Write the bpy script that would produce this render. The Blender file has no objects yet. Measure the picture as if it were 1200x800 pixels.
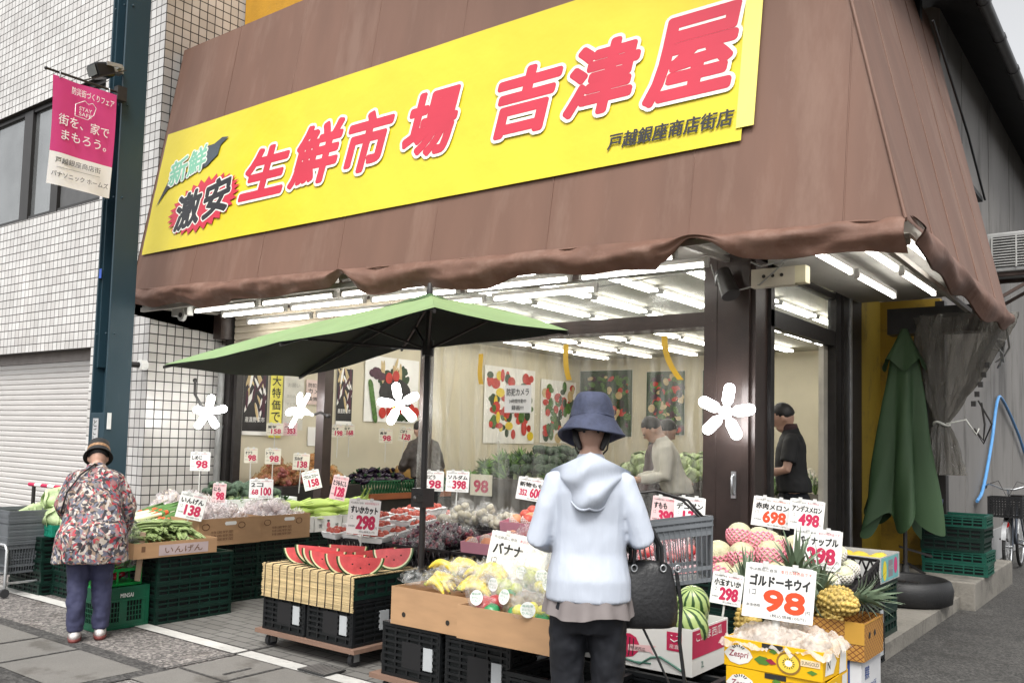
import bpy, bmesh, math, random
from mathutils import Matrix, Vector, noise as mnoise
R = math.radians
S = bpy.context.scene
COL = S.collection
RND = random.Random(7)

# ---------------------------------------------------------------- camera, sky, sun, exposure
cd = bpy.data.cameras.new('camera'); cam = bpy.data.objects.new('camera', cd); COL.objects.link(cam)
yaw, pitch, roll = -0.646816, 0.068447, 0.0251293
fw = Vector((math.sin(yaw)*math.cos(pitch), math.cos(yaw)*math.cos(pitch), math.sin(pitch)))
r0 = Vector((math.cos(yaw), -math.sin(yaw), 0)); u0 = r0.cross(fw)
rr = r0*math.cos(roll)+u0*math.sin(roll); uu = u0*math.cos(roll)-r0*math.sin(roll)
cam.matrix_world = Matrix(((rr.x, uu.x, -fw.x, 0), (rr.y, uu.y, -fw.y, 0), (rr.z, uu.z, -fw.z, 1.45), (0, 0, 0, 1)))
cd.sensor_width = 36; cd.lens = 1037.9/1200*36; cd.shift_y = 0.0361; cd.clip_end = 500; cd.clip_start = 0.05
S.camera = cam
W = bpy.data.worlds.new('World'); S.world = W; W.use_nodes = True
wt = W.node_tree; bg = wt.nodes['Background']
sky = wt.nodes.new('ShaderNodeTexSky'); sky.sky_type = 'NISHITA'; sky.sun_disc = False
sky.sun_elevation = R(58); sky.sun_rotation = R(165); sky.dust_density = 4.0; sky.air_density = 1.0
hs = wt.nodes.new('ShaderNodeHueSaturation'); hs.inputs['Saturation'].default_value = 0.08
wt.links.new(sky.outputs[0], hs.inputs['Color']); wt.links.new(hs.outputs[0], bg.inputs[0])
bg.inputs[1].default_value = 0.135
sd = bpy.data.lights.new('sun', 'SUN'); sun = bpy.data.objects.new('sun', sd); COL.objects.link(sun)
sd.energy = 1.4; sd.angle = R(20); sd.color = (1, .97, .92)
sun.rotation_euler = Vector((-0.45, 0.55, -1.0)).to_track_quat('-Z', 'Y').to_euler()
S.view_settings.view_transform = 'Standard'; S.view_settings.look = 'None'
S.view_settings.exposure = 0.9; S.view_settings.gamma = 1; S.view_settings.use_curve_mapping = False
S.cycles.use_denoising = True
S.cycles.max_bounces = 9; S.cycles.transparent_max_bounces = 24; S.cycles.sample_clamp_indirect = 6
S.cycles.caustics_reflective = False; S.cycles.caustics_refractive = False

# ---------------------------------------------------------------- materials
MC = {}; CH = {}
def nodes(name):
    m = bpy.data.materials.new(name); m.use_nodes = True
    t = m.node_tree; return m, t, t.nodes['Principled BSDF']
def mat(name, col, rough=.6, var=.12, scale=6, bump=0., bscale=60, metal=0., spec=.5, emit=None, es=0, sheen=0, trans=0, alpha=1, dirt=None, stretch=(1, 1, 1)):
    if name in MC: return MC[name]
    m, t, b = nodes(name); L = t.links.new
    tc = t.nodes.new('ShaderNodeTexCoord'); mp = t.nodes.new('ShaderNodeMapping'); L(tc.outputs['Object'], mp.inputs[0])
    mp.inputs['Scale'].default_value = stretch
    n = t.nodes.new('ShaderNodeTexNoise'); n.inputs['Scale'].default_value = scale; n.inputs['Detail'].default_value = 5
    L(mp.outputs[0], n.inputs['Vector'])
    r = t.nodes.new('ShaderNodeValToRGB'); L(n.outputs[0], r.inputs[0])
    lo = [max(0, c*(1-var)) for c in col]; hi = [min(1, c*(1+var)) for c in col]
    r.color_ramp.elements[0].position = .3; r.color_ramp.elements[1].position = .7
    r.color_ramp.elements[0].color = (*lo, 1); r.color_ramp.elements[1].color = (*hi, 1)
    out = r.outputs[0]
    if dirt:
        n2 = t.nodes.new('ShaderNodeTexNoise'); n2.inputs['Scale'].default_value = dirt[1]; n2.inputs['Detail'].default_value = 8; n2.inputs['Roughness'].default_value = .7
        L(mp.outputs[0], n2.inputs['Vector'])
        r2 = t.nodes.new('ShaderNodeValToRGB'); L(n2.outputs[0], r2.inputs[0]); r2.color_ramp.elements[0].position = dirt[2]; r2.color_ramp.elements[1].position = dirt[2]+.14
        r2.color_ramp.elements[0].color = (0, 0, 0, 1); r2.color_ramp.elements[1].color = (dirt[3],)*3+(1,)
        mx = t.nodes.new('ShaderNodeMix'); mx.data_type = 'RGBA'; L(r2.outputs[0], mx.inputs[0]); L(out, mx.inputs[6]); mx.inputs[7].default_value = (*dirt[0], 1)
        out = mx.outputs[2]
    L(out, b.inputs['Base Color'])
    b.inputs['Roughness'].default_value = rough; b.inputs['Metallic'].default_value = metal; b.inputs['Specular IOR Level'].default_value = spec
    if bump:
        n3 = t.nodes.new('ShaderNodeTexNoise'); n3.inputs['Scale'].default_value = bscale; n3.inputs['Detail'].default_value = 4; L(mp.outputs[0], n3.inputs['Vector'])
        bp = t.nodes.new('ShaderNodeBump'); bp.inputs['Strength'].default_value = min(1, bump); bp.inputs['Distance'].default_value = .01*max(1, bump); L(n3.outputs[0], bp.inputs['Height']); L(bp.outputs[0], b.inputs['Normal'])
    if emit: b.inputs['Emission Color'].default_value = (*emit, 1); b.inputs['Emission Strength'].default_value = es
    if trans: b.inputs['Transmission Weight'].default_value = trans
    if alpha < 1: b.inputs['Alpha'].default_value = alpha
    if sheen: b.inputs['Sheen Weight'].default_value = sheen
    MC[name] = m; return m
def film(name, tint=(1, 1, 1), clear=.75, rough=.12, streak=(3, 3, .4), bumpd=.006, scale=9, white=(.8, .8, .78)):
    """clear plastic: mostly see-through, with a thin milky gloss that varies along creases"""
    if name in MC: return MC[name]
    m, t, b = nodes(name); L = t.links.new
    b.inputs['Base Color'].default_value = (*white, 1); b.inputs['Roughness'].default_value = rough
    tr = t.nodes.new('ShaderNodeBsdfTransparent'); tr.inputs[0].default_value = (*tint, 1)
    tc = t.nodes.new('ShaderNodeTexCoord'); mp = t.nodes.new('ShaderNodeMapping'); mp.inputs['Scale'].default_value = streak; L(tc.outputs['Object'], mp.inputs[0])
    n = t.nodes.new('ShaderNodeTexNoise'); n.inputs['Scale'].default_value = scale; n.inputs['Detail'].default_value = 6; n.inputs['Distortion'].default_value = .6; L(mp.outputs[0], n.inputs['Vector'])
    mr = t.nodes.new('ShaderNodeMapRange'); mr.inputs[1].default_value = .35; mr.inputs[2].default_value = .75; mr.inputs[3].default_value = clear+.12; mr.inputs[4].default_value = clear-.22; L(n.outputs[0], mr.inputs[0])
    bp = t.nodes.new('ShaderNodeBump'); bp.inputs['Strength'].default_value = 1; bp.inputs['Distance'].default_value = bumpd; L(n.outputs[0], bp.inputs['Height']); L(bp.outputs[0], b.inputs['Normal'])
    ms = t.nodes.new('ShaderNodeMixShader'); L(mr.outputs[0], ms.inputs[0]); L(b.outputs[0], ms.inputs[1]); L(tr.outputs[0], ms.inputs[2])
    L(ms.outputs[0], t.nodes['Material Output'].inputs[0]); MC[name] = m; return m
def tiles(name, axis, size, c1, c2, grout, gw=.06, rough=.25, sy=None):
    """square glazed tiles laid in plain courses; axis = the horizontal axis of the wall"""
    m, t, b = nodes(name); L = t.links.new
    tc = t.nodes.new('ShaderNodeTexCoord'); sp = t.nodes.new('ShaderNodeSeparateXYZ'); L(tc.outputs['Object'], sp.inputs[0])
    cb = t.nodes.new('ShaderNodeCombineXYZ'); L(sp.outputs['XYZ'.index(axis)], cb.inputs[0]); L(sp.outputs[2], cb.inputs[1])
    br = t.nodes.new('ShaderNodeTexBrick'); br.offset = 0; br.squash = 1; L(cb.outputs[0], br.inputs['Vector'])
    br.inputs['Scale'].default_value = 1; br.inputs['Brick Width'].default_value = size; br.inputs['Row Height'].default_value = sy or size
    br.inputs['Mortar Size'].default_value = size*gw; br.inputs['Mortar Smooth'].default_value = .15; br.inputs['Bias'].default_value = 0
    br.inputs['Color1'].default_value = (*c1, 1); br.inputs['Color2'].default_value = (*c2, 1); br.inputs['Mortar'].default_value = (*grout, 1)
    n = t.nodes.new('ShaderNodeTexNoise'); n.inputs['Scale'].default_value = 1.3; n.inputs['Detail'].default_value = 7; L(tc.outputs['Object'], n.inputs['Vector'])
    mr = t.nodes.new('ShaderNodeMapRange'); mr.inputs[1].default_value = .3; mr.inputs[2].default_value = .7; mr.inputs[3].default_value = .82; mr.inputs[4].default_value = 1.04; L(n.outputs[0], mr.inputs[0])
    mx = t.nodes.new('ShaderNodeMix'); mx.data_type = 'RGBA'; mx.blend_type = 'MULTIPLY'; mx.inputs[0].default_value = 1; L(br.outputs[0], mx.inputs[6]); L(mr.outputs[0], mx.inputs[7])
    L(mx.outputs[2], b.inputs['Base Color'])
    iv = t.nodes.new('ShaderNodeMath'); iv.operation = 'SUBTRACT'; iv.inputs[0].default_value = 1; L(br.outputs['Fac'], iv.inputs[1])
    bp = t.nodes.new('ShaderNodeBump'); bp.inputs['Strength'].default_value = .6; bp.inputs['Distance'].default_value = .006; L(iv.outputs[0], bp.inputs['Height']); L(bp.outputs[0], b.inputs['Normal'])
    rm = t.nodes.new('ShaderNodeMapRange'); rm.inputs[3].default_value = rough; rm.inputs[4].default_value = .9; L(br.outputs['Fac'], rm.inputs[0]); L(rm.outputs[0], b.inputs['Roughness'])
    MC[name] = m; return m
def glow(name, col, s):
    if name in MC: return MC[name]
    return mat(name, (.9, .9, .9), .4, 0, emit=col, es=s)

# ---------------------------------------------------------------- mesh builder
TXT = {}
def glyphs(body, off=0.):
    k = (body, off)
    if k not in TXT:
        c = bpy.data.curves.new('lettering', 'FONT'); c.body = body; c.offset = off; c.resolution_u = 3 if len(body) < 6 else 2
        o = bpy.data.objects.new('lettering', c); COL.objects.link(o)
        m = bpy.data.meshes.new_from_object(o.evaluated_get(bpy.context.evaluated_depsgraph_get()))
        TXT[k] = ([tuple(v.co[:2]) for v in m.vertices], [tuple(p.vertices) for p in m.polygons])
        bpy.data.objects.remove(o); bpy.data.curves.remove(c); bpy.data.meshes.remove(m)
    return TXT[k]
def I(*a): return Matrix.Translation(Vector(a))
def frame(o, x, y):
    """matrix whose x and y axes lie along x and y, origin o"""
    x = Vector(x).normalized(); y = Vector(y).normalized(); z = x.cross(y)
    return Matrix(((x.x, y.x, z.x, o[0]), (x.y, y.y, z.y, o[1]), (x.z, y.z, z.z, o[2]), (0, 0, 0, 1)))
class MB:
    def __init__(s): s.v = []; s.f = []; s.m = []; s.s = []
    def add(s, vs, fs, m=0, sm=False, M=None):
        b = len(s.v)
        s.v += [tuple(M @ Vector(p)) for p in vs] if M is not None else [tuple(p) for p in vs]
        for f in fs: s.f.append(tuple(i+b for i in f)); s.m.append(m); s.s.append(sm)
        return s
    def box(s, c, d, m=0, M=None, taper=0):
        x, y, z = c; a, b, h = d[0]/2, d[1]/2, d[2]/2; q = 1-taper
        vs = [(x-a*q, y-b*q, z-h), (x+a*q, y-b*q, z-h), (x+a*q, y+b*q, z-h), (x-a*q, y+b*q, z-h), (x-a, y-b, z+h), (x+a, y-b, z+h), (x+a, y+b, z+h), (x-a, y+b, z+h)]
        return s.add(vs, [(0, 3, 2, 1), (4, 5, 6, 7), (0, 1, 5, 4), (1, 2, 6, 5), (2, 3, 7, 6), (3, 0, 4, 7)], m, False, M)
    def b2(s, lo, hi, m=0, M=None): return s.box([(a+b)/2 for a, b in zip(lo, hi)], [b-a for a, b in zip(lo, hi)], m, M)
    def bar(s, p, q, w, h=None, m=0, M=None, up=(0, 0, 1)):
        p = Vector(p); q = Vector(q); d = (q-p).normalized(); u = Vector(up)
        if abs(d.dot(u)) > .98: u = Vector((0, 1, 0))
        a = d.cross(u).normalized()*w/2; b = a.cross(d).normalized()*(h or w)/2
        vs = [p-a-b, p+a-b, p+a+b, p-a+b, q-a-b, q+a-b, q+a+b, q-a+b]
        return s.add(vs, [(0, 1, 2, 3), (7, 6, 5, 4), (0, 4, 5, 1), (1, 5, 6, 2), (2, 6, 7, 3), (3, 7, 4, 0)], m, False, M)
    def tube(s, pts, r, n=8, m=0, M=None, caps=True, ry=None):
        pts = [Vector(p) for p in pts]; k = len(pts); rs = r if isinstance(r, (list, tuple)) else [r]*k
        t0 = (pts[1]-pts[0]).normalized(); u = Vector((0, 0, 1))
        if abs(t0.dot(u)) > .9: u = Vector((0, 1, 0))
        vs = []; fs = []
        for i in range(k):
            t = (pts[min(i+1, k-1)]-pts[max(i-1, 0)]).normalized()
            a = t.cross(u).normalized(); u = a.cross(t).normalized(); e = (ry or 1)
            for j in range(n):
                g = 2*math.pi*j/n; vs.append(pts[i]+a*math.cos(g)*rs[i]+u*math.sin(g)*rs[i]*e)
        for i in range(k-1):
            for j in range(n): fs.append((i*n+j, i*n+(j+1) % n, (i+1)*n+(j+1) % n, (i+1)*n+j))
        s.add(vs, fs, m, True, M)
        if caps: s.add(vs[:n], [tuple(range(n))[::-1]], m, False, M); s.add(vs[-n:], [tuple(range(n))], m, False, M)
        return s
    def cyl(s, p, q, r, r2=None, n=12, m=0, M=None): return s.tube([p, q], [r, r if r2 is None else r2], n, m, M)
    def capsule(s, p, q, r, r2=None, n=10, m=0, M=None):
        p = Vector(p); q = Vector(q); r2 = r2 or r; d = (q-p).normalized(); P = []; Q = []
        for a in (-80, -50, -20): P.append((p+d*r*math.sin(R(a)), r*math.cos(R(a))))
        for a in (20, 50, 80): P.append((q+d*r2*math.sin(R(a)), r2*math.cos(R(a))))
        return s.tube([x[0] for x in P], [x[1] for x in P], n, m, M)
    def ell(s, c, r, nu=12, nv=8, m=0, fn=None, M=None, sm=True):
        if not isinstance(r, (tuple, list)): r = (r, r, r)
        vs = [(c[0], c[1], c[2]-r[2]*(fn(Vector((0, 0, -1))) if fn else 1))]
        for i in range(1, nv):
            p = -math.pi/2+math.pi*i/nv
            for j in range(nu):
                d = Vector((math.cos(p)*math.cos(2*math.pi*j/nu), math.cos(p)*math.sin(2*math.pi*j/nu), math.sin(p))); k = fn(d) if fn else 1
                vs.append((c[0]+d.x*r[0]*k, c[1]+d.y*r[1]*k, c[2]+d.z*r[2]*k))
        vs.append((c[0], c[1], c[2]+r[2]*(fn(Vector((0, 0, 1))) if fn else 1))); fs = []; T = len(vs)-1
        for j in range(nu): fs.append((0, 1+(j+1) % nu, 1+j)); fs.append((T, T-nu+j, T-nu+(j+1) % nu))
        for i in range(nv-2):
            for j in range(nu): a = 1+i*nu; fs.append((a+j, a+(j+1) % nu, a+nu+(j+1) % nu, a+nu+j))
        return s.add(vs, fs, m, sm, M)
    def lathe(s, prof, n=16, m=0, M=None, c=(0, 0, 0), sm=True):
        vs = []; fs = []
        for r, z in prof:
            for j in range(n): vs.append((c[0]+r*math.cos(2*math.pi*j/n), c[1]+r*math.sin(2*math.pi*j/n), c[2]+z))
        for i in range(len(prof)-1):
            for j in range(n): fs.append((i*n+j, i*n+(j+1) % n, (i+1)*n+(j+1) % n, (i+1)*n+j))
        return s.add(vs, fs, m, sm, M)
    def loft(s, rings, n=20, m=0, M=None, caps=True, p=2.3):
        """rings of (x,y,z,rx,ry) stacked, superellipse sections"""
        vs = []; fs = []
        for x, y, z, a, b in rings:
            for j in range(n):
                g = 2*math.pi*j/n; cc, ss = math.cos(g), math.sin(g)
                vs.append((x+a*math.copysign(abs(cc)**(2/p), cc), y+b*math.copysign(abs(ss)**(2/p), ss), z))
        k = len(rings)
        for i in range(k-1):
            for j in range(n): fs.append((i*n+j, i*n+(j+1) % n, (i+1)*n+(j+1) % n, (i+1)*n+j))
        if caps: fs.append(tuple(range(n))[::-1]); fs.append(tuple((k-1)*n+j for j in range(n)))
        return s.add(vs, fs, m, True, M)
    def grid(s, fn, nu, nv, m=0, M=None, sm=True):
        vs = [fn(i/nu, j/nv) for j in range(nv+1) for i in range(nu+1)]
        fs = [(j*(nu+1)+i, j*(nu+1)+i+1, (j+1)*(nu+1)+i+1, (j+1)*(nu+1)+i) for j in range(nv) for i in range(nu)]
        return s.add(vs, fs, m, sm, M)
    def prism(s, poly, t, m=0, M=None):
        """flat outline in xy extruded from z=0 to z=t"""
        n = len(poly); vs = [(x, y, 0) for x, y in poly]+[(x, y, t) for x, y in poly]
        fs = [tuple(range(n))[::-1], tuple(range(n, 2*n))]+[(i, (i+1) % n, n+(i+1) % n, n+i) for i in range(n)]
        return s.add(vs, fs, m, False, M)
    def flat(s, poly, m=0, M=None, z=0): return s.add([(x, y, z) for x, y in poly], [tuple(range(len(poly)))], m, False, M)
    def text(s, body, box, M, m=0, off=0., shear=0., z=.0015, fat=0., n=10):
        """lettering fitted into box=(x0,y0,w,h) on the xy plane of M; fat thickens the strokes by that many metres"""
        if off and not fat: fat, n = (off*box[3]*.55, 4) if box[3] > .028 else (0, 4)
        bv, _ = glyphs(body, 0.); vs, fs = bv, _
        x0 = min(v[0] for v in bv); x1 = max(v[0] for v in bv); y0 = min(v[1] for v in bv); y1 = max(v[1] for v in bv)
        sx = box[2]/(x1-x0); sy = box[3]/max(1e-6, y1-y0)
        for k in range(n+1 if fat else 1):
            a = 2*math.pi*k/n; dx, dy = (fat*math.cos(a), fat*math.sin(a)) if k < n and fat else (0, 0)
            s.add([(box[0]+dx+(x-x0)*sx+shear*(y-y0)*sy, box[1]+dy+(y-y0)*sy, z+k*.00004) for x, y in vs], fs, m, False, M)
        return s
    def build(s, name, mats, parent=None, loc=None, rot=None, mesh=None):
        me = bpy.data.meshes.new(name); me.from_pydata([tuple(v) for v in s.v], [], s.f)
        for q in (mats if isinstance(mats, (list, tuple)) else [mats]): me.materials.append(q)
        me.polygons.foreach_set('material_index', s.m); me.polygons.foreach_set('use_smooth', s.s); me.update()
        o = bpy.data.objects.new(name, me); COL.objects.link(o)
        if parent is not None: o.parent = parent; CH.setdefault(parent.name, []).append(o)
        if loc is not None: o.location = loc
        if rot is not None: o.rotation_euler = rot if isinstance(rot, (tuple, list)) else (0, 0, rot)
        return o
def tag(o, label, cat, group=None, kind=None):
    if label: o['label'] = label
    if cat: o['category'] = cat
    if group: o['group'] = group
    if kind: o['kind'] = kind
    return o
def thing(name, label, cat, loc=(0, 0, 0), rz=0, group=None):
    o = bpy.data.objects.new(name, None); COL.objects.link(o); o.location = loc; o.rotation_euler = rz if isinstance(rz, tuple) else (0, 0, rz)
    o.empty_display_size = .1
    return tag(o, label, cat, group)
def dup(root, loc, rz=0, label=None, group=None, scale=None):
    def cp(o, par):
        c = o.copy(); COL.objects.link(c)
        if par: c.parent = par; CH.setdefault(par.name, []).append(c)
        for ch in list(CH.get(o.name, ())): cp(ch, c)
        return c
    r = cp(root, None); r.location = loc; r.rotation_euler = rz if isinstance(rz, tuple) else (0, 0, rz)
    if label: r['label'] = label
    if group: r['group'] = group
    if scale: r.scale = (scale,)*3 if not isinstance(scale, tuple) else scale
    return r
def setting(o, label=None): o['kind'] = 'structure'; return o
def bevel(o, w=.004, seg=2):
    b = o.modifiers.new('bevel', 'BEVEL'); b.width = w; b.segments = seg; b.limit_method = 'ANGLE'; b.angle_limit = R(40); return o
def fuse(o, vox=.012, sm=3):
    r = o.modifiers.new('fuse', 'REMESH'); r.mode = 'VOXEL'; r.voxel_size = vox; r.use_smooth_shade = True
    k = o.modifiers.new('soft', 'SMOOTH'); k.iterations = sm; k.factor = .5; return o
def folds(o, size=.12, strength=.02, kind='CLOUDS'):
    t = bpy.data.textures.new('folds', kind); t.noise_scale = size
    if kind == 'CLOUDS': t.noise_depth = 2
    d = o.modifiers.new('folds', 'DISPLACE'); d.texture = t; d.strength = strength; d.mid_level = .5; return o
def nz(p, s=1., a=1.): return a*mnoise.noise(Vector(p)*s)
# ---------------------------------------------------------------- palette
WHITE = mat('white paint', (.78, .78, .76), .5, .04)
BLACK = mat('black steel', (.022, .019, .018), .45, .25, 12, .15, 90)
BROWNSTEEL = mat('dark brown steel', (.04, .026, .022), .4, .25, 5, .12, 70, dirt=((.3, .27, .24), 22, .66, .5))
CREAM = mat('cream wall', (.60, .55, .42), .7, .06, 2)
SILVER = mat('galvanised steel', (.55, .56, .57), .35, .15, 12, metal=.8)
GREYPL = mat('grey plastic', (.12, .13, .14), .45, .1, 10)
CARD = mat('cardboard', (.42, .25, .13), .8, .08, 6, .1, 160, stretch=(1, 1, 4))
PAPER = mat('white paper', (.82, .81, .78), .55, .03)
INK = mat('black ink', (.02, .02, .02), .6, 0)
RED = mat('red ink', (.48, .012, .07), .55, .05)
ORANGE = mat('orange red ink', (.60, .06, .012), .55, .05)
GREENINK = mat('green ink', (.05, .3, .12), .6, .05)
YELLOW = mat('yellow vinyl', (.87, .72, .01), .4, .03, 3)
CRATE = mat('dark green crate plastic', (.004, .020, .014), .45, .3, 9, .05, 80, spec=.35, dirt=((.07, .085, .08), 26, .60, .4))
CRATEB = mat('black crate plastic', (.007, .008, .009), .45, .2, 9, spec=.35, dirt=((.10, .10, .10), 30, .62, .35))
CRATEG = mat('green crate plastic', (.008, .10, .05), .38, .15, 9)
TUBE = glow('lit fluorescent tube', (1, .975, .91), 7.5)
LEDLIT = glow('lit lamp panel', (1, 1, 1), 14)
CLEAR = film('clear produce film', clear=.86, rough=.07, streak=(1, 1, 1), scale=26, bumpd=.02)
VINYL = film('clear vinyl curtain', (.97, .96, .92), .88, .06, (4, 4, .5), .035, 2.6, (.80, .79, .74))

# ---------------------------------------------------------------- ground
def ground_mat(name, c1, c2, sc, rough=.85, bump=.5, big=.25):
    m, t, b = nodes(name); L = t.links.new; tc = t.nodes.new('ShaderNodeTexCoord')
    v = t.nodes.new('ShaderNodeTexVoronoi'); v.inputs['Scale'].default_value = sc; L(tc.outputs['Object'], v.inputs['Vector'])
    r = t.nodes.new('ShaderNodeValToRGB'); sx = t.nodes.new('ShaderNodeSeparateColor'); L(v.outputs['Color'], sx.inputs[0]); L(sx.outputs[0], r.inputs[0])
    r.color_ramp.elements[0].color = (*c1, 1); r.color_ramp.elements[1].color = (*c2, 1); r.color_ramp.elements[0].position = .25
    n = t.nodes.new('ShaderNodeTexNoise'); n.inputs['Scale'].default_value = .9; n.inputs['Detail'].default_value = 8; n.inputs['Roughness'].default_value = .65; L(tc.outputs['Object'], n.inputs['Vector'])
    mr = t.nodes.new('ShaderNodeMapRange'); mr.inputs[1].default_value = .3; mr.inputs[2].default_value = .7; mr.inputs[3].default_value = 1-big; mr.inputs[4].default_value = 1+big; L(n.outputs[0], mr.inputs[0])
    mx = t.nodes.new('ShaderNodeMix'); mx.data_type = 'RGBA'; mx.blend_type = 'MULTIPLY'; mx.inputs[0].default_value = 1; L(r.outputs[0], mx.inputs[6]); L(mr.outputs[0], mx.inputs[7])
    n2 = t.nodes.new('ShaderNodeTexNoise'); n2.inputs['Scale'].default_value = 3.2; n2.inputs['Detail'].default_value = 6; n2.inputs['Roughness'].default_value = .6; L(tc.outputs['Object'], n2.inputs['Vector'])
    r2 = t.nodes.new('ShaderNodeValToRGB'); L(n2.outputs[0], r2.inputs[0]); r2.color_ramp.elements[0].position = .56; r2.color_ramp.elements[1].position = .66; r2.color_ramp.elements[0].color = (1, 1, 1, 1); r2.color_ramp.elements[1].color = (.66, .64, .62, 1)
    v2 = t.nodes.new('ShaderNodeTexVoronoi'); v2.inputs['Scale'].default_value = 2.3; L(tc.outputs['Object'], v2.inputs['Vector']); r3 = t.nodes.new('ShaderNodeValToRGB'); L(v2.outputs['Distance'], r3.inputs[0]); r3.color_ramp.elements[0].position = .045; r3.color_ramp.elements[1].position = .06; r3.color_ramp.elements[0].color = (.5, .49, .48, 1); r3.color_ramp.elements[1].color = (1, 1, 1, 1)
    m3 = t.nodes.new('ShaderNodeMix'); m3.data_type = 'RGBA'; m3.blend_type = 'MULTIPLY'; m3.inputs[0].default_value = 1; L(r2.outputs[0], m3.inputs[6]); L(r3.outputs[0], m3.inputs[7])
    m4 = t.nodes.new('ShaderNodeMix'); m4.data_type = 'RGBA'; m4.blend_type = 'MULTIPLY'; m4.inputs[0].default_value = 1; L(mx.outputs[2], m4.inputs[6]); L(m3.outputs[2], m4.inputs[7])
    L(m4.outputs[2], b.inputs['Base Color']); b.inputs['Roughness'].default_value = rough
    bp = t.nodes.new('ShaderNodeBump'); bp.inputs['Strength'].default_value = bump; bp.inputs['Distance'].default_value = .006; L(v.outputs['Distance'], bp.inputs['Height']); L(bp.outputs[0], b.inputs['Normal'])
    MC[name] = m; return m
ASPH = ground_mat('dark asphalt', (.025, .024, .022), (.085, .080, .075), 80, big=.45)
EXPO = ground_mat('exposed aggregate paving', (.085, .078, .075), (.30, .275, .255), 62, big=.24)
STRIPM = ground_mat('dark stone strip', (.035, .033, .032), (.10, .095, .09), 55)
SLABM = ground_mat('grey stone slabs', (.15, .142, .13), (.185, .176, .162), 240, .8, .15, .16)
BRICKP = tiles('grey paving bricks', 'X', .2, (.155, .148, .135), (.185, .178, .165), (.06, .058, .054), .03, .8, .1)
m, t = BRICKP, BRICKP.node_tree
for n in t.nodes:
    if n.bl_idname == 'ShaderNodeCombineXYZ':
        sp = [q for q in t.nodes if q.bl_idname == 'ShaderNodeSeparateXYZ'][0]; t.links.new(sp.outputs[1], n.inputs[1])
    if n.bl_idname == 'ShaderNodeTexBrick': n.offset = .5
CONC = mat('worn concrete', (.20, .185, .16), .85, .18, 2.2, .5, 35, dirt=((.07, .066, .058), 5, .5, .6))
def sheet(name, x0, x1, y0, y1, z, m): return setting(MB().add([(x0, y0, z), (x1, y0, z), (x1, y1, z), (x0, y1, z)], [(0, 1, 2, 3)]).build(name, m))
sheet('ground', -150, 150, -60, 200, -.012, ASPH)
sheet('pavement', -60, -1.66, 1.2, 6.0, -.004, EXPO)
sheet('paving_bricks', -5.02, -1.66, 3.80, 6.9, 0.0, BRICKP); sheet('paving_bricks', -6.6, -5.02, 3.80, 6.9, .0005, BRICKP)
sheet('white_line', -20, -1.7, 3.66, 3.775, .004, mat('worn white road paint', (.52, .51, .48), .7, .12, 5, .3, 70, dirt=((.2, .19, .18), 14, .56, .6)))
sheet('stone_strip', -30, -4.93, 3.05, 3.16, .003, STRIPM); sheet('stone_strip', -5.04, -4.93, .5, 3.05, .003, STRIPM); sheet('stone_strip', -30, -5.1, 2.30, 2.52, .003, STRIPM)
sheet('stone_slabs', -30, -5.045, 2.525, 3.045, .004, SLABM)
for x in (-5.81, -6.32, -6.98, -7.6, -8.2, -8.9): sheet('slab_joint', x-.011, x+.011, 2.525, 3.045, .008, STRIPM)
sheet('stone_slabs', -4.93, -1.8, 2.9, 3.65, .004, SLABM)
for x, y0, y1 in ((-4.98, 3.14, 4.0), (-4.47, 2.9, 3.65), (-3.75, 2.9, 3.65), (-4.6, 3.3, 3.5)): sheet('slab_joint', x-.012, x+.012, y0, y1, .008, STRIPM)
for y in (3.22,): sheet('slab_joint', -4.93, -1.8, y-.01, y+.01, .0085, STRIPM)
mb = MB(); mb.b2((-4.36, 3.66, .009), (-4.12, 3.84, .016))
for i in range(9): mb.b2((-4.345+i*.0255, 3.675, .016), (-4.333+i*.0255, 3.825, .0185), 1)
tag(mb.build('drain_grate', [mat('grate dark', (.03, .03, .03), .7), mat('grate iron', (.16, .15, .14), .6, .2)]), 'small slotted iron drain grate set in the paving before the watermelon stand', 'drain grate')
setting(MB().b2((-12, 5.95, -.1), (-1.66, 9.15, .10)).build('shop_step', CONC)); setting(bevel(MB().b2((-2.75, 9.15, -.1), (-1.53, 11.4, .24)).build('concrete_step', CONC), .012))
setting(MB().b2((-12, 6.86, -.1), (-2.62, 20, .115)).build('shop_floor', mat('shop concrete floor', (.14, .13, .115), .55, .15, 3)))
mb = MB(); mb.lathe([(0, .004), (.30, .004), (.31, .002), (.33, .002), (.34, -.004)], 40, 0)
for a in range(-2, 3): mb.b2((-.22, a*.09-.015, .004), (.22, a*.09+.015, .007), 0)
tag(mb.build('manhole_cover', mat('manhole iron', (.06, .058, .054), .6, .3, 20, .4, 60), None, (-.85, 6.15, -.008)), 'round iron manhole cover in the alley asphalt', 'manhole cover')

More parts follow.
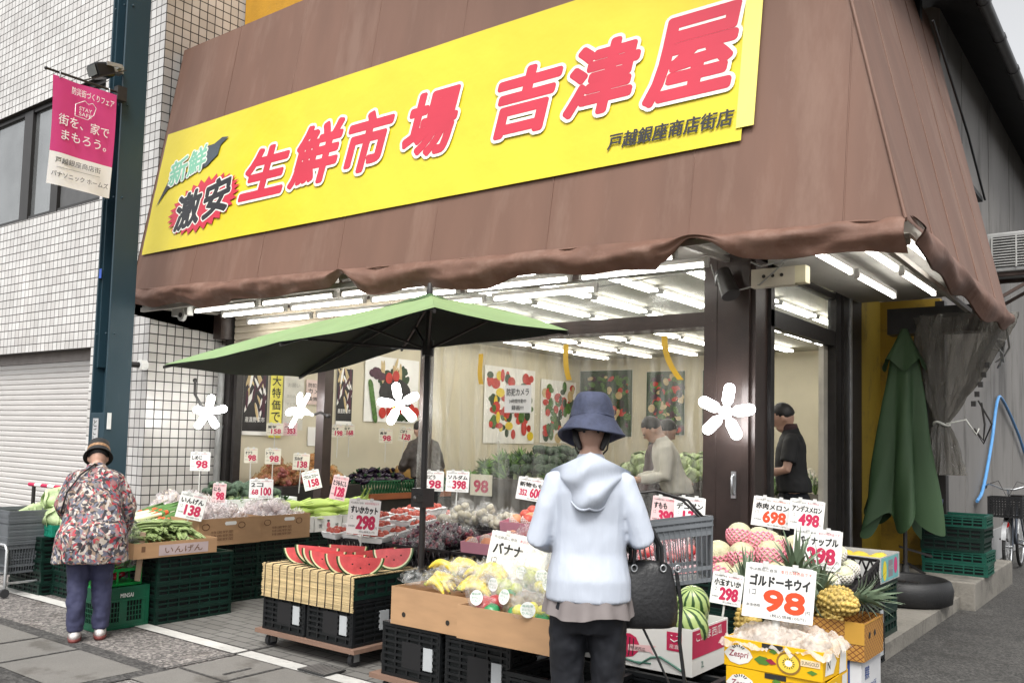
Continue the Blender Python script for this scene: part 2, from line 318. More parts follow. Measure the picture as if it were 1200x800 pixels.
# ---------------------------------------------------------------- tiled building next door
TF = tiles('white glazed tiles, street side', 'X', .1133, (.60, .575, .55), (.74, .725, .70), (.055, .05, .046), .055, .22, .1133)
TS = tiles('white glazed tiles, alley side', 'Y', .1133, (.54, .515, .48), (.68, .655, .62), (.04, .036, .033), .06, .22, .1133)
bld = thing('tiled_building', 'white tiled building with a lowered shutter and dark upper window', 'building', (-9.84, 5.8, 0))
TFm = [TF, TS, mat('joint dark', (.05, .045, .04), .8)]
def shell():
    mb = MB(); X0 = -16
    def face(x0, x1, z0, z1): mb.add([(x0, 0, z0), (x1, 0, z0), (x1, 0, z1), (x0, 0, z1)], [(0, 1, 2, 3)], 0)
    # street face with openings: shutter x -12..-1.55 z 0..2.45, window x -16..-2.35 z 4.42..6.1
    face(-1.35, 0, 0, 2.50); face(X0, 0, 2.50, 4.43); face(-1.36, 0, 4.43, 6.12); face(X0, 0, 6.12, 13)
    mb.add([(0, 0, 0), (0, 9, 0), (0, 9, 13), (0, 0, 13)], [(0, 1, 2, 3)], 1)
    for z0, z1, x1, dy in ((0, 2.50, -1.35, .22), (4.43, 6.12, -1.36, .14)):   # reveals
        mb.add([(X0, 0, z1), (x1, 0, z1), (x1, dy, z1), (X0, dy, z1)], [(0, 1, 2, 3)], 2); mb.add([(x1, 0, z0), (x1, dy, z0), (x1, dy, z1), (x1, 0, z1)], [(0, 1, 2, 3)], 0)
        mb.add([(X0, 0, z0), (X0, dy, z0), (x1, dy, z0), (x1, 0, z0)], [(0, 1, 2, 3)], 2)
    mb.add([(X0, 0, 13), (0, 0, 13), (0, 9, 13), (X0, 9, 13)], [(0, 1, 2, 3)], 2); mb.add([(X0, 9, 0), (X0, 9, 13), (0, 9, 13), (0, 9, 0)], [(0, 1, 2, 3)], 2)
    return mb
shell().build('tiled_wall', TFm, bld)
def slats(x0, x1, z0, z1, y, pitch=.075, d=.016):
    mb = MB(); n = int((z1-z0)/pitch); prof = []
    for i in range(n):
        z = z1-i*pitch
        prof += [(y+d*.9, z), (y+d*.25, z-pitch*.12), (y, z-pitch*.3), (y, z-pitch*.8), (y+d*.35, z-pitch*.93)]
    prof.append((y+d, z0)); vs = [(x, p[0], p[1]) for p in prof for x in (x0, x1)]
    return mb.add(vs, [(2*i, 2*i+2, 2*i+3, 2*i+1) for i in range(len(prof)-1)], 0)
SHUT = mat('off-white shutter paint', (.54, .52, .50), .45, .04, 2, .05, 20, dirt=((.34, .32, .30), 3, .62, .35), stretch=(1, 1, 4))
slats(-16, -1.35, 0, 2.36, .20).build('roller_shutter', SHUT, bld)
MB().b2((-16, .19, 2.36), (-1.35, .22, 2.50)).build('shutter_box', mat('shutter lintel', (.28, .25, .235), .5), bld)
DK = mat('dark bronze window frame', (.035, .032, .03), .35, .1, metal=.4)
wf = MB()
for z in (4.465, 6.085): wf.b2((-16, .06, z-.035), (-1.36, .13, z+.035))
for x, w in ((-1.41, .05), (-2.72, .10), (-3.62, .13), (-4.9, .10), (-6.1, .1)): wf.b2((x-w, .05, 4.46), (x+w, .14, 6.09))
wf = wf.build('window', DK, bld)
MB().add([(-16, .10, 4.46), (-1.38, .10, 4.46), (-1.38, .10, 6.09), (-16, .10, 6.09)], [(0, 1, 2, 3)]).build('pane', mat('dim window glass', (.30, .31, .31), .03, .35, .6, metal=.6, spec=1), wf)
lv = MB(); lv.b2((-2.6, .092, 4.5), (-1.46, .099, 4.95)); lv.build('blind', mat('grey half blind', (.10, .10, .10), .5), wf)
MB().cyl((-1.05, -.02, 8), (-1.05, -.02, 8.02), .01).build('pipe_cap', SILVER, bld)

# ---------------------------------------------------------------- the shop: walls, frame, interior
OCHRE = mat('ochre render', (.52, .27, .02), .8, .1, 5, .4, 45, dirt=((.33, .2, .05), 8, .58, .5))
OCHRED = mat('ochre painted board', (.44, .30, .034), .6, .1, 2.5, .1, 30, dirt=((.15, .11, .04), 4, .56, .6))
GWALL = mat('weathered grey wall boards', (.21, .20, .19), .8, .15, 1.2, .2, 22, stretch=(1, 1, .25), dirt=((.075, .07, .065), 2.2, .52, .6))
shop = thing('greengrocer_shop', 'greengrocer shop with brown awning and yellow banner, open to the street', 'shop building', (0, 0, 0))
MB().b2((-9.8, 6.9, 6.35), (-2.2, 7.1, 9.5)).build('upper_wall', OCHRE, shop)
mb = MB()
mb.b2((-9.83, 6.86, .1), (-9.6, 15.2, 3.1)); mb.b2((-9.6, 15, .1), (-2.6, 15.2, 3.1)); mb.b2((-2.74, 9.42, .1), (-2.66, 15, 3.1))
mb.build('interior_wall', CREAM, shop)
mb = MB(); mb.b2((-9.6, 6.9, 3.07), (-2.7, 15, 3.14))
mb.build('ceiling', mat('ceiling boards', (.40, .385, .33), .7, .05), shop)
for i in range(5): pass
mb = MB()
mb.b2((-9.80, 5.62, 2.99), (-2.6, 6.9, 3.05)); mb.b2((-2.6, 5.6, 2.93), (-1.38, 9.3, 2.97))
for x in (-8.6, -7.3, -6, -4.7, -3.4): mb.b2((x-.03, 5.7, 2.93), (x+.03, 6.84, 2.99))
mb.build('awning_soffit', mat('soffit sheet', (.42, .40, .37), .6, .1, 3, dirt=((.2, .19, .17), 6, .55, .4)), shop)
# posts
pl = MB(); pl.b2((-3.10, 6.70, .1), (-2.66, 6.95, 3.02)); pl.b2((-2.76, 6.66, .1), (-2.70, 6.70, 3.0), 0)
pl.b2((-3.01, 6.695, .1), (-2.985, 6.70, 3.0))
bevel(pl.build('corner_pillar', BROWNSTEEL, shop), .006)
hd = MB(); hd.tube([(-2.83, 6.69, 1.06), (-2.83, 6.655, 1.07), (-2.83, 6.655, 1.20), (-2.83, 6.69, 1.21)], .011, 8); hd.b2((-2.85, 6.685, 1.03), (-2.81, 6.70, 1.24))
hd.build('pull_handle', SILVER, shop)
MB().b2((-7.95, 6.80, .1), (-7.82, 6.93, 3.0)).build('post', BROWNSTEEL, shop); MB().b2((-6.36, 6.82, .1), (-6.26, 6.92, 3.0)).build('post', BROWNSTEEL, shop)
mb = MB(); mb.b2((-9.72, 6.78, .1), (-9.60, 6.93, 3.0)); mb.b2((-9.56, 6.82, .1), (-9.5, 6.92, 3.0)); mb.build('jamb', BLACK, shop)
mb = MB(); mb.b2((-7.82, 6.83, 2.41), (-6.36, 6.91, 2.55)); mb.b2((-6.26, 6.82, 2.405), (-3.1, 6.92, 2.55)); mb.b2((-9.6, 6.84, 2.42), (-7.95, 6.92, 2.5))
mb.build('transom_beam', BROWNSTEEL, shop)
mb = MB(); mb.b2((-9.8, 6.78, 2.93), (-2.66, 6.95, 2.992)); mb.build('header_beam', BROWNSTEEL, shop)
GLASS = film('window glass', (.97, .98, .97), .86, .03, (1, 1, 1), .0, 2, (.8, .82, .8))
MB().b2((-6.26, 6.865, 2.55), (-3.1, 6.872, 2.93)).build('transom_pane', GLASS, shop)
# the side entrance on the alley
sf = MB(); sf.b2((-2.70, 8.62, .1), (-2.62, 8.78, 2.95)); sf.b2((-2.72, 8.80, .1), (-2.60, 9.0, 2.95)); sf.b2((-2.70, 9.02, .1), (-2.60, 9.40, 2.95)); sf.b2((-2.71, 6.95, 2.42), (-2.63, 8.62, 2.56)); sf.b2((-2.71, 6.95, 2.87), (-2.63, 8.62, 2.93))
sf.b2((-2.69, 6.951, .1), (-2.63, 7.03, 2.93))
sf.build('side_door_frame', BLACK, shop)
MB().b2((-2.675, 7.03, 2.56), (-2.668, 8.62, 2.87)).build('transom_pane', GLASS, shop)
MB().b2((-2.61, 8.99, .1), (-2.585, 9.03, 2.94)).build('door_edge_trim', SILVER, shop)
MB().b2((-2.75, 8.50, .1), (-2.70, 8.63, 2.42)).build('door_leaf_edge', mat('pale door edge', (.55, .52, .45), .5), shop)
mb = MB(); mb.b2((-2.655, 9.41, .1), (-2.60, 10.118, 3.05)); mb.build('yellow_side_wall', OCHRED, shop)
mb = MB(); mb.b2((-2.62, 10.12, .2), (-2.0, 10.24, 3.05)); mb.build('yellow_end_wall', mat('ochre board with recess shade', (.42, .27, .03), .6, .12, 2.5, dirt=((.12, .085, .03), 3, .54, .6)), shop)  # darker copy of the side wall's ochre, with recess shade in the colour
MB().b2((-2.35, 9.40, 2.60), (-1.42, 9.62, 2.86)).build('recess_lintel', BLACK, shop)
mb = MB(); mb.b2((-2.02, 9.98, .2), (-1.93, 10.12, 3.0)); mb.b2((-2.16, 10.05, .2), (-2.12, 10.115, 2.9)); mb.build('recess_post', BLACK, shop)
MB().b2((-2.115, 10.06, .2), (-2.03, 10.115, 2.9)).build('recess_post', mat('grey post', (.16, .16, .165), .5), shop)
gw = MB(); gw.b2((-2.2, 10.24, 0), (-2.0, 30, 6.3)); 
for k in range(10): gw.b2((-2.0, 11.4+k*1.82, .1), (-1.993, 11.42+k*1.82, 6.2), 0)
gw.b2((-2.0, 10.24, 0), (-1.99, 30, .42), 1)
gw.build('rear_wall', [GWALL, mat('plinth paint', (.34, .34, .34), .7, .1, 2)], shop)
MB().b2((-9.8, 15.2, 3.1), (-2.2, 30, 6.3)).build('rear_block', GWALL, shop)
# roof and gutter over the alley
EAVE = mat('black eave sheet', (.012, .012, .013), .6, .3, 3, .3, 12)
mb = MB(); mb.add([(-2.3, 4.9, 6.42), (-1.55, 4.9, 6.02), (-1.55, 30, 6.02), (-2.3, 30, 6.42), (-6, 4.9, 8.6), (-6, 30, 8.6), (-1.52, 4.9, 6.12), (-1.52, 30, 6.12)], [(0, 3, 2, 1), (4, 6, 7, 5), (1, 2, 7, 6)]); mb.build('roof', EAVE, shop)
gt = MB()
for k in range(26): gt.tube([(-1.50, 4.8+k, 6.0), (-1.50, 5.76+k, 6.0)], .062, 10, 0); gt.tube([(-1.50, 5.74+k, 6.0), (-1.50, 5.80+k, 6.0)], .07, 10, 0)
gt.build('gutter', mat('dark grey gutter', (.05, .05, .052), .4, .2, 8), shop)
mb = MB(); mb.b2((-2.1, 9.2, 4.25), (-1.72, 11.0, 4.30)); mb.tube([(-1.70, 8.4, 5.3), (-1.68, 9.9, 4.7), (-1.70, 11.0, 4.27)], .012, 6); mb.build('eave_board', EAVE, shop)

# ---------------------------------------------------------------- awning
KY = (6.03-5.5)/(6.16-3.0); KX = .25
AWN = mat('brown awning canvas', (.166, .088, .061), .66, .10, 3.5, .25, 14, stretch=(1, 1, .12), dirt=((.235, .145, .108), 2.2, .50, .55))
def fz(x): return 2.80+(x+1.26)/(-9.76+1.26)*.26     # the front hem drops towards the alley
def fpt(x, z): return (x, 5.5+KY*(z-3.0), z)
ZT = 6.16
mb = MB()
XR = -1.26; 
def front(u, v):
    xr = XR-KX*(ZT-2.8)*v; x = -9.78+(xr+9.78)*u; z0 = fz(x); z = z0+(ZT-z0)*v
    p = fpt(x, z); b = nz((x*1.3, z*.35, 0), 1., .006)
    return (p[0], p[1]+b, p[2])
mb.grid(front, 90, 30)
def side(u, v):
    z0 = 2.80+(-.10)*u; z = z0+(ZT-z0)*v; x = XR-KX*(z-2.8); yf = fpt(x, z)[1]; yb = 9.15+.28*(z-2.7)
    return (x+nz((u*4, v*3, 5), 1., .012)*math.sin(math.pi*u), yf+(yb-yf)*u, z)
mb.grid(side, 40, 24)
for x in (-8.6, -7.42, -6.22, -5.05, -3.85, -2.66, -1.62):                    # sewn seams of the front
    xt = x-KX*.25*(x+9.78)/8.5; mb.tube([(x, fpt(x, fz(x))[1]-.001, fz(x)), (x-.02, fpt(x, ZT)[1]-.001, ZT)], .0045, 5)
for u in (.2, .42, .63, .83): mb.tube([Vector(side(u, k/6))+Vector((.003, 0, 0)) for k in range(7)], .005, 5)
mb.tube([Vector(front(1, k/8))+Vector((0, -.004, 0)) for k in range(9)], .012, 6)
mb.add([(-9.78, 5.5, 3.06), (-9.78, 6.03, ZT), (-9.78, 6.9, ZT), (-9.78, 6.9, 3.06)], [(0, 1, 2, 3)])
mb.add([(-9.78, 6.03, ZT), (-2.1, 6.03, ZT), (-2.1, 6.9, ZT+.02), (-9.78, 6.9, ZT+.02)], [(0, 1, 2, 3)])
aw = mb.build('awning', AWN, shop)
VAL = mat('brown valance cloth', (.155, .078, .053), .66, .14, 4, .6, 12, dirt=((.24, .15, .115), 4, .50, .5))
def drop(x):                                                                   # hem of the slack valance, with its torn gap
    d = .21+.03*math.sin(x*2.1)+.025*math.sin(x*5.3+1)+.02*nz((x*3, 1, 1))
    if x > -2.9: d = .16+.05*(x+2.9)/1.6
    for c, w, q in ((-6.06, .16, .15), (-4.3, .22, -.05), (-2.62, .15, .13), (-2.45, .1, .05)): d -= q*math.exp(-((x-c)/w)**2)
    return d
def valance(u, v):
    x = -9.78+8.52*u; z = fz(x)+.02-drop(x)*v; y = 5.5-.02-.075*math.sin(math.pi*min(1, v*1.05))+.02*v
    w = .016*v*math.sin(x*9+2.2*math.sin(x*1.7))+.045*nz((x*2.2, v*2.5, 3))+.02*nz((x*7, v*6, 5))
    for c in (-6.06, -2.6): w -= .06*v*math.exp(-((x-c)/.3)**2)
    return (x, y+w, z+.012*math.sin(x*7)*v)
mb = MB(); mb.grid(valance, 220, 8); mb.grid(lambda u, v: (valance(u, v)[0], valance(u, v)[1]+.012, valance(u, v)[2]), 220, 8)
mb.tube([(-9.78+8.52*k/60, 5.478+.01*math.sin(k*1.7), fz(-9.78+8.52*k/60)+.012*math.sin(k*.9)) for k in range(61)], .008, 6)
def svalance(u, v):
    y = 5.48+3.72*u; z = 2.82-.10*u-(.17+.03*math.sin(u*11)+.03*math.sin(u*23))*v-.07*math.sin(math.pi*u)*v
    return (XR+.03+.06*math.sin(math.pi*v)+.03*v*math.sin(u*9+1)+.02*nz((u*9, v*3, 9)), y, z)
mb.grid(svalance, 70, 8); mb.grid(lambda u, v: (svalance(u, v)[0]-.012, svalance(u, v)[1], svalance(u, v)[2]), 70, 8)
mb.build('valance', VAL, aw)
mb = MB()
for z in (2.83,): mb.b2((-9.72, 5.60, z), (-2.66, 5.64, z+.05))
for x in (-9.7, -8, -6.3, -4.6, -2.9): mb.bar((x, 5.62, 2.9), (x, 6.85, 2.95), .04, .04)
for x in (-6.06, -2.55): mb.b2((x-.2, 5.56, 2.90), (x+.2, 5.60, 2.96)); mb.b2((x-.2, 5.57, 2.82), (x+.2, 5.60, 2.86))
mb.bar((-1.60, 5.7, 2.86), (-1.56, 9.2, 2.76), .04, .04)
mb.build('awning_frame', mat('painted awning frame', (.3, .28, .25), .5, .2), aw)
MB().b2((-9.76, 6.62, 2.62), (-9.6, 6.78, 2.93)).build('wall_bracket', BROWNSTEEL, shop)
MB().add([(-9.79, 5.56, 2.80), (-9.79, 6.85, 2.66), (-9.79, 6.85, 3.06), (-9.79, 5.5, 3.06)], [(0, 1, 2, 3), (3, 2, 1, 0)]).build('awning_end_cloth', mat('maroon end cloth', (.07, .028, .025), .7), aw)
# black panel put in for the shade inside the awning's open rear end
MB().b2((-2.4, 9.3, 3.1), (-2.0, 9.4, 6.1)).build('awning_hollow_shade', EAVE, aw)

# banner on the awning
BW = mat('white print', (.84, .82, .74), .45, .02); BR = mat('red print', (.55, .03, .06), .42, .06, 2); BG = mat('mint print', (.22, .52, .36), .45, .04); BK = mat('charcoal print', (.02, .02, .024), .45, .05); BYL = mat('pale yellow tape', (.85, .78, .18), .35, .03)
nrm = Vector((0, -1, KY)).normalized(); up = Vector((0, KY, 1)).normalized()
BM = frame(Vector(fpt(0, 3.49))+nrm*.022, (1, 0, 0), up); k_ = up.z
def bz(z): return (z-3.49)/k_
mb = MB()
def sheetb(u, v):
    x = -9.69+(7.37+.0*v)*u; h = bz(3.49+1.52*v)
    if v < .02: pass
    b = .004*nz((x*2, h*5, 0))+.010*max(0, nz((x*1.1+h*.6, h*2.2, 4))-.25)
    return (x, h, b)
mb.grid(sheetb, 110, 24, 0, BM); mb.b2((-2.36, bz(3.58), .004), (-2.235, bz(5.01), .010), 4, BM)
ban = mb
big = [('生', -7.93, 3.90, .75, .54), ('鮮', -7.13, 3.91, .70, .62), ('市', -6.38, 3.92, .62, .58), ('場', -5.58, 3.93, .63, .60), ('吉', -4.56, 3.93, .67, .57), ('津', -3.82, 3.95, .64, .58), ('屋', -3.09, 3.90, .71, .65)]
for ch, x, z, w, h in big:
    bx = (x, bz(z), w*.9, h); ban.text(ch, bx, BM, 1, 0, .13, .0125, .054, 24); ban.text(ch, bx, BM, 1, 0, .13, .0131, .034, 14); ban.text(ch, bx, BM, 2, 0, .13, .0145, .026, 20)
ban.text('戸越銀座商店街店', (-3.37, bz(3.61), .98, .125), BM, 5, 0, .1, .0135, .0035, 6)
ML = BM @ I(-9.40, bz(4.26), 0) @ Matrix.Rotation(R(11), 4, 'Z')
ban.flat([(-.22, -.16), (0, .0), (.75, .03), (.88, .10), (.95, .28), (.78, .24), (.72, .16), (.5, .08), (0, .12)], 5, ML, .0128)
ban.flat([(.70, .02), (.92, .10), (.96, .21), (1.10, .26), (.98, .30), (.84, .27), (.72, .29), (.62, .2)], 6, ML, .0130)
for ch, x in (('新', .0), ('鮮', .36)):
    ban.text(ch, (x, .02, .33, .30), ML, 1, 0, .12, .0138, .026, 10); ban.text(ch, (x, .02, .33, .30), ML, 3, 0, .12, .0152, .009, 8)
MBu = BM @ I(-8.62, bz(3.96), 0) @ Matrix.Rotation(R(9), 4, 'Z')
ban.flat([((.66 if i % 2 else .56)*math.cos(2*math.pi*i/56), (.33 if i % 2 else .265)*math.sin(2*math.pi*i/56)) for i in range(56)], 2, MBu, .0128)
for ch, x in (('激', -.50), ('安', .02)):
    bx = (x, -.20, .44, .42); ban.text(ch, bx, MBu, 1, 0, .1, .0138, .034, 12); ban.text(ch, bx, MBu, 5, 0, .1, .0152, .018, 10)
bo = ban.build('shop_banner', [mat('yellow banner vinyl', (.70, .57, .03), .36, .05, 1.2, 1.6, 2.2), BW, BR, BG, BYL, BK, mat('slate print', (.06, .075, .09), .45)])
tag(bo, 'long yellow shop banner with big red characters on the brown awning', 'banner')
# ---------------------------------------------------------------- utility pole with banner and floodlight
NAVY = mat('dark teal pole paint', (.018, .045, .062), .42, .12, 1.5, .05, 30, dirt=((.07, .09, .10), 6, .62, .4), stretch=(1, 1, .3))
pole = thing('utility_pole', 'dark teal square steel street pole in front of the tiled building', 'street pole', (-9.06, 4.8, 0))
mb = MB()   # H section: recess faces the street
mb.b2((-.15, 0, 0), (-.125, .27, 9)); mb.b2((.125, 0, 0), (.15, .27, 9)); mb.b2((-.125, .12, 0), (.125, .27, 9)); mb.b2((-.126, .002, 0), (.126, .121, 1.62)); mb.b2((-.125, .03, 2.1+.0), (-.10, .12, 9)); mb.b2((.09, .03, 1.6), (.125, .12, 9))
for z in (.9, 1.05, 1.3, 2.45, 3.9, 4.9, 6.0, 6.4):
    for s in (-.09, .09): mb.ell((s, -.004 if z < 1.62 else .0, z), .011, 8, 6)
    mb.ell((.153, .06, z), .012, 8, 6)
bevel(mb.build('column', NAVY, pole), .004)
mb = MB(); mb.b2((-.05, -.012, 1.02), (.05, -.003, 1.56)); M0 = frame((0, -.0125, 0), (1, 0, 0), (0, 0, 1))
for i, ch in enumerate('とごしぎんざ'): mb.text(ch, (-.032, 1.475-i*.085, .064, .07), M0, 1, .02)
mb.build('name_plate', [mat('plate grey', (.5, .5, .5), .5), INK], pole)
mb = MB(); mb.b2((.151, .03, 1.45), (.162, .07, 1.62)); mb.build('small_tag', WHITE, pole)
mb = MB(); mb.flat([(.0, 0), (.05, 0), (.05, .1), (0, .1)], 0, frame((-.12, -.002, 3.05), (1, 0, 0), (0, 0, 1))); mb.build('sticker', mat('blue sticker', (.03, .1, .5), .4), pole)
fl = thing('floodlight', 'black floodlight bracketed to the teal pole above the pink banner', 'floodlight', (-8.96, 4.74, 5.25))
mb = MB(); mb.box((0, -.16, 0), (.19, .22, .15), 0, Matrix.Rotation(R(20), 4, 'X'), .14); bevel(mb.build('lamp_housing', mat('black lamp shell', (.014, .014, .015), .38), fl), .02)
mb = MB(); mb.b2((-.05, -.12, -.03), (.05, .06, .05)); mb.bar((-.11, -.16, 0), (-.11, 0, .02), .012, .04); mb.bar((.11, -.16, 0), (.11, 0, .02), .012, .04); mb.bar((-.11, 0, .02), (.11, 0, .02), .03, .04); mb.build('bracket', mat('bracket grey', (.4, .4, .38), .4, .1, metal=.5), fl)
mb = MB(); mb.b2((-.08, -.278, -.05), (.08, -.272, .05), 0, Matrix.Rotation(R(20), 4, 'X')); mb.build('lens', mat('lamp glass', (.2, .21, .2), .1), fl)
rod = MB(); rod.tube([(-8.86, 3.98, 4.985), (-8.86, 4.80, 4.985)], .013, 8); rod.b2((-8.90, 4.70, 4.90), (-8.82, 4.80, 5.05)); rod.bar((-8.86, 4.35, 4.985), (-8.86, 4.8, 5.25), .012)
rod.ell((-8.86, 3.98, 4.985), .018, 8, 6)
tag(rod.build('banner_rod', BLACK), 'thin black banner rod sticking out from the teal pole', 'banner rod')
PINK = mat('magenta banner cloth', (.58, .045, .20), .65, .04, 3); PKW = mat('white banner print', (.8, .78, .77), .6, .02)
mb = MB(); MP = frame((-8.845, 4.04, 3.845), (0, 1, 0), (0, 0, 1))
def cl(u, v): return (.655*u+.01*math.sin(v*3), 1.095*v, .018*math.sin(u*5+v*3)+.006*math.sin(u*11))
mb.grid(lambda u, v: cl(u, .30+.70*v), 20, 24, 0, MP); mb.grid(lambda u, v: cl(u, .30*v), 20, 12, 1, MP)
Z = .026
for b, bx, m_, of in (('防災街づくりフェア', (.17, .955, .44, .075), 1, .02), ('STAY', (.255, .815, .13, .04), 1, .0), ('SAFE', (.255, .762, .13, .04), 1, 0), ('街を、家で', (.06, .615, .52, .11), 1, .012), ('まもろう。', (.10, .47, .46, .10), 1, .012), ('戸越銀座商店街', (.06, .225, .46, .06), 2, .01), ('パナソニック ホームズ', (.03, .085, .58, .058), 2, .012)):
    mb.text(b, bx, MP @ Matrix.Rotation(R(-1), 4, 'Z'), m_, of, 0, Z)
mb.tube([(.23, .74, Z), (.23, .86, Z), (.32, .92, Z), (.36, .895, Z), (.40, .92, Z), (.44, .88, Z), (.42, .80, Z), (.36, .735, Z), (.23, .74, Z)], .004, 5, 1, MP)
mb.b2((.08, .18, Z), (.52, .183, Z+.001), 2, MP)
for y in (.07, .58): mb.tube([(y, 1.08, 0), (y, 1.115, .01), (y, 1.145, 0)], .006, 6, 3, MP)
tag(mb.build('street_banner', [PINK, PKW, mat('grey print', (.06, .06, .07), .6), SILVER]), 'pink and white cloth banner hanging from the teal pole', 'banner')
wl = MB(); wl.cyl((-9.86, 5.79, 2.22), (-9.86, 5.70, 2.22), .06, .06, 12, 1); wl.tube([(-9.86, 5.72, 2.22), (-9.92, 5.6, 2.22)], .035, 10)
tag(wl.build('wall_camera', [BLACK, PAPER]), 'small black cylinder camera on the tiled corner below the awning', 'camera')
ph = MB(); ph.tube([(-9.72, 6.74, .1), (-9.72, 6.74, 2.55)], .045, 10)
for z in (.8, 1.5, 2.2): ph.tube([(-9.72, 6.74, z), (-9.72, 6.74, z+.04)], .055, 10)
tag(ph.build('drain_pipe', mat('grey pipe', (.22, .22, .21), .5, .2, 6)), 'grey vertical drain pipe at the end of the tiled side wall', 'pipe')

# ---------------------------------------------------------------- fluorescent lamps
def make_tube(two, length=1.18):
    t = thing('fluorescent_light', 'fluorescent', 'light', (0, 0, 0))
    mb = MB(); mb.b2((-length/2, -.018, .014), (length/2, .018, .045)); 
    for s in (-1, 1): mb.b2((s*length/2-.02*s-.015, -.06 if two else -.02, -.03), (s*length/2-.02*s+.015, .06 if two else .02, .02))
    mb.build('fitting', mat('grey lamp fitting', (.34, .33, .31), .5, .08), t)
    for y in ((-.045, .045) if two else (0,)):
        mb = MB(); mb.tube([(-length/2+.03, y, -.012), (length/2-.03, y, -.012)], .016, 8, 0); mb.build('tube', TUBE, t)
    return t
t1 = make_tube(False); t2 = make_tube(True); first = {1: True, 2: True}
def lamp_at(kind, loc, rz, label, group):
    src = t1 if kind == 1 else t2
    if first[kind]:
        first[kind] = False; src.location = loc; src.rotation_euler = (0, 0, rz); src['label'] = label; src['group'] = group; return
    dup(src, loc, rz, label, group)
for y, z, x0, n in ((5.98, 2.86, -8.62, 5), (6.28, 2.84, -8.5, 5), (6.58, 2.79, -8.42, 4)):
    for k in range(n): lamp_at(1, (x0+k*1.26, y, z), 0, 'lit white tube in the rows under the front awning hem', 'tubes under the front awning')
for x, y, z in ((-2.02, 6.45, 2.82), (-2.02, 7.75, 2.82), (-1.72, 6.6, 2.84), (-1.72, 7.9, 2.84), (-1.45, 6.9, 2.86)):
    lamp_at(1, (x, y, z), R(90), 'lit white tube under the alley side of the awning', 'tubes under the alley awning')
for x in (-3.5, -4.3, -5.1, -5.9, -6.8, -7.7, -8.6):
    for y in (7.5, 8.75, 10.0, 11.25, 12.5, 13.75): lamp_at(2, (x, y, 3.02), R(90), 'lit double tube fitting on the shop ceiling', 'tubes on the shop ceiling')
for x in (-4.0, -5.3, -6.6): lamp_at(1, (x, 7.05, 2.99), 0, 'lit white tube just inside the front transom window', 'tubes inside the transom')
mb = MB(); mb.cyl((-9.3, 5.86, 2.80), (-9.3, 5.90, 2.80), .07, .07, 20); mb.cyl((-9.3, 5.85, 2.80), (-9.3, 5.862, 2.80), .03, .03, 14, 1); mb.b2((-9.52, 5.88, 2.8), (-9.2, 5.96, 2.92)); mb.b2((-9.33, 5.875, 2.74), (-9.27, 5.9, 2.9))
tag(mb.build('awning_crank', [mat('crank grey', (.5, .5, .48), .4), BLACK]), 'round grey crank housing at the tiled end of the light rows', 'crank')
mb = MB(); mb.b2((-2.62, 6.5, 2.66), (-2.28, 6.58, 2.80)); mb.b2((-2.28, 6.5, 2.67), (-2.20, 6.60, 2.80), 1)
for x in (-2.52, -2.45, -2.38): mb.cyl((x, 6.497, 2.74), (x, 6.501, 2.74), .014, .014, 10, 2)
tag(mb.build('junction_box', [mat('box cream', (.5, .46, .38), .5), mat('box lid', (.62, .58, .4), .5), BLACK]), 'cream junction box with dark holes beside the corner pillar top', 'junction box')
cb = MB(); cb.tube([(-3.0, 6.6, 2.90), (-2.95, 6.6, 2.74), (-2.75, 6.56, 2.66), (-2.55, 6.5, 2.68), (-2.35, 6.46, 2.82)], .007, 6); cb.tube([(-7.5, 6.6, 2.62), (-5.5, 6.62, 2.72), (-3.2, 6.62, 2.86)], .006, 6); cb.tube([(-2.62, 6.5, 2.86), (-2.5, 6.4, 2.80), (-2.2, 6.46, 2.86)], .008, 6)
tag(cb.build('loose_cable', mat('cable grey', (.25, .25, .24), .5)), 'thin loose grey cables strung round the corner pillar head', 'cable')
mb = MB(); mb.cyl((-2.90, 6.60, 2.83), (-2.80, 6.54, 2.62), .06, .075, 14); mb.tube([(-2.92, 6.66, 2.80), (-2.95, 6.58, 2.72), (-2.92, 6.52, 2.78), (-2.90, 6.58, 2.84)], .006, 6, 1)
tag(mb.build('spot_lamp', [BLACK, SILVER]), 'black unlit spot lamp clipped to the corner pillar head', 'spot lamp')
# rolled shutter hanging in the left bay
sh = slats(-9.5, -6.4, 2.44, 2.95, 6.75, .085, .02).build('half_shutter', mat('beige shutter slats', (.50, .44, .35), .5, .06, 2, dirt=((.2, .15, .1), 5, .6, .5)), shop)
mb = MB(); mb.b2((-7.46, 6.735, 2.60), (-7.30, 6.75, 2.68)); mb.b2((-7.43, 6.735, 2.50), (-7.33, 6.75, 2.57)); mb.build('shutter_lock', SILVER, sh)
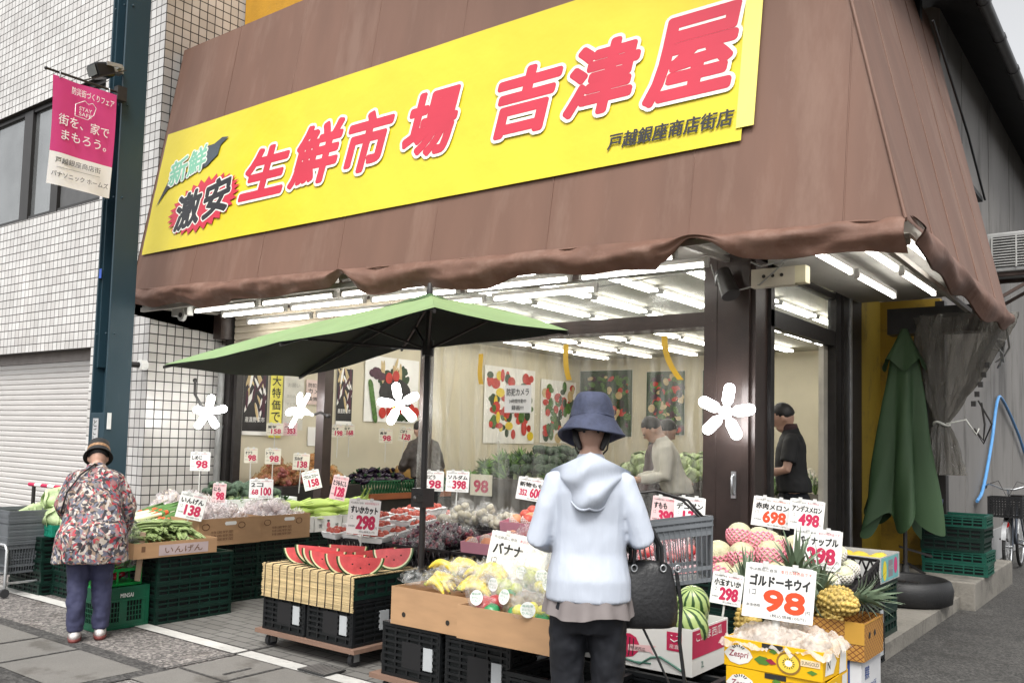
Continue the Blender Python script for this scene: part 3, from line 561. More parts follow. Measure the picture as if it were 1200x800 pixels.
# five-blade lamps
def blade_lamp(label, loc, tilt, spin, arm):
    t = thing('folding_lamp', label, 'lamp', loc, tilt, 'lit five-blade lamps')
    mb = MB(); mb.cyl((0, 0, -.02), (0, 0, -.10), .045, .03, 14); mb.cyl((0, 0, -.10), (0, 0, -.16), .02, .02, 12)
    mb.build('socket', WHITE, t)
    mb = MB(); mb.ell((0, 0, -.01), (.05, .05, .028), 16, 8); mb.build('hub', LEDLIT, t)
    for k in range(5):
        a = spin+2*math.pi*k/5; L_ = [.0]; pts = []
        for q in range(13):
            g = -math.pi/2+math.pi*q/12; pts.append((.185+.045*math.cos(g), .043*math.sin(g)))
        pts += [(.09, .041), (.05, .017), (.05, -.017), (.09, -.041)]
        mb = MB(); mb.prism(pts, .018, 0, Matrix.Rotation(a, 4, 'Z') @ Matrix.Rotation(R(-10+6*math.sin(k*2+spin)), 4, 'Y')); mb.build('blade', LEDLIT, t)
    if arm:
        mb = MB(); mb.tube(arm, .016, 8); mb.ell(arm[-1], .03, 10, 8); mb.build('arm', BLACK, t)
    return t
def aim(d, rollz=0): return tuple(Vector(d).to_track_quat('Z', 'Y').to_euler())
blade_lamp('lit five-blade lamp against the white tiled side wall', (-9.25, 6.25, 1.68), aim((.95, -.15, -.35)), .35, [(0, 0, -.15), (-.1, .15, -.22), (-.1, .3, -.28)])
blade_lamp('lit five-blade lamp seen nearly edge-on in front of the wall notices', (-7.92, 6.55, 1.72), aim((-.30, -.9, .35)), .9, [(0, 0, -.15), (.02, .06, -.22), (.08, .05, -.30)])
blade_lamp('lit five-blade lamp beside the green parasol pole', (-6.45, 6.62, 1.78), aim((.55, -.83, -.05)), .5, [(0, 0, -.15), (.02, 0, -.2), (.05, 0, -.22)])
blade_lamp('lit five-blade lamp on the dark corner pillar', (-2.82, 6.50, 1.70), aim((.35, -.92, -.1)), .15, [(0, 0, -.15), (0, .02, -.18), (.0, .04, -.2)])

# ---------------------------------------------------------------- vinyl curtain and things fixed on it
cur = thing('vinyl_curtain', 'clear wrinkled vinyl curtain across the right half of the shop front', 'curtain', (-4.7, 6.78, 0))
mb = MB(); mb.grid(lambda u, v: (-1.62+3.24*u, .035*math.sin(u*31+2*math.sin(u*7))*(.4+.6*(1-v))+.03*nz((u*6, v*2, 2)), .62+1.80*v), 120, 14); mb.build('sheet', VINYL, cur)
def strip(x, z0, z1, b, nm):
    mb = MB(); mb.grid(lambda u, v: (-.028+.056*u+b*(1-v)**2, -.05-.01*math.sin(v*5), z0+(z1-z0)*v), 4, 12); return mb.build('yellow_tape', mat('mustard tape', (.62, .38, .03), .5), cur, (x, 0, 0))
strip(-.78, 1.98, 2.28, .02, ''); strip(.22, 2.0, 2.33, .05, ''); strip(1.22, 1.98, 2.36, .16, '')
mb = MB(); mb.b2((-.155, -.008, -.13), (.155, 0, .13)); M0 = frame((0, -.009, 0), (1, 0, 0), (0, 0, 1))
for b, bx, o_ in (('防犯カメラ', (-.13, .03, .26, .07), .02), ('24時間作動中', (-.10, -.04, .2, .04), .01), ('録画!!!', (-.07, -.105, .14, .045), .02)): mb.text(b, bx, M0, 1, o_)
tag(mb.build('notice_card', [PAPER, INK], None, (-4.98, 6.70, 1.83)), 'white handwritten notice card hanging on the clear vinyl curtain', 'notice')
# notices and posters on the left inner wall
def poster(name, label, y, z, w, h, lay, mats, x=-9.585):
    mb = MB(); mb.b2((0, -h/2, 0), (w, h/2, .006)); lay(mb, w, h)
    return tag(mb.build(name, mats, None, None, None), label, 'poster') if False else tag(_pl(mb.build(name, mats), x, y, z), label, 'poster')
def _pl(o, x, y, z): o.matrix_world = frame((x, y, z), (0, 1, 0), (0, 0, 1)); return o
VEG = [PAPER, mat('poster green', (.07, .16, .03), .4, .4, 20), mat('poster tomato', (.5, .03, .02), .4, .2, 8), mat('poster purple', (.06, .012, .03), .4, .3, 20), mat('poster dark leaf', (.015, .045, .012), .4, .4, 25), mat('poster yellow', (.75, .55, .03), .4), mat('poster root', (.55, .42, .22), .4, .2, 12), mat('poster black', (.02, .018, .02), .4, .3, 10), INK]
def disc(mb, x, y, rx, ry, m, z=.007, a=0, n=16): mb.flat([(x+rx*math.cos(2*math.pi*i/n)*math.cos(a)-ry*math.sin(2*math.pi*i/n)*math.sin(a), y+rx*math.cos(2*math.pi*i/n)*math.sin(a)+ry*math.sin(2*math.pi*i/n)*math.cos(a)) for i in range(n)], m, None, z)
def vegp(mb, w, h):
    rn = random.Random(3); z = .007
    for i in range(26):
        z += .0002; disc(mb, w*(.18+.6*rn.random()), h*(.25*rn.random()+.05), .06+.05*rn.random(), .05, 4, z, rn.random()*3)
    for i in range(9): z += .0002; disc(mb, w*(.3+.35*rn.random()), h*(.16+.2*rn.random()), .03, .16, 6, z, rn.uniform(-.7, .7))
    for i in range(8): z += .0002; disc(mb, w*(.12+.25*rn.random()), h*(.15+.15*rn.random()), .07, .06, 3, z)
    disc(mb, w*.55, -h*.05, w*.30, h*.24, 7, z+.0003)
    for i in range(9): z += .0004; disc(mb, w*(.1+.10*i/9), h*(.05-.06*i), .05, .09, 1, z, .3)
    for x, y, c in ((.32, -.36, 2), (.45, -.33, 2), (.56, -.30, 5), (.70, -.30, 2), (.86, -.28, 2), (.95, -.33, 2), (.55, .22, 2), (.42, .18, 2)): z += .0004; disc(mb, w*x, h*y, .075, .085, c, z)
    for i in range(8): z += .0004; disc(mb, w*(.5+.45*rn.random()), -h*.42, .07, .04, 4, z, rn.random())
poster('vegetable_poster', 'large poster of a heap of vegetables on the cream inner wall', 9.09, 2.15, 1.15, .98, vegp, VEG)
def dkp(mb, w, h):
    rn = random.Random(5); z = .007
    mb.flat([(0, -h/2), (w, -h/2), (w, h/2), (0, h/2)], 7, None, z)
    for i in range(24): z += .0002; disc(mb, w*(.1+.8*rn.random()), h*(-.15+.55*rn.random()), .02, .13, rn.choice((6, 3, 0)), z, rn.uniform(-.6, .6), 8)
    mb.text('産直野菜市', (w*.1, -h*.30, w*.8, h*.08), Matrix.Identity(4), 0, .01, 0, z+.001); mb.b2((0, -h*.5, z), (w, -h*.44, z+.001), 0)
poster('dark_poster', 'black poster with pale root vegetables by the shutter jamb', 6.98, 1.84, .38, .84, dkp, VEG)
def ylp(mb, w, h):
    mb.flat([(0, -h/2), (w, -h/2), (w, h/2), (0, h/2)], 1, None, .007)
    for i, ch in enumerate('大特価です'): mb.text(ch, (w*.15, h*.5-.16*(i+1)-.01, w*.7, .13), Matrix.Identity(4), 2, .03, 0, .009)
poster('yellow_notice', 'tall yellow paper strip with black brush lettering on the inner wall', 7.40, 1.82, .20, .86, ylp, [PAPER, mat('lemon paper', (.75, .68, .12), .6), INK])
def txp(lines):
    def f(mb, w, h):
        for b, x, y, ww, hh in lines: mb.text(b, (w*x, h*y, w*ww, h*hh), Matrix.Identity(4), 1, .012, 0, .008)
    return f
poster('wall_notice', 'plain white text notice beside the yellow paper strip', 7.62, 1.86, .34, .72, txp([('お願い', .2, .3, .6, .08), ('店内は土足', .15, .1, .7, .06), ('でどうぞ', .15, -.05, .6, .06), ('お会計は', .15, -.2, .6, .06)]), [mat('grey paper', (.6, .58, .52), .6), mat('faint ink', (.35, .34, .3), .6)])
poster('wall_notice', 'pinkish notice with bold black camera lettering on the inner wall', 8.00, 2.03, .36, .34, txp([('防犯', .1, .2, .4, .16), ('カメラ', .1, -.06, .8, .2), ('設置店', .1, -.35, .7, .16)]), [mat('pink paper', (.66, .52, .48), .6), INK])
poster('vegetable_photo', 'narrow dark poster of peppers behind the left front post', 8.55, 2.0, .30, .80, dkp, VEG)
poster('fruit_poster', 'faded red fruit poster on the inner left wall behind the vinyl', 11.9, 2.05, 1.5, 1.35, lambda mb, w, h: [disc(mb, w*(.08+.84*RND.random()), h*(-.42+.84*RND.random()), RND.uniform(.05, .13), RND.uniform(.05, .12), RND.choice((1, 2, 2, 2, 4, 5)), .007+.0002*i) for i in range(70)], VEG)
poster('produce_poster', 'green and red produce poster deeper along the inner left wall', 13.6, 2.0, 1.2, 1.2, lambda mb, w, h: [disc(mb, w*(.08+.84*RND.random()), h*(-.42+.84*RND.random()), RND.uniform(.05, .13), RND.uniform(.05, .12), RND.choice((1, 1, 2, 4, 6)), .007+.0002*i) for i in range(60)], VEG)
poster('blank_card', 'small blank white card low on the inner wall', 8.06, 1.42, .2, .26, lambda mb, w, h: None, [PAPER])
for y, x, nm in ((13.5, -4.2, 'faded red and green fruit poster seen through the vinyl curtain'),):
    pass
def back(name, label, x, z, w, h, lay, mats):
    mb = MB(); mb.b2((-w/2, -h/2, 0), (w/2, h/2, .006)); mb2 = MB(); mb2.v = []
    lay(mb, w, h); o = mb.build(name, mats); o.matrix_world = frame((x, 14.985, z), (1, 0, 0), (0, 0, 1)); return tag(o, label, 'poster')
def frp(mb, w, h):
    rn = random.Random(int(w*100)); z = .007
    mb.b2((-w*.495, -h*.495, .006), (w*.495, h*.495, .0068), 4)
    for i in range(110): z += .0001; disc(mb, -w*.42+w*.84*rn.random(), -h*.42+h*.84*rn.random(), rn.uniform(.03, .09), rn.uniform(.03, .08), rn.choice((1, 1, 2, 3, 4, 6, 7)), z, rn.random()*3)
back('fruit_poster', 'red fruit poster on the far wall behind the vinyl', -10+.0+1.0, 2.2, 1.2, 1.3, frp, VEG)
back('fruit_poster', 'mixed produce poster on the far wall nearest the pillar', -6.4, 2.2, 1.1, 1.2, frp, VEG)
back('fruit_poster', 'green produce poster on the far wall above the hat', -7.7, 2.2, .8, 1.2, frp, VEG)
mb = MB(); mb.cyl((-3.0, 14.98, 2.0), (-3.0, 14.93, 2.0), .17, .17, 24); mb.cyl((-3.0, 14.93, 2.0), (-3.0, 14.925, 2.0), .15, .15, 24, 1); mb.b2((-3.005, 14.92, 2.0), (-2.995, 14.925, 2.12), 2); mb.b2((-3.0, 14.92, 1.995), (-2.92, 14.925, 2.005), 2)
tag(mb.build('wall_clock', [SILVER, PAPER, INK]), 'round white clock on the far wall seen through the side door', 'clock')
mb = MB(); mb.b2((-3.9, 14.7, 2.45), (-2.8, 15.0, 2.78)); mb.b2((-3.85, 14.69, 2.5), (-2.85, 14.70, 2.53), 1)
tag(bevel(mb.build('air_conditioner', [mat('beige plastic', (.5, .46, .38), .5), BLACK]), .02), 'beige wall air conditioner above the clock inside the shop', 'air conditioner')

# ---------------------------------------------------------------- open green parasol
GP2 = mat('sky-paled green parasol cloth', (.22, .33, .155), .65, .08, 3, .2, 30); GP = mat('green parasol cloth', (.038, .082, .032), .6, .08, 3, .05, 40); GPU = mat('dark parasol lining', (.006, .012, .009), .7, .1, 4)  # open parasol's top colour is paled to carry the sky's reflection
par = thing('open_parasol', 'open green market parasol standing among the fruit stalls', 'parasol', (-3.92, 4.27, 0))
ap = Vector((.0, .0, 2.36)); rim = [Vector(p)-Vector((-3.92, 4.27, 0)) for p in ((-6.24, 3.81, 1.95), (-4.5, 3.53, 2.02), (-2.92, 3.22, 2.085), (-2.87, 4.34, 2.095), (-4.5, 4.62, 2.09), (-6.3, 5.18, 1.965))]
mb = MB(); un = MB()
for i in range(6):
    a, b = rim[i], rim[(i+1) % 6]
    def pan(u, v, a=a, b=b, dz=0.):
        e = a.lerp(b, u); e = e+Vector((0, 0, .0))*1; p = ap.lerp(e, v); p.z += .03*math.sin(math.pi*v)-.02*math.sin(math.pi*u)*v+.01*nz((u*3, v*3, i))*v+dz; return tuple(p)
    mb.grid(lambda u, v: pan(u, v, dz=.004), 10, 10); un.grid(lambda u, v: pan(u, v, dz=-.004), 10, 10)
can = mb.build('canopy', GP2, par); un.build('underside', GPU, par)  # near-black sheet set close under the canopy
mb = MB()
for i in range(6):
    a, b = rim[i]*.15+Vector((0, 0, ap.z*.85+.02)), rim[(i+1) % 6]*.15+Vector((0, 0, ap.z*.85+.02))
    mb.add([(ap.x, ap.y, ap.z+.035), a+Vector((0, 0, -.0)), b+Vector((0, 0, 0))], [(0, 1, 2)])
mb.build('vent_cap', mat('green vent cloth', (.05, .12, .05), .6), can)
MB().capsule((0, 0, 2.35), (0, 0, 2.45), .035, .015).build('finial', BLACK, par)
MB().tube([(0, 0, .0), (0, 0, 2.36)], .021, 12).build('pole', BLACK, par)
for i in range(6):
    e = rim[i]; MB().bar(ap+Vector((0, 0, -.03)), e+Vector((0, 0, -.015)), .014, .02).build('rib', BLACK, par)
    MB().bar((0, 0, 2.02), ap.lerp(e, .5)+Vector((0, 0, -.02)), .012, .014).build('strut', BLACK, par)
mb = MB(); mb.cyl((0, 0, 1.98), (0, 0, 2.08), .04, .04, 12); mb.build('runner', BLACK, par)
mb = MB(); mb.b2((-.05, -.06, 1.0), (.05, .05, 1.12)); mb.cyl((0, -.06, 1.06), (.06, -.1, 1.06), .025); mb.build('clamp', BLACK, par)
mb = MB(); mb.lathe([(0, 0), (.22, 0), (.24, .03), (.24, .07), (.06, .10), (.045, .25), (.025, .25)], 20); mb.build('base', mat('black parasol base', (.02, .02, .02), .6), par)

# ---------------------------------------------------------------- alley side: folded parasol, plastic, crates, tyre, bicycle, hose
cp = thing('folded_parasol', 'folded green parasol leaning in the ochre recess by the side door', 'parasol', (-2.13, 9.15, .1))
prof = [(2.46, .035), (2.38, .08), (2.2, .13), (1.9, .17), (1.5, .23), (1.0, .30), (.7, .33), (.45, .36)]
def fold(u, v):
    z = 2.46-1.80*v; k = v; rad = .05+.05*min(1, v*8)+.175*k**.9; a = 2*math.pi*u
    rad *= 1+.07*math.sin(a*11+k*9)*k+(.12+.36*k)*math.sin(a*5+1.1+.6*math.sin(k*3))*min(1, k*3)
    dz = -.13*k*k*math.sin(a*5+2.2)-.07*k*math.sin(a*2)
    return (rad*math.cos(a)*1.0-.05*k, rad*math.sin(a)*.62, z+dz)
mb = MB(); mb.grid(fold, 110, 36); cn = mb.build('canopy', GP, cp)
def capf(u, v):
    a = 2*math.pi*u; rad = .03+.165*v; return (rad*math.cos(a)*(1+.15*math.sin(a*5)*v), rad*math.sin(a)*.75*(1+.15*math.sin(a*5)*v), 2.52-.36*v-.06*v*math.sin(a*4+1))
mb = MB(); mb.grid(capf, 60, 8); mb.build('vent_cap', GP, cn)
MB().tube([(0, 0, .0), (0, 0, 2.5)], .02, 10).build('pole', BLACK, cp)
MB().lathe([(0, 0), (.2, 0), (.22, .04), (.2, .08), (.05, .1), (.03, .25)], 18).build('base', mat('black parasol base', (.02, .02, .02), .6), cp)
PLA = film('grey bundled plastic', (.86, .84, .80), .5, .15, (6, 6, .5), .03, 4, (.20, .19, .175))
rp = thing('rolled_plastic', 'bundle of clear plastic sheet tied up under the alley awning', 'plastic sheet', (-1.72, 9.25, 1.3))
def bun(u, v):
    a = 2*math.pi*u; z = 1.44-1.86*v*.82
    if v < .68: w = .36-.31*(v/.68)**1.4; cx = .10-.20*(v/.68)
    else: w = .05+.13*((v-.68)/.32)**.7; cx = -.10+.02*(v-.68)
    w *= 1+.22*math.sin(a*9+3*math.sin(v*5))+.1*math.sin(a*17+v*9)
    return (cx+w*math.cos(a), .45*w*math.sin(a), z)
mb = MB(); mb.grid(bun, 120, 44); mb.build('sheet', PLA, rp)
mb = MB(); mb.tube([(-.10+.07*math.cos(k/12*6.283), .05*math.sin(k/12*6.283), .40+.02*math.sin(k)) for k in range(13)], .012, 6); mb.tube([(-.05, -.05, .40), (.12, -.05, .44), (.2, -.03, .30), (.22, 0, .36)], .008, 6); mb.build('tie_string', mat('white string', (.65, .65, .6), .6), rp)
mb = MB()
for k in range(2): mb.tube([(.22+.03*math.sin(k*2), -.03, .62-.02*k), (.30+.03*math.cos(k*3), -.02, .40), (.26, -.03, .22+.03*k), (.18, 0, .36)], .009, 6)
for k in range(5): mb.box((.30-.03*k, -.02, .95-.09*k), (.04, .04, .05))
mb.build('hook_strap', BLACK, rp)
hs_ = MB(); HB = mat('light blue hose', (.10, .30, .62), .35, .1, 8); HD = mat('blue grey hose', (.09, .10, .17), .4)
def hose(pts, n=60, m=0):
    P = [Vector(p) for p in pts]; out = []
    for i in range(len(P)-1):
        p0, p1, p2, p3 = P[max(i-1, 0)], P[i], P[i+1], P[min(i+2, len(P)-1)]
        for k in range(8):
            t = k/8; out.append(.5*((2*p1)+(p2-p0)*t+(2*p0-5*p1+4*p2-p3)*t*t+(3*p1-p0-3*p2+p3)*t**3))
    hs_.tube(out+[P[-1]], .02, 8, m)
hose([(-1.96, 11.9, .85), (-1.955, 12.3, 1.0), (-1.95, 12.9, 1.55), (-1.95, 13.4, 2.12), (-1.95, 13.9, 2.15), (-1.95, 15.2, 1.75), (-1.95, 16.0, 1.42), (-1.95, 16.15, 1.5), (-1.95, 16.9, 2.1), (-1.95, 18, 2.4)])
hose([(-2.42, 10.1, .75), (-2.38, 10.09, 1.0), (-2.30, 10.09, 1.08), (-2.2, 10.06, .90), (-2.08, 10.02, .80), (-1.99, 9.97, .86), (-1.97, 9.96, .95)], m=1)
tag(hs_.build('water_hose', [HB, HD]), 'blue water hose looped along the grey alley wall', 'hose')
ac = thing('condenser_unit', 'white air conditioner unit bracketed high on the grey alley wall', 'air conditioner', (-1.62, 13.0, 3.80))
mb = MB(); mb.b2((-.38, 0, 0), (.30, .75, .52)); bevel(mb.build('casing', mat('off white casing', (.42, .42, .41), .5), ac), .02)
mb = MB(); mb.b2((-.30, -.012, .06), (.24, -.004, .46))
for i in range(11): mb.b2((-.30, -.024, .07+i*.036), (.24, -.012, .082+i*.036), 1)
for x in (-.31, -.03, .24): mb.b2((x-.008, -.028, .05), (x+.008, -.01, .47), 1)
mb.build('grille', [BLACK, mat('grille wire', (.5, .5, .48), .4)], ac)
mb = MB(); mb.b2((-.38, .05, -.05), (.3, .12, -.004)); mb.b2((-.38, .6, -.05), (.3, .67, -.004)); mb.bar((-.37, .1, -.4), (.25, .1, -.05), .04); mb.bar((-.37, .64, -.4), (.25, .64, -.05), .04); mb.tube([(-.3, .0, .02), (-.42, -.1, -.1), (-.40, -.1, -.5), (-.36, 0, -.9)], .02, 6); mb.build('bracket', mat('rusty bracket', (.09, .06, .05), .7, .3, 9), ac)
ty = thing('rubber_tub', 'low round black rubber tub on the concrete step', 'rubber tub', (-2.0, 8.50, .1))
mb = MB(); mb.lathe([(.0, .0), (.36, 0), (.40, .02), (.41, .13), (.39, .20), (.36, .215), (.34, .20), (.33, .15), (.2, .14), (0, .14)], 36); mb.build('tub', mat('black rubber', (.014, .014, .015), .55, .2, 12, .2, 60), ty)
mb = MB()
for k in range(10): a = k*.63; mb.box((.18*math.cos(a), .18*math.sin(a), .15), (.08, .05, .02))
mb.build('tread_lug', BLACK, ty)

wr_ = MB(); rw = random.Random(12)
for k in range(5):
    z0 = 2.55+.05*k*rw.random(); wr_.tube([(-1.30-.25*rw.random(), 9.5+rw.random()*.3, z0), (-1.45+.1*rw.random(), 10.2, 2.45+.15*rw.random()), (-1.6+.1*rw.random(), 11.2, 2.40+.2*rw.random()), (-1.9, 12.5+rw.random(), 2.5+.3*rw.random())], .012, 6, k % 2)
tag(wr_.build('cable_bundle', [mat('pale cable', (.34, .34, .33), .5), BLACK]), 'tangled bundle of pale and black cables under the alley end of the awning', 'cables')
# ---------------------------------------------------------------- goods: kinds that repeat
class Kind:
    """a kind of thing: its parts' meshes are made once, every placed one is its own object"""
    def __init__(s, name, cat, parts): s.name = name; s.cat = cat; s.parts = []; \
        [s.parts.append((n, s._me(n, mb, ms))) for n, mb, ms in parts]
    def _me(s, n, mb, ms):
        o = mb.build(n, ms); me = o.data; bpy.data.objects.remove(o); return me
    def put(s, loc, rot=(0, 0, 0), label=None, group=None, sc=1):
        if not isinstance(rot, (tuple, list)): rot = (0, 0, rot)
        if len(s.parts) == 1: o = bpy.data.objects.new(s.name, s.parts[0][1])
        else:
            o = bpy.data.objects.new(s.name, None); o.empty_display_size = .05
            for n, me in s.parts: c = bpy.data.objects.new(n, me); c.parent = o; COL.objects.link(c)
        COL.objects.link(o); o.location = loc; o.rotation_euler = rot; o.scale = (sc,)*3 if not isinstance(sc, tuple) else sc
        return tag(o, label, s.cat, group)
def jit(a): return RND.uniform(-a, a)
def heap(kind, label, group, x0, x1, y0, y1, z, step, rows=2, dz=.05, rot=None, sc=(.9, 1.1), drop=.0, rise=0.):
    n = 0
    for r in range(rows):
        m = r*step*.55; y = y0+m
        while y <= y1-m+1e-6:
            x = x0+m
            while x <= x1-m+1e-6:
                if RND.random() >= drop:
                    q = rot() if rot else (jit(.5), jit(.5), RND.uniform(0, 6.28))
                    kind.put((x+jit(step*.22), y+jit(step*.22), z+r*dz+jit(dz*.15)+rise*(y-y0)), q, label, group, RND.uniform(*sc)); n += 1
                x += step
            y += step
    return n
# crates -----------------------------------------------------------------
CRD = mat('crate gap shade', (.003, .005, .005), .8, .1)  # solid panel blackened to give the shade between the ribs
def crate_mb(w, d, h, rib=.03, th=.022, open_=False, vs=.09, bottom=True):
    mb = MB()
    if bottom: mb.b2((-w/2+.004, -d/2+.004, .0), (w/2-.004, d/2-.004, .012))
    for ax in (0, 1):
        L, D = (w, d) if ax == 0 else (d, w)
        for s in (-1, 1):
            M = (Matrix.Identity(4) if ax == 0 else Matrix.Rotation(R(90), 4, 'Z')) @ I(0, s*(D/2-th/2), 0)
            mb.b2((-L/2+.002*ax, -th*.1*1, .012), (L/2-.002*ax, th*.1, h-.01), 1, M) if not open_ else None
            mb.b2((-L/2-.001*ax, -th*.75, h-.022), (L/2+.001*ax, th*.6, h), 0, M); mb.b2((-L/2-.0013*ax, -th*.7, 0), (L/2+.0013*ax, th*.55, .018), 0, M)
            k = .018+rib
            while k < h-.03: mb.b2((-L/2+.01, -th*.72, k-rib*.2), (L/2-.01, th*.6, k+rib*.2), 0, M); k += rib
            x = -L/2+.012
            while x < L/2: mb.b2((x-.006, -th*.66, .015), (x+.006, th*.55, h-.02), 0, M); x += vs
    for sx in (-1, 1):
        for sy in (-1, 1): mb.b2((sx*(w/2-.012)-.0135, sy*(d/2-.012)-.0135, .002), (sx*(w/2-.012)+.0135, sy*(d/2-.012)+.0135, h-.002))
    return mb
def mesh_crate_mb(w, d, h, dark=True):
    mb = MB(); mb.b2((-w/2, -d/2, 0), (w/2, d/2, .01))
    for ax in (0, 1):
        L, D = (w, d) if ax == 0 else (d, w); n = max(3, int(L/.055)); p = L/n
        for s in (-1, 1):
            M = (Matrix.Identity(4) if ax == 0 else Matrix.Rotation(R(90), 4, 'Z')) @ I(0, s*D/2, 0)
            for i in range(-1, n+1):
                for sg in (-1, 1):
                    a = Vector((-L/2+i*p+(0 if sg > 0 else p*1.0), 0, .01)); b = a+Vector((sg*p*1.0, 0, h-.02)); q = [v for v in (a, b)]
                    lo, hi = -L/2, L/2
                    if max(a.x, b.x) < lo+1e-4 or min(a.x, b.x) > hi-1e-4: continue
                    def clip(u, v):
                        for lim, cmp in ((lo, -1), (hi, 1)):
                            if (u.x-lim)*cmp > 0: t = (lim-u.x)/(v.x-u.x); u = u+(v-u)*t
                        return u
                    mb.bar(clip(a, b), clip(b, a), .011, .008, 0, M, up=(0, 1, 0))
            for z in (.012, h-.012): mb.bar((-L/2, 0, z), (L/2, 0, z), .014, .018, 0, M)
    return mb
K_fold = Kind('folding_crate', 'crate', [('crate', crate_mb(.66, .58, .099, .030), [CRATE, CRD])])
K_foldw = Kind('folding_crate', 'crate', [('crate', crate_mb(.47, .58, .099, .030), [CRATE, CRD])])
def gc_mb():
    mb = crate_mb(.40, .42, .30, 9, .012, True, 9)
    for ax in (0, 1):
        L, D = (.40, .42) if ax == 0 else (.42, .40)
        for s in (-1, 1):
            M = (Matrix.Identity(4) if ax == 0 else Matrix.Rotation(R(90), 4, 'Z')) @ I(0, s*(D/2-.006), 0)
            mb.b2((-L/2+.003, -.004, .20), (L/2-.003, .004, .29), 0, M); mb.b2((-L/2+.003, -.004, .012), (L/2-.003, .004, .05), 0, M); mb.b2((-L/2+.003, -.009, .195), (L/2-.003, .009, .21), 0, M)
            for x0, x1 in ((-L/2+.003, -L/2+.05), (-.03, .03), (L/2-.05, L/2-.003)): mb.b2((x0, -.0042, .05), (x1, .0042, .20), 0, M)
            x = -L/2+.06
            while x < L/2-.05: mb.b2((x-.003, -.003, .05), (x+.003, .003, .195), 0, M); x += .024
            for z in (.085, .12, .155): mb.b2((-L/2+.05, -.0033, z-.003), (L/2-.05, .0033, z+.003), 0, M)
            mb.b2((-L/2+.03, -.0008+.012*-s, .05), (L/2-.03, .0008+.012*-s, .195), 1, M)
    return mb
tagm = MB(); tagm.b2((.10, -.297, .07), (.165, -.288, .19)); tagm.b2((-.06, -.295, .06), (.08, -.286, .20), 1)
tags = MB(); tags.b2((.210, -.06, .08), (.2225, .02, .20))
LBL = mat('pale crate label', (.40, .42, .43), .5, .1)
K_black = Kind('produce_crate', 'crate', [('crate_body', crate_mb(.43, .58, .29, .034), [CRATEB, CRD]), ('label_plate', tagm, [LBL, mat('crate recess', (.006, .006, .007), .6)]), ('label_plate', tags, LBL)])
K_green = Kind('green_crate', 'crate', [('crate', gc_mb(), [CRATEG, CRD])])
K_mesh = Kind('mesh_crate', 'crate', [('crate', mesh_crate_mb(.62, .44, .17), mat('black lattice plastic', (.012, .010, .012), .35))])
def stack(kind, x, y, n, where, grp, rz=0, z=0, h=.0995):
    for i in range(n): kind.put((x+jit(.006), y+jit(.006), z+i*h), rz+jit(.008), 'dark green folded crate in the stack '+where, grp)
Q = R(90)
stack(K_fold, -6.435, 4.12, 5, 'under the box of green beans', 'folded crates under the beans', Q)
stack(K_foldw, -6.75, 4.75, 5, 'under the nearer garlic box', 'folded crates under the near garlic', 0)
stack(K_foldw, -6.75, 5.25, 5, 'under the farther garlic box', 'folded crates under the far garlic', 0)
stack(K_fold, -7.07, 5.86, 5, 'under the corn boxes', 'folded crates under the corn', Q)
stack(K_fold, -8.2, 4.10, 5, 'under the cabbages', 'folded crates under the cabbages', Q)
stack(K_fold, -7.62, 4.2, 5, 'behind the stooping woman', 'folded crates behind the stooping woman', Q)
stack(K_fold, -7.02, 4.12, 5, 'under the leeks', 'folded crates under the leeks', Q)
stack(K_fold, -7.45, 4.95, 7, 'under the bagged white mushrooms', 'folded crates under the mushrooms', Q)
stack(K_fold, -7.72, 5.7, 6, 'under the white broccoli box', 'folded crates under the broccoli', Q)
# cartons ----------------------------------------------------------------
def carton_mb(w, d, h, m=0, t=.005, mi=None):
    mb = MB(); mi = m if mi is None else mi
    mb.b2((-w/2, -d/2, 0), (w/2, d/2, .006), m)
    for s in (-1, 1):
        mb.b2((-w/2, s*d/2-(t if s > 0 else 0), .006), (w/2, s*d/2+(0 if s > 0 else t), h), m); mb.b2((s*w/2-(t if s > 0 else 0), -d/2+t, .006), (s*w/2+(0 if s > 0 else t), d/2-t, h-.001), m)
    return mb
def fronts(w, d):  # printing planes: street side and alley side
    return frame((-w/2, -d/2-.001, 0), (1, 0, 0), (0, 0, 1)), frame((w/2+.001, -d/2, 0), (0, 1, 0), (0, 0, 1))
def carton(name, label, loc, w, d, h, mats, draw=None, rz=0, tilt=0, group=None):
    mb = carton_mb(w, d, h)
    if draw: draw(mb, *fronts(w, d))
    o = mb.build(name, mats, None, loc, (tilt, 0, rz)); return tag(o, label, 'box', group)
CPR = mat('brown print on cardboard', (.16, .08, .04), .8); KR = mat('deep red print', (.45, .015, .07), .5)
def bean_print(mb, F, A):
    mb.b2((.20, .012, 0), (.62, .09, .0012), 2, A); mb.text('いんげん', (.25, .025, .32, .05), A, 1, .02, 0, .002); mb.b2((.06, .05, 0), (.09, .09, .001), 1, A)
carton('cardboard_tray', 'low cardboard tray piled with green beans', (-6.40, 3.92, .505), .58, .70, .115, [CARD, CPR, mat('lilac print', (.45, .36, .36), .8)], bean_print)
def gar_print(mb, F, A):
    for y in (.07, .42): mb.tube([(y+.035*math.cos(a*.63), .16+.025*math.sin(a*.63), .001) for a in range(11)], .003, 4, 1, A)
    for i in range(3): mb.text('特選野菜', (.12, .04+i*.03, .22, .022), A, 1, .01, 0, .001)
    mb.flat([(.26, .165), (.36, .165), (.37, .18), (.36, .195), (.26, .195), (.25, .18)], 2, A, .0012)
carton('cardboard_box', 'cardboard box of white garlic bags nearer the street', (-6.68, 4.62, .505), .50, .62, .225, [CARD, CPR, PAPER], gar_print)
carton('cardboard_box', 'cardboard box of garlic bags between the near garlic and the corn', (-6.70, 5.22, .505), .50, .55, .22, [CARD, CPR, PAPER], gar_print)
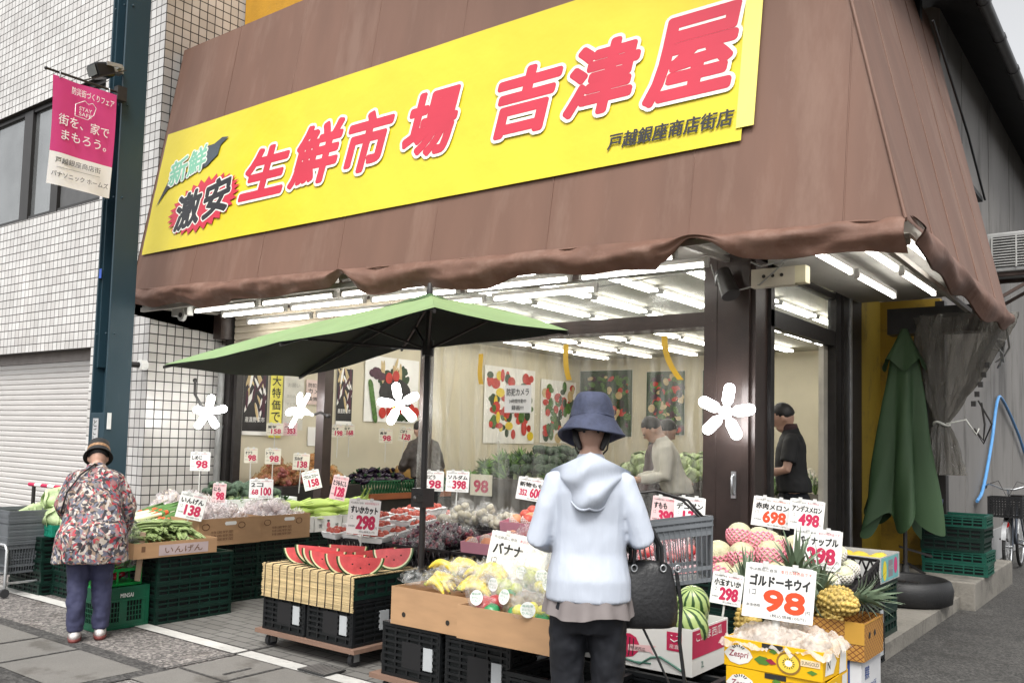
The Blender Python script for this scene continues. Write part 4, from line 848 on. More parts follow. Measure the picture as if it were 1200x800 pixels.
def corn_print(mb, F, A):
    mb.text('茨城', (.07, .04, .10, .045), A, 1, .02, 0, .001); disc(mb, .25, .07, .03, .04, 2, .001); 
def corn_p2(mb, F, A):
    mb.text('茨', (.05, .035, .04, .04), A, 1, .02, 0, .001); mb.text('城', (.26, .035, .04, .04), A, 1, .02, 0, .001); mb.flat([(.17+.022*math.cos(i*.4), .062+.03*math.sin(i*.4)) for i in range(16)], 2, A, .001); mb.b2((.155, .095, 0), (.185, .11, .001), 1, A)
WBOX = [mat('white carton', (.66, .65, .62), .6, .04), INK, mat('carton red print', (.45, .08, .10), .6)]
for k in range(3): carton('white_carton', ('white printed carton of corn nearest the garlic', 'white printed carton in the middle of the corn row', 'white printed carton of corn nearest the shop post')[k], (-7.02, 5.60+k*.36, .505), .60, .345, .15, WBOX, corn_p2)
FOAM = mat('white styrofoam', (.74, .75, .75), .7, .03)
tag(carton_mb(.56, .86, .19, 0, .03).build('styrofoam_box', FOAM, None, (-7.72, 5.72, .60)), 'white styrofoam box of broccoli by the corn', 'box')
K_green.put((-6.42, 3.57, 0), Q, 'green plastic crate standing on the pavement beside the stooping woman')
mb = MB(); 
for y in (3.37,): pass
mb = MB(); mb.text('MINSAI', (.17, .225, .10, .03), frame((-6.205, 3.37, 0), (0, 1, 0), (0, 0, 1)), 0, .03, 0, .0035)
o = mb.build('printed_word', PAPER); o.parent = [q for q in bpy.data.objects if q.name.startswith('green_crate')][0]; o.matrix_parent_inverse = Matrix.LocRotScale(Vector((-6.42, 3.57, 0)), Matrix.Rotation(Q, 3, 'Z'), None).inverted()
def wire_basket(w, d, h): 
    mb = crate_mb(w, d, h, .03, .006, True, .035); mb.b2((-w/2, -d/2, 0), (w/2, d/2, .006)); return mb
tag(MB().add(*(lambda q: (q.v, q.f))(crate_mb(.34, .36, .125, .2, .008, True, .16))).build('bright_green_basket', film('bright green plastic', (.12, .75, .22), .35, .3, (1, 1, 1), 0, 3, (.03, .52, .12)), None, (-6.43, 3.55, .302)), 'bright green see-through basket holding bunched radishes', 'basket')
tag(crate_mb(.62, .50, .16, .05, .01, False, .05).build('teal_crate', mat('teal crate plastic', (.01, .20, .13), .4), None, (-7.02, 4.18, .50)), 'teal plastic crate under the leeks', 'crate')
tag(crate_mb(.55, .5, .10, .05, .01, False, .05).build('teal_crate', mat('teal crate plastic', (.01, .20, .13), .4), None, (-8.15, 4.08, .50)), 'teal plastic crate under the cabbages', 'crate')
# produce kinds -----------------------------------------------------------
def lump(r, a=.15, s=3., seed=0, nu=12, nv=8): return lambda d: 1+a*mnoise.noise(d*s+Vector((seed, 0, 0)))
LEAF = mat('leaf green', (.12, .24, .05), .55, .35, 9); LEAFD = mat('dark leaf green', (.035, .09, .03), .6, .35, 14); LEAFP = mat('pale leaf', (.42, .52, .26), .55, .2, 9, .2, 30)
def cab():
    mb = MB(); mb.ell((0, 0, .10), (.105, .105, .09), 20, 14, 0, lump(1, .10, 2.2, 3))
    for k in range(6):
        a = k*1.05; M = I(0, 0, .10) @ Matrix.Rotation(a, 4, 'Z') @ Matrix.Rotation(R(-12+8*math.sin(k*2)), 4, 'Y')
        mb.grid(lambda u, v: ((.112+.012*math.sin(v*9+k)+.02*v*v)*math.cos(-.9+1.7*v), (.115+.01*math.sin(u*7))*math.sin((u-.5)*1.9)*(1.05-.25*v), (.115)*math.sin(-.9+1.7*v)), 8, 8, 0, M)
    return mb
K_cab = Kind('cabbage', 'cabbage', [('cabbage', cab(), mat('cabbage leaf', (.42, .52, .27), .5, .35, 11, .6, 30))])
for i, (x, y, z) in enumerate(((-8.28, 3.92, .56), (-8.02, 3.92, .56), (-8.05, 4.14, .57), (-8.25, 4.16, .58), (-8.0, 4.30, .57), (-8.13, 4.03, .70), (-8.08, 4.22, .72), (-8.3, 4.32, .58))):
    K_cab.put((x, y, z), (jit(.4), jit(.4), i*1.3), 'pale green cabbage in the heap beside the basket cart', 'heap of cabbages', 1.0+jit(.08))
def leek():
    mb = MB(); mb.tube([(0, -.33, 0), (0, -.05, .01), (0, .1, .014), (0, .22, .02)], [.013, .014, .016, .02], 8, 0); mb.tube([(0, .1, .014), (0, .24, .03), (.01, .40, .05)], [.0165, .024, .012], 8, 1); mb.tube([(0, .13, .018), (0, .16, .02)], [.0205, .022], 8, 2)
    mb.bar((0, .2, .03), (.03, .44, .07), .03, .003, 1); return mb
K_leek = Kind('leek', 'leek', [('leek', leek(), [mat('leek white', (.72, .74, .52), .4, .1), mat('leek green', (.10, .22, .06), .45, .3, 12), mat('red band', (.65, .10, .03), .5)])])
for i in range(22): K_leek.put((-7.02+jit(.2), 4.16+jit(.08), .665+.02*(i//6)+jit(.006)), (R(7), jit(.5), jit(.16)), 'white and green leek with a red band in the teal crate', 'leeks in the teal crate')
def bean():
    mb = MB(); mb.tube([(-.085, 0, 0), (-.04, .006, .006), (.02, -.004, .004), (.08, .006, 0)], [.005, .012, .012, .004], 6, 0, None, True, .5); return mb
def beanbundle():
    mb = MB(); r = random.Random(2)
    for i in range(16):
        y = r.uniform(-.05, .05); z = r.uniform(0, .045); a = r.uniform(-.35, .35)
        mb.tube([(-.10*math.cos(a), y-.1*math.sin(a), z), (-.03, y, z+.012), (.04, y+r.uniform(-.01, .01), z+.01), (.10*math.cos(a), y+.1*math.sin(a), z)], [.004, .012, .013, .004], 6, 0, None, True, .55)
    return mb
K_bean = Kind('bean_bundle', 'beans', [('beans', beanbundle(), mat('green bean', (.26, .34, .13), .5, .35, 10))])
heap(K_bean, 'loose bundle of pale green beans in the cardboard tray', 'green beans in the tray', -6.6, -6.2, 3.68, 4.2, .60, .115, 3, .042, lambda: (jit(.25), jit(.25), jit(.9)))
def greens():
    mb = MB(); r = random.Random(8)
    for i in range(34):
        a = r.uniform(0, 6.28); t = r.uniform(.05, .5); h = r.uniform(.2, .34); w = r.uniform(.018, .03)
        dx, dy = math.cos(a)*math.sin(t), math.sin(a)*math.sin(t); px, py = -math.sin(a), math.cos(a)
        mb.grid(lambda u, v: (dx*h*v+px*w*(u-.5)*2*math.sin(math.pi*min(1, .15+v*.85)), dy*h*v+py*w*(u-.5)*2*math.sin(math.pi*min(1, .15+v*.85)), h*v*math.cos(t)-.05*v*v*t), 2, 5, i % 2)
    return mb
K_greens = Kind('leafy_greens', 'leafy greens', [('leaves', greens(), [LEAF, LEAFD])])
def bag_mb(w, d, h, seed=0, n=20):
    mb = MB()
    def f(u, v):
        a = 2*math.pi*u; k = math.sin(math.pi*min(1, .12+v*.86))**.6 if v < .8 else .55-.4*(v-.8)/.2+.25*(v-.8)/.2
        q = 1+.14*math.sin(a*5+seed)*v+.10*mnoise.noise(Vector((math.cos(a)*2, math.sin(a)*2, v*4+seed)))
        return (w/2*k*q*math.cos(a), d/2*k*q*math.sin(a), h*v+.02*math.sin(a*6+seed)*v)
    mb.grid(f, n, 12); return mb
K_gbag = Kind('wrapped_greens', 'bagged greens', [('leaves', greens(), [LEAF, LEAFD]), ('bag', bag_mb(.22, .2, .36, 2), CLEAR)])
for x, y in ((-6.42, 3.45), (-6.32, 3.64), (-6.5, 3.68), (-6.55, 3.5)): K_gbag.put((x, y, .45+.03*jit(1)), (jit(.12), jit(.12), RND.random()*6), 'clear bag of leafy greens standing over the radish basket', 'bagged greens beside the beans', 1.0)
for x, y, z in ((-6.62, 3.78, .62), (-6.66, 3.98, .63)): K_gbag.put((x, y, z), (R(80), 0, R(60+jit(20))), 'clear bag of greens lying behind the beans', 'bagged greens behind the beans', .9)
def radish():
    mb = MB()
    for i in range(6):
        a = i*1.05; mb.ell((.03*math.cos(a), .03*math.sin(a), 0), (.019, .019, .022), 10, 8, 0); mb.tube([(.03*math.cos(a), .03*math.sin(a), -.02), (.035*math.cos(a), .035*math.sin(a), -.06)], [.005, .001], 5, 1); mb.tube([(.03*math.cos(a), .03*math.sin(a), .02), (.02*math.cos(a), .02*math.sin(a), .1)], [.004, .006], 5, 2)
    return mb
K_rad = Kind('radish_bunch', 'radishes', [('radishes', radish(), [mat('radish red', (.55, .02, .05), .35), mat('radish root', (.75, .7, .65), .5), LEAF])])
for i in range(9): K_rad.put((-6.43+jit(.12), 3.55+jit(.13), .37+.04*(i//4)), (R(90)+jit(.5), jit(.8), RND.random()*6), 'bunch of red and white radishes in the bright green basket', 'radishes in the green basket', 1.1)
mb = MB(); mb.b2((-.02, -.006, 0), (.02, .006, .36)); tag(mb.build('price_stick', mat('wooden stick', (.5, .36, .25), .7), None, (-6.23, 3.68, .33), (0, .08, .5)), 'plain wooden stick standing in the radish basket', 'stick')
GARL = mat('garlic skin', (.70, .63, .60), .5, .14, 18, .2, 60)
def garlic():
    mb = MB(); r = random.Random(4)
    for i in range(9):
        c = (r.uniform(-.05, .05), r.uniform(-.05, .05), r.uniform(0, .05)); mb.ell(c, (.026, .026, .023), 10, 7, 0, lump(1, .12, 3, i)); mb.tube([(c[0], c[1], c[2]+.018), (c[0]+.006, c[1], c[2]+.05)], [.008, .003], 6, 0)
    return mb
K_gar = Kind('garlic_bag', 'garlic', [('garlic', garlic(), GARL), ('net_bag', bag_mb(.16, .15, .11, 5, 14), film('thin milky film', (1, .97, .97), .62, .15, (1, 1, 1), .02, 30, (.8, .76, .76)))])
heap(K_gar, 'small clear bag of white garlic in the nearer cardboard box', 'garlic bags in the near box', -6.84, -6.5, 4.42, 4.86, .66, .125, 2, .07)
heap(K_gar, 'small clear bag of white garlic in the farther cardboard box', 'garlic bags in the far box', -6.84, -6.5, 5.02, 5.44, .66, .13, 2, .07)
def mush():
    mb = MB(); r = random.Random(14)
    for i in range(16):
        x, y = r.uniform(-.07, .07), r.uniform(-.07, .07); h = r.uniform(.03, .08); mb.tube([(x, y, 0), (x*1.1, y*1.1, h)], .006, 5, 0); mb.ell((x*1.1, y*1.1, h), (.014, .014, .010), 8, 6, 0)
    return mb
K_mush = Kind('mushroom_pack', 'mushrooms', [('mushrooms', mush(), mat('mushroom beige', (.62, .53, .43), .6, .2, 15)), ('wrap', bag_mb(.2, .2, .10, 7, 14), MC['thin milky film'])])
heap(K_mush, 'clear pack of pale mushrooms on the tall crate stack behind the leeks', 'mushroom packs behind the leeks', -7.68, -7.22, 4.72, 5.2, .70, .17, 2, .08)
def broc():
    mb = MB(); mb.tube([(0, 0, -.06), (0, 0, .02)], [.022, .03], 8, 1); r = random.Random(6)
    for i in range(26):
        a = r.uniform(0, 6.28); p = r.uniform(0, 1.2); d = Vector((math.cos(a)*math.sin(p), math.sin(a)*math.sin(p), math.cos(p)*.75)); c = d*.055; mb.ell((c.x, c.y, c.z+.03), .026, 8, 6, 0, lump(1, .5, 9, i))
    return mb
K_broc = Kind('broccoli', 'broccoli', [('broccoli', broc(), [mat('broccoli head', (.05, .085, .05), .7, .4, 40, .5, 90), LEAFP])])
heap(K_broc, 'dark green broccoli head in the white styrofoam box', 'broccoli in the styrofoam box', -7.92, -7.52, 5.36, 6.08, .78, .14, 2, .07)
for x, y in ((-7.5, 5.35), (-7.45, 5.7), (-7.5, 6.0)): K_greens.put((x, y, .74), (R(70), 0, RND.random()*6), 'small spray of pale leaves among the broccoli', 'leaves among the broccoli', .5)
def corn():
    mb = MB(); mb.tube([(-.15, 0, 0), (-.11, 0, .004), (-.02, 0, .01), (.08, 0, .008), (.15, 0, 0)], [.012, .028, .034, .028, .008], 12, 0)
    for k in range(3): mb.bar((.1, (k-1)*.01, .005), (.21, (k-1)*.03, .012*k), .02, .003, 0)
    mb.tube([(-.15, 0, 0), (-.19, 0, 0)], [.012, .013], 8, 1); return mb
CORNM = mat('corn husk', (.34, .45, .10), .5, .25, 6, .25, 40, stretch=(.3, 4, 4)); 
K_corn = Kind('corn_cob', 'corn', [('husk', corn(), [CORNM, LEAFP])])
for k in range(3):
    for r in range(3):
        for i in range(5-r): K_corn.put((-6.82-.085*i-.04*r, 5.62+k*.36+jit(.05), .63+.055*r), (jit(.2), jit(.08)-.08, jit(.16)+R(70)), 'corn cob in its green husk on the white cartons', 'corn cobs on the white cartons', 1.35+jit(.1))
for i, y in enumerate((6.42, 6.35)): K_corn.put((-6.75, y, .72), (0, R(-60), .3), 'corn cob standing upright beside the shop post', 'upright corn cobs')
# inside, along the left wall
tb = MB(); tb.b2((-9.58, 7.0, .11), (-8.75, 8.3, .80)); tb.b2((-9.58, 8.34, .11), (-8.6, 11.2, .62)); tb.b2((-8.6, 8.3, .60), (-8.56, 11.2, .68), 1)
tag(tb.build('display_bench', [BLACK, mat('orange shelf edge', (.30, .09, .03), .6)]), 'low dark bench with an orange edge along the inner left wall', 'bench')
def onions(c1, n, seed):
    mb = MB(); r = random.Random(seed)
    for i in range(n):
        c = (r.uniform(-.07, .07), r.uniform(-.07, .07), r.uniform(.02, .12)); mb.ell(c, (.036, .036, .033), 9, 7, 0, lump(1, .08, 2, i))
    return mb
ONI = mat('onion skin', (.42, .20, .07), .4, .3, 7); TOM = mat('reddish onion', (.28, .07, .06), .4, .3, 8); POT = mat('potato skin', (.36, .25, .13), .7, .2, 9); EGGP = mat('aubergine skin', (.022, .012, .03), .22, .3, 8)
K_on = Kind('onion_bag', 'onions', [('onions', onions(0, 14, 1), ONI), ('net', bag_mb(.2, .2, .17, 3, 12), film('amber net', (1, .9, .75), .75, .3, (1, 1, 1), .02, 40, (.6, .4, .2)))])
K_ron = Kind('onion_bag', 'onions', [('onions', onions(0, 14, 2), TOM), ('net', bag_mb(.2, .2, .17, 4, 12), MC['amber net'])])
heap(K_ron, 'net bag of reddish onions on the inner bench by the shutter jamb', 'red onion bags on the inner bench', -9.35, -8.9, 7.08, 7.5, .80, .17, 3, .11)
heap(K_on, 'net bag of brown onions on the inner bench behind the front post', 'onion bags on the inner bench', -9.35, -8.9, 7.62, 8.2, .80, .17, 3, .11)
def egg(): mb = MB(); mb.tube([(-.08, 0, 0), (-.05, 0, 0), (.02, 0, .004), (.075, 0, 0), (.095, 0, 0)], [.006, .022, .034, .026, .004], 10, 0); mb.tube([(-.06, 0, 0), (-.10, 0, .01)], [.02, .007], 8, 1); return mb
K_egg = Kind('aubergine', 'aubergine', [('aubergine', egg(), [EGGP, LEAFD])])
GMC = mat('mid green lattice', (.02, .12, .05), .4)
K_gm = Kind('mesh_crate', 'crate', [('crate', mesh_crate_mb(.55, .5, .22), GMC)])
for i, y in enumerate((8.72, 9.32, 9.92)): K_gm.put((-8.95, y, .63), Q, ('green lattice crate of aubergines inside behind the left post', 'green lattice crate under the potato box inside', 'green lattice crate beside the man in the brown jacket')[i])
heap(K_egg, 'dark aubergine in the green lattice crates inside', 'aubergines inside the shop', -9.2, -8.75, 8.45, 9.3, .84, .11, 3, .06, lambda: (jit(.4), jit(.5), RND.random()*6))
carton('cardboard_box', 'open cardboard box of brown potatoes inside the shop', (-9.0, 9.65, .86), .5, .7, .12, [mat('ochre cardboard', (.48, .28, .08), .8), CPR])
K_pot = Kind('potato', 'potato', [('potato', MB().ell((0, 0, 0), (.05, .038, .034), 10, 8, 0, lump(1, .25, 2, 1)), POT)])
heap(K_pot, 'brown potato in the cardboard box inside the shop', 'potatoes in the box', -9.2, -8.8, 9.36, 9.95, .95, .09, 2, .05)
# ---------------------------------------------------------------- watermelon stand
WOODP = mat('worn plywood', (.20, .12, .085), .75, .2, 4, .1, 40, stretch=(.5, 3, 3))
def dolly(label, loc, w, d, rz=0):
    t = thing('platform_dolly', label, 'dolly', loc, rz)
    MB().b2((-w/2, -d/2, .095), (w/2, d/2, .122)).build('deck', WOODP, t)
    for sx in (-1, 1):
        for sy in (-1, 1):
            x, y = sx*(w/2-.08), sy*(d/2-.08)
            mb = MB(); mb.b2((x-.025, y-.022, .03), (x-.020, y+.022, .095)); mb.b2((x+.020, y-.022, .03), (x+.025, y+.022, .095)); mb.b2((x-.04, y-.035, .088), (x+.04, y+.035, .0945))
            c = mb.build('caster', SILVER, t)
            mb = MB(); mb.cyl((x-.016, y, .042), (x+.016, y, .042), .042, .042, 18); mb.build('wheel', mat('caster rubber', (.03, .03, .032), .6), c)
    return t
dolly('low plywood dolly on casters under the watermelon stand', (-4.60, 4.22, 0), .98, .66)
for i, (x, z) in enumerate(((-4.83, .123), (-4.375, .123))):
    K_black.put((x, 4.21, z), 0, ('black produce crate under the left half of the straw mat', 'black produce crate under the right half of the straw mat')[i])
for i, x in enumerate((-4.83, -4.375)): K_foldw.put((x+.002, 4.21, .415), 0, ('shallow dark crate right under the left half of the straw mat', 'shallow dark crate right under the right half of the straw mat')[i], None, (.92, 1, 1.35))
STRAW = mat('straw reed', (.56, .43, .23), .7, .35, 3, .4, 30, stretch=(.6, 30, 30)); 
mb = MB()
rn = random.Random(3)
def reed(x0, x1, a, b, r): 
    pts = [(x0+(x1-x0)*k/5, a+rn.uniform(-.0014, .0014), b+rn.uniform(-.0014, .0014)) for k in range(6)]; mb.tube(pts, r, 5, 0)
n = 44
for i in range(n): reed(-5.05+rn.uniform(-.008, .006), -4.15+rn.uniform(-.006, .008), 3.905, .345+i*.0049, .0034)
for i in range(118): reed(-5.05+rn.uniform(-.008, .006), -4.15+rn.uniform(-.006, .008), 3.912+i*.005, .562, .0034)
for k in range(12):
    x = -5.02+k*.077; mb.tube([(x, 3.899, .345), (x+.003, 3.899, .45), (x, 3.900, .556), (x, 3.906, .567), (x, 3.95, .5675), (x+.003, 4.2, .5675), (x, 4.49, .5675)], .0032, 5, 1)
mb.b2((-5.045, 3.909, .35), (-4.155, 3.913, .558)); mb.b2((-5.045, 3.913, .5545), (-4.155, 4.50, .5585))
tag(mb.build('straw_mat', [STRAW, mat('dark binding thread', (.03, .02, .015), .8)]), 'straw reed mat draped over the watermelon crates', 'mat')
FLESH = mat('watermelon flesh', (.60, .085, .09), .35, .2, 16, .2, 120); RINDW = mat('pale rind', (.72, .68, .42), .4, .05); RIND = mat('dark green rind', (.025, .075, .02), .35, .5, 11, stretch=(1, 1, .4)); SEED = mat('seed', (.02, .012, .01), .4)
def wedge(half, r=.135):
    fl, ri = MB(), MB(); N = 20
    def P(q, th, ph): return (q*math.cos(th)*1.08, q*math.sin(th)*math.sin(ph), r-q*math.sin(th)*math.cos(ph))
    for s in (-1, 1):
        rad = (0.004, r*.4, r*.86, r*.93, r)
        for k in range(4):
            vs = []; 
            for i in range(N+1): th = math.pi*i/N; vs += [P(rad[k], th, s*half), P(rad[k+1], th, s*half)]
            (fl if k < 2 else ri).add(vs, [(2*i, 2*i+1, 2*i+3, 2*i+2) for i in range(N)], 0 if k < 3 else 1, False)
        for i in range(3):
            th = .7+i*.8; p = Vector(P(r*(.5+.12*math.sin(i*3)), th, s*half)); fl.ell(p, (.006, .0035, .006), 6, 5, 1)
    vs = [P(r, math.pi*i/N, -half+2*half*j/6) for i in range(N+1) for j in range(7)]
    ri.add(vs, [(i*7+j, i*7+j+1, (i+1)*7+j+1, (i+1)*7+j) for i in range(N) for j in range(6)], 1, True)
    return fl, ri
f_, r_ = wedge(R(31)); K_slice = Kind('watermelon_slice', 'watermelon slice', [('flesh', f_, [FLESH, SEED]), ('rind', r_, [RINDW, RIND])])
CF = R(38)
sl = [(-4.86, 4.12, 'leftmost watermelon slice of the front row, next to the hanging mat edge'), (-4.76, 4.10, 'second watermelon slice from the left in the front row'), (-4.65, 4.08, 'third watermelon slice from the left in the front row'), (-4.53, 4.07, 'fourth watermelon slice from the left in the front row'), (-4.40, 4.05, 'fifth watermelon slice from the left in the front row'), (-4.27, 4.05, 'big red watermelon slice at the right front corner of the mat'),
      (-4.75, 4.38, 'watermelon slice at the left of the back row'), (-4.45, 4.36, 'watermelon slice in the back row below the price card 298'), (-4.24, 4.36, 'lone watermelon slice standing apart at the right end of the mat')]
for i, (x, y, lb) in enumerate(sl): K_slice.put((x, y, .566), (R(26)+jit(.2), jit(.12), CF+jit(.4)), lb, None, (1+jit(.1), 1+jit(.12), 1+jit(.08)))
# ---------------------------------------------------------------- banana and fruit cartons
dolly('low plywood dolly on casters under the banana carton', (-3.16, 3.94, 0), 1.05, .66)
for i, x in enumerate((-3.40, -2.93)): K_black.put((x, 3.93, .123), 0, ('black produce crate under the banana carton', 'black produce crate under the carton of bagged fruit')[i])
K_black.put((-2.47, 3.86, .02), 0, 'black produce crate on the ground behind the hatted woman'); K_black.put((-2.0, 3.9, .02), 0, 'black produce crate between the hatted woman and the melon carton')
def holes(mb, F, A):
    for x, y in ((.10, .06), (.42, .06)): mb.flat([(x+.014*math.cos(i*.4), y+.014*math.sin(i*.4)) for i in range(16)], 1, F, .001)
carton('fruit_carton', 'plain brown carton full of bananas', (-3.23, 3.86, .413), .62, .48, .205, [CARD, mat('hole dark', (.02, .015, .01), .8)], holes)
carton('fruit_carton', 'plain brown carton of bagged lemons and apples beside the woman', (-2.62, 3.74, .452), .60, .56, .165, [CARD, CPR])
BAN = mat('banana skin', (.72, .56, .06), .45, .12, 5); BANT = mat('banana tip', (.12, .10, .03), .7)
def bunch():
    mb = MB()
    for k in range(5):
        a = (k-2)*.24; M = Matrix.Rotation(a, 4, 'Z'); P = []
        for q in range(8): t = q/7; P.append((.02+.15*t, 0, .055*math.sin(math.pi*(.12+.8*t))+.004*k))
        mb.tube(P, [.008, .014, .018, .019, .019, .018, .013, .006], 7, 0, M); mb.tube([P[-1], (P[-1][0]+.01, 0, P[-1][2]-.008)], [.006, .004], 5, 1, M); mb.tube([(0, 0, .02), P[0]], .008, 5, 2, M)
    return mb
K_ban = Kind('banana_bunch', 'bananas', [('bananas', bunch(), [BAN, BANT, mat('green stalk', (.35, .38, .08), .5)]), ('bag', bag_mb(.30, .2, .1, 9, 14), film('clear banana bag', clear=.92, rough=.06, streak=(1, 1, 1), scale=24, bumpd=.02))])
for i, (x, y, z, a) in enumerate(((-3.44, 3.78, .60, .3), (-3.30, 3.76, .62, 2.0), (-3.16, 3.74, .61, .9), (-3.02, 3.76, .60, 2.6), (-3.36, 3.92, .65, 1.2), (-3.22, 3.92, .67, .1), (-3.05, 3.92, .66, 3.0), (-3.38, 4.02, .63, 2.2), (-3.18, 4.03, .66, 1.5), (-3.0, 4.04, .64, .5), (-3.27, 3.84, .66, 2.8), (-3.12, 3.84, .67, .6))):
    K_ban.put((x, y, z), (jit(.25), jit(.25), a), 'yellow banana bunch in a clear bag in the brown carton', 'bagged bananas', 1.05)
LEM = mat('lemon skin', (.66, .60, .10), .45, .12, 10, .15, 120); LIM = mat('yellow green pear skin', (.45, .50, .12), .45, .15, 8); APP = mat('red apple skin', (.42, .03, .035), .3, .3, 5); KIW = mat('kiwi skin', (.22, .14, .06), .8, .2, 20); GPK = mat('green printed bag', (.03, .22, .08), .35, .1)
STK = [mat('round white sticker', (.78, .80, .76), .5, .02), mat('green sticker ink', (.08, .30, .16), .5)]
def fruit_bag(m, n, r, seed):
    mb = MB(); rn = random.Random(seed)
    for i in range(n):
        a = i*2.4; q = .055*math.sqrt((i % 5)/4); mb.ell((q*math.cos(a)+rn.uniform(-.008, .008), q*math.sin(a), r+.9*r*(i//4)), (r, r, r*rn.uniform(.93, 1.08)), 12, 9, 0, lump(1, .05, 2, i))
    st = MB(); P = frame((0, -.088, .10), (1, 0, 0), (0, .25, 1)); st.flat([(.036*math.cos(i*.35), .036*math.sin(i*.35)) for i in range(18)], 0, P, 0)
    for k, b in enumerate(('青森産', 'おいしい', 'りんご')): st.text(b, (-.026, .012-.016*k, .052, .011), P, 1, .02, 0, .0012)
    cl = MB(); cl.ell((.05, -.045, .03), (.045, .045, .03), 10, 7, 0, lump(1, .3, 3, seed))
    return [('fruit', mb, m), ('bag', bag_mb(.20, .19, .24, seed, 18), CLEAR), ('sticker', st, STK), ('printed_film', cl, GPK)]
K_lem = Kind('fruit_bag', 'bagged fruit', fruit_bag(LEM, 8, .031, 1)); K_lim = Kind('fruit_bag', 'bagged fruit', fruit_bag(LIM, 6, .037, 2)); K_app = Kind('fruit_bag', 'bagged fruit', fruit_bag(APP, 4, .042, 3)); K_mix = Kind('fruit_bag', 'bagged fruit', fruit_bag(KIW, 6, .034, 4))
for i, (k, x, y, z, lb, g) in enumerate(((K_app, -2.80, 3.56, .57, 'bag of red apples at the front left of the fruit carton', None), (K_lim, -2.80, 3.72, .63, 'clear bag of green pears behind the apples', 'bagged pears'), (K_lem, -2.52, 3.55, .57, 'clear bag of lemons at the front of the fruit carton', 'bagged lemons at the front'), (K_mix, -2.64, 3.58, .58, 'bag of brown kiwis between the apples and the lemons', None), (K_lem, -2.42, 3.60, .58, 'clear bag of lemons at the front of the fruit carton', 'bagged lemons at the front'), (K_lem, -2.56, 3.76, .64, 'bag of lemons in the second row of the fruit carton', None), (K_lim, -2.70, 3.86, .66, 'clear bag of green pears behind the apples', 'bagged pears'), (K_lem, -2.40, 3.80, .64, 'clear bag of lemons by the sleeve of the hatted woman', None), (K_mix, -2.52, 3.94, .68, 'bag of brown kiwis at the back of the fruit carton', 'bagged kiwis at the back'), (K_lim, -2.82, 3.94, .66, 'clear bag of green pears behind the apples', 'bagged pears'), (K_mix, -2.66, 4.0, .70, 'bag of brown kiwis at the back of the fruit carton', 'bagged kiwis at the back'))):
    k.put((x, y, z), (jit(.2)+.15, jit(.2), R(15)+jit(.5)), lb, g, 1+jit(.06))
# ---------------------------------------------------------------- the middle tiers
for i, (x, y) in enumerate(((-5.05, 4.95), (-4.4, 4.95), (-3.75, 4.95), (-3.1, 5.0), (-5.05, 5.5), (-4.4, 5.5), (-3.75, 5.5), (-3.1, 5.55))):
    stack(K_fold, x, y, 5 if y < 5.2 else 6, 'under the lattice crates of grapes' if y < 5.2 else 'behind the lattice crates, under the peaches', 'folded crates under the grapes' if y < 5.2 else 'folded crates under the peaches')
mlab = ('black lattice crate of white tomato packs beside the 298 card', 'black lattice crate of grapes in front of the parasol pole', 'black lattice crate under the front peach tray')
for i, x in enumerate((-5.02, -4.38, -3.74)): K_mesh.put((x, 4.94, .50), jit(.03), mlab[i])
K_mesh.put((-3.1, 5.0, .50), 0, 'black lattice crate of red packs beside the woman')
for i, x in enumerate((-5.02, -4.38)): K_mesh.put((x, 5.46, .60), 0, ('black lattice crate at the back behind the tomato packs', 'black lattice crate of pale bagged roots at the back')[i])
def pack(m, n, r, w, h, seed, fl=CLEAR, tray=None):
    mb = MB(); rn = random.Random(seed)
    for i in range(n): mb.ell((rn.uniform(-w, w)*.8, rn.uniform(-w, w)*.7, rn.uniform(r, h-r)), r, 8, 6, i % len(m) if isinstance(m, list) else 0)
    return [('fruit', mb, m), ('wrap', bag_mb(w*2.3, w*2.1, h*1.35, seed, 14), fl)]
GRA = [mat('dark grape', (.06, .012, .03), .3, .4, 20), mat('rosy grape', (.22, .04, .06), .3, .3, 20)]
K_gra = Kind('grape_pack', 'grapes', pack(GRA, 42, .014, .085, .08, 1)); K_red = Kind('red_fruit_pack', 'red fruit', pack([mat('red plum', (.42, .03, .04), .3, .4, 12), mat('pink plum', (.55, .16, .14), .35, .3, 12)], 16, .026, .09, .085, 2, film('pink tinted film', (1, .93, .94), .7, .08, (1, 1, 1), .02, 26, (.82, .7, .72))))
def tpack():
    mb = MB(); 
    for i in range(6): mb.ell((-.06+.06*(i % 3), -.03+.06*(i//3), .052), (.028, .028, .026), 10, 7)
    w = MB(); w.box((0, 0, .02), (.22, .16, .04), 0, None, .12); w.grid(lambda u, v: ((u-.5)*.23, (v-.5)*.17, .045+.012*mnoise.noise(Vector((u*6, v*6, 3)))), 12, 10)
    return [('fruit', mb, mat('tomato skin', (.45, .08, .05), .3, .1)), ('white_wrap', w, mat('white wrap', (.74, .74, .73), .4, .05, 20, .5, 30))]
K_tom = Kind('tomato_pack', 'tomatoes', tpack())
def root(): 
    mb = MB(); rn = random.Random(9)
    for i in range(9): mb.ell((rn.uniform(-.07, .07), rn.uniform(-.06, .06), .04+.05*rn.random()), (.035, .03, .03), 8, 6, 0, lump(1, .3, 3, i))
    return mb
K_root = Kind('root_pack', 'bagged roots', [('roots', root(), mat('pale root', (.42, .38, .28), .7, .3, 14)), ('wrap', bag_mb(.22, .2, .14, 11, 14), CLEAR)])
heap(K_tom, 'white wrapped pack of tomatoes in the left lattice crates', 'white tomato packs', -5.25, -4.75, 4.80, 5.6, .66, .19, 2, .05, lambda: (.12, 0, jit(.3)), rise=.16)
heap(K_gra, 'clear pack of dark grapes in the lattice crates by the parasol pole', 'grape packs', -4.60, -4.15, 4.80, 5.15, .64, .16, 2, .06, rise=.14)
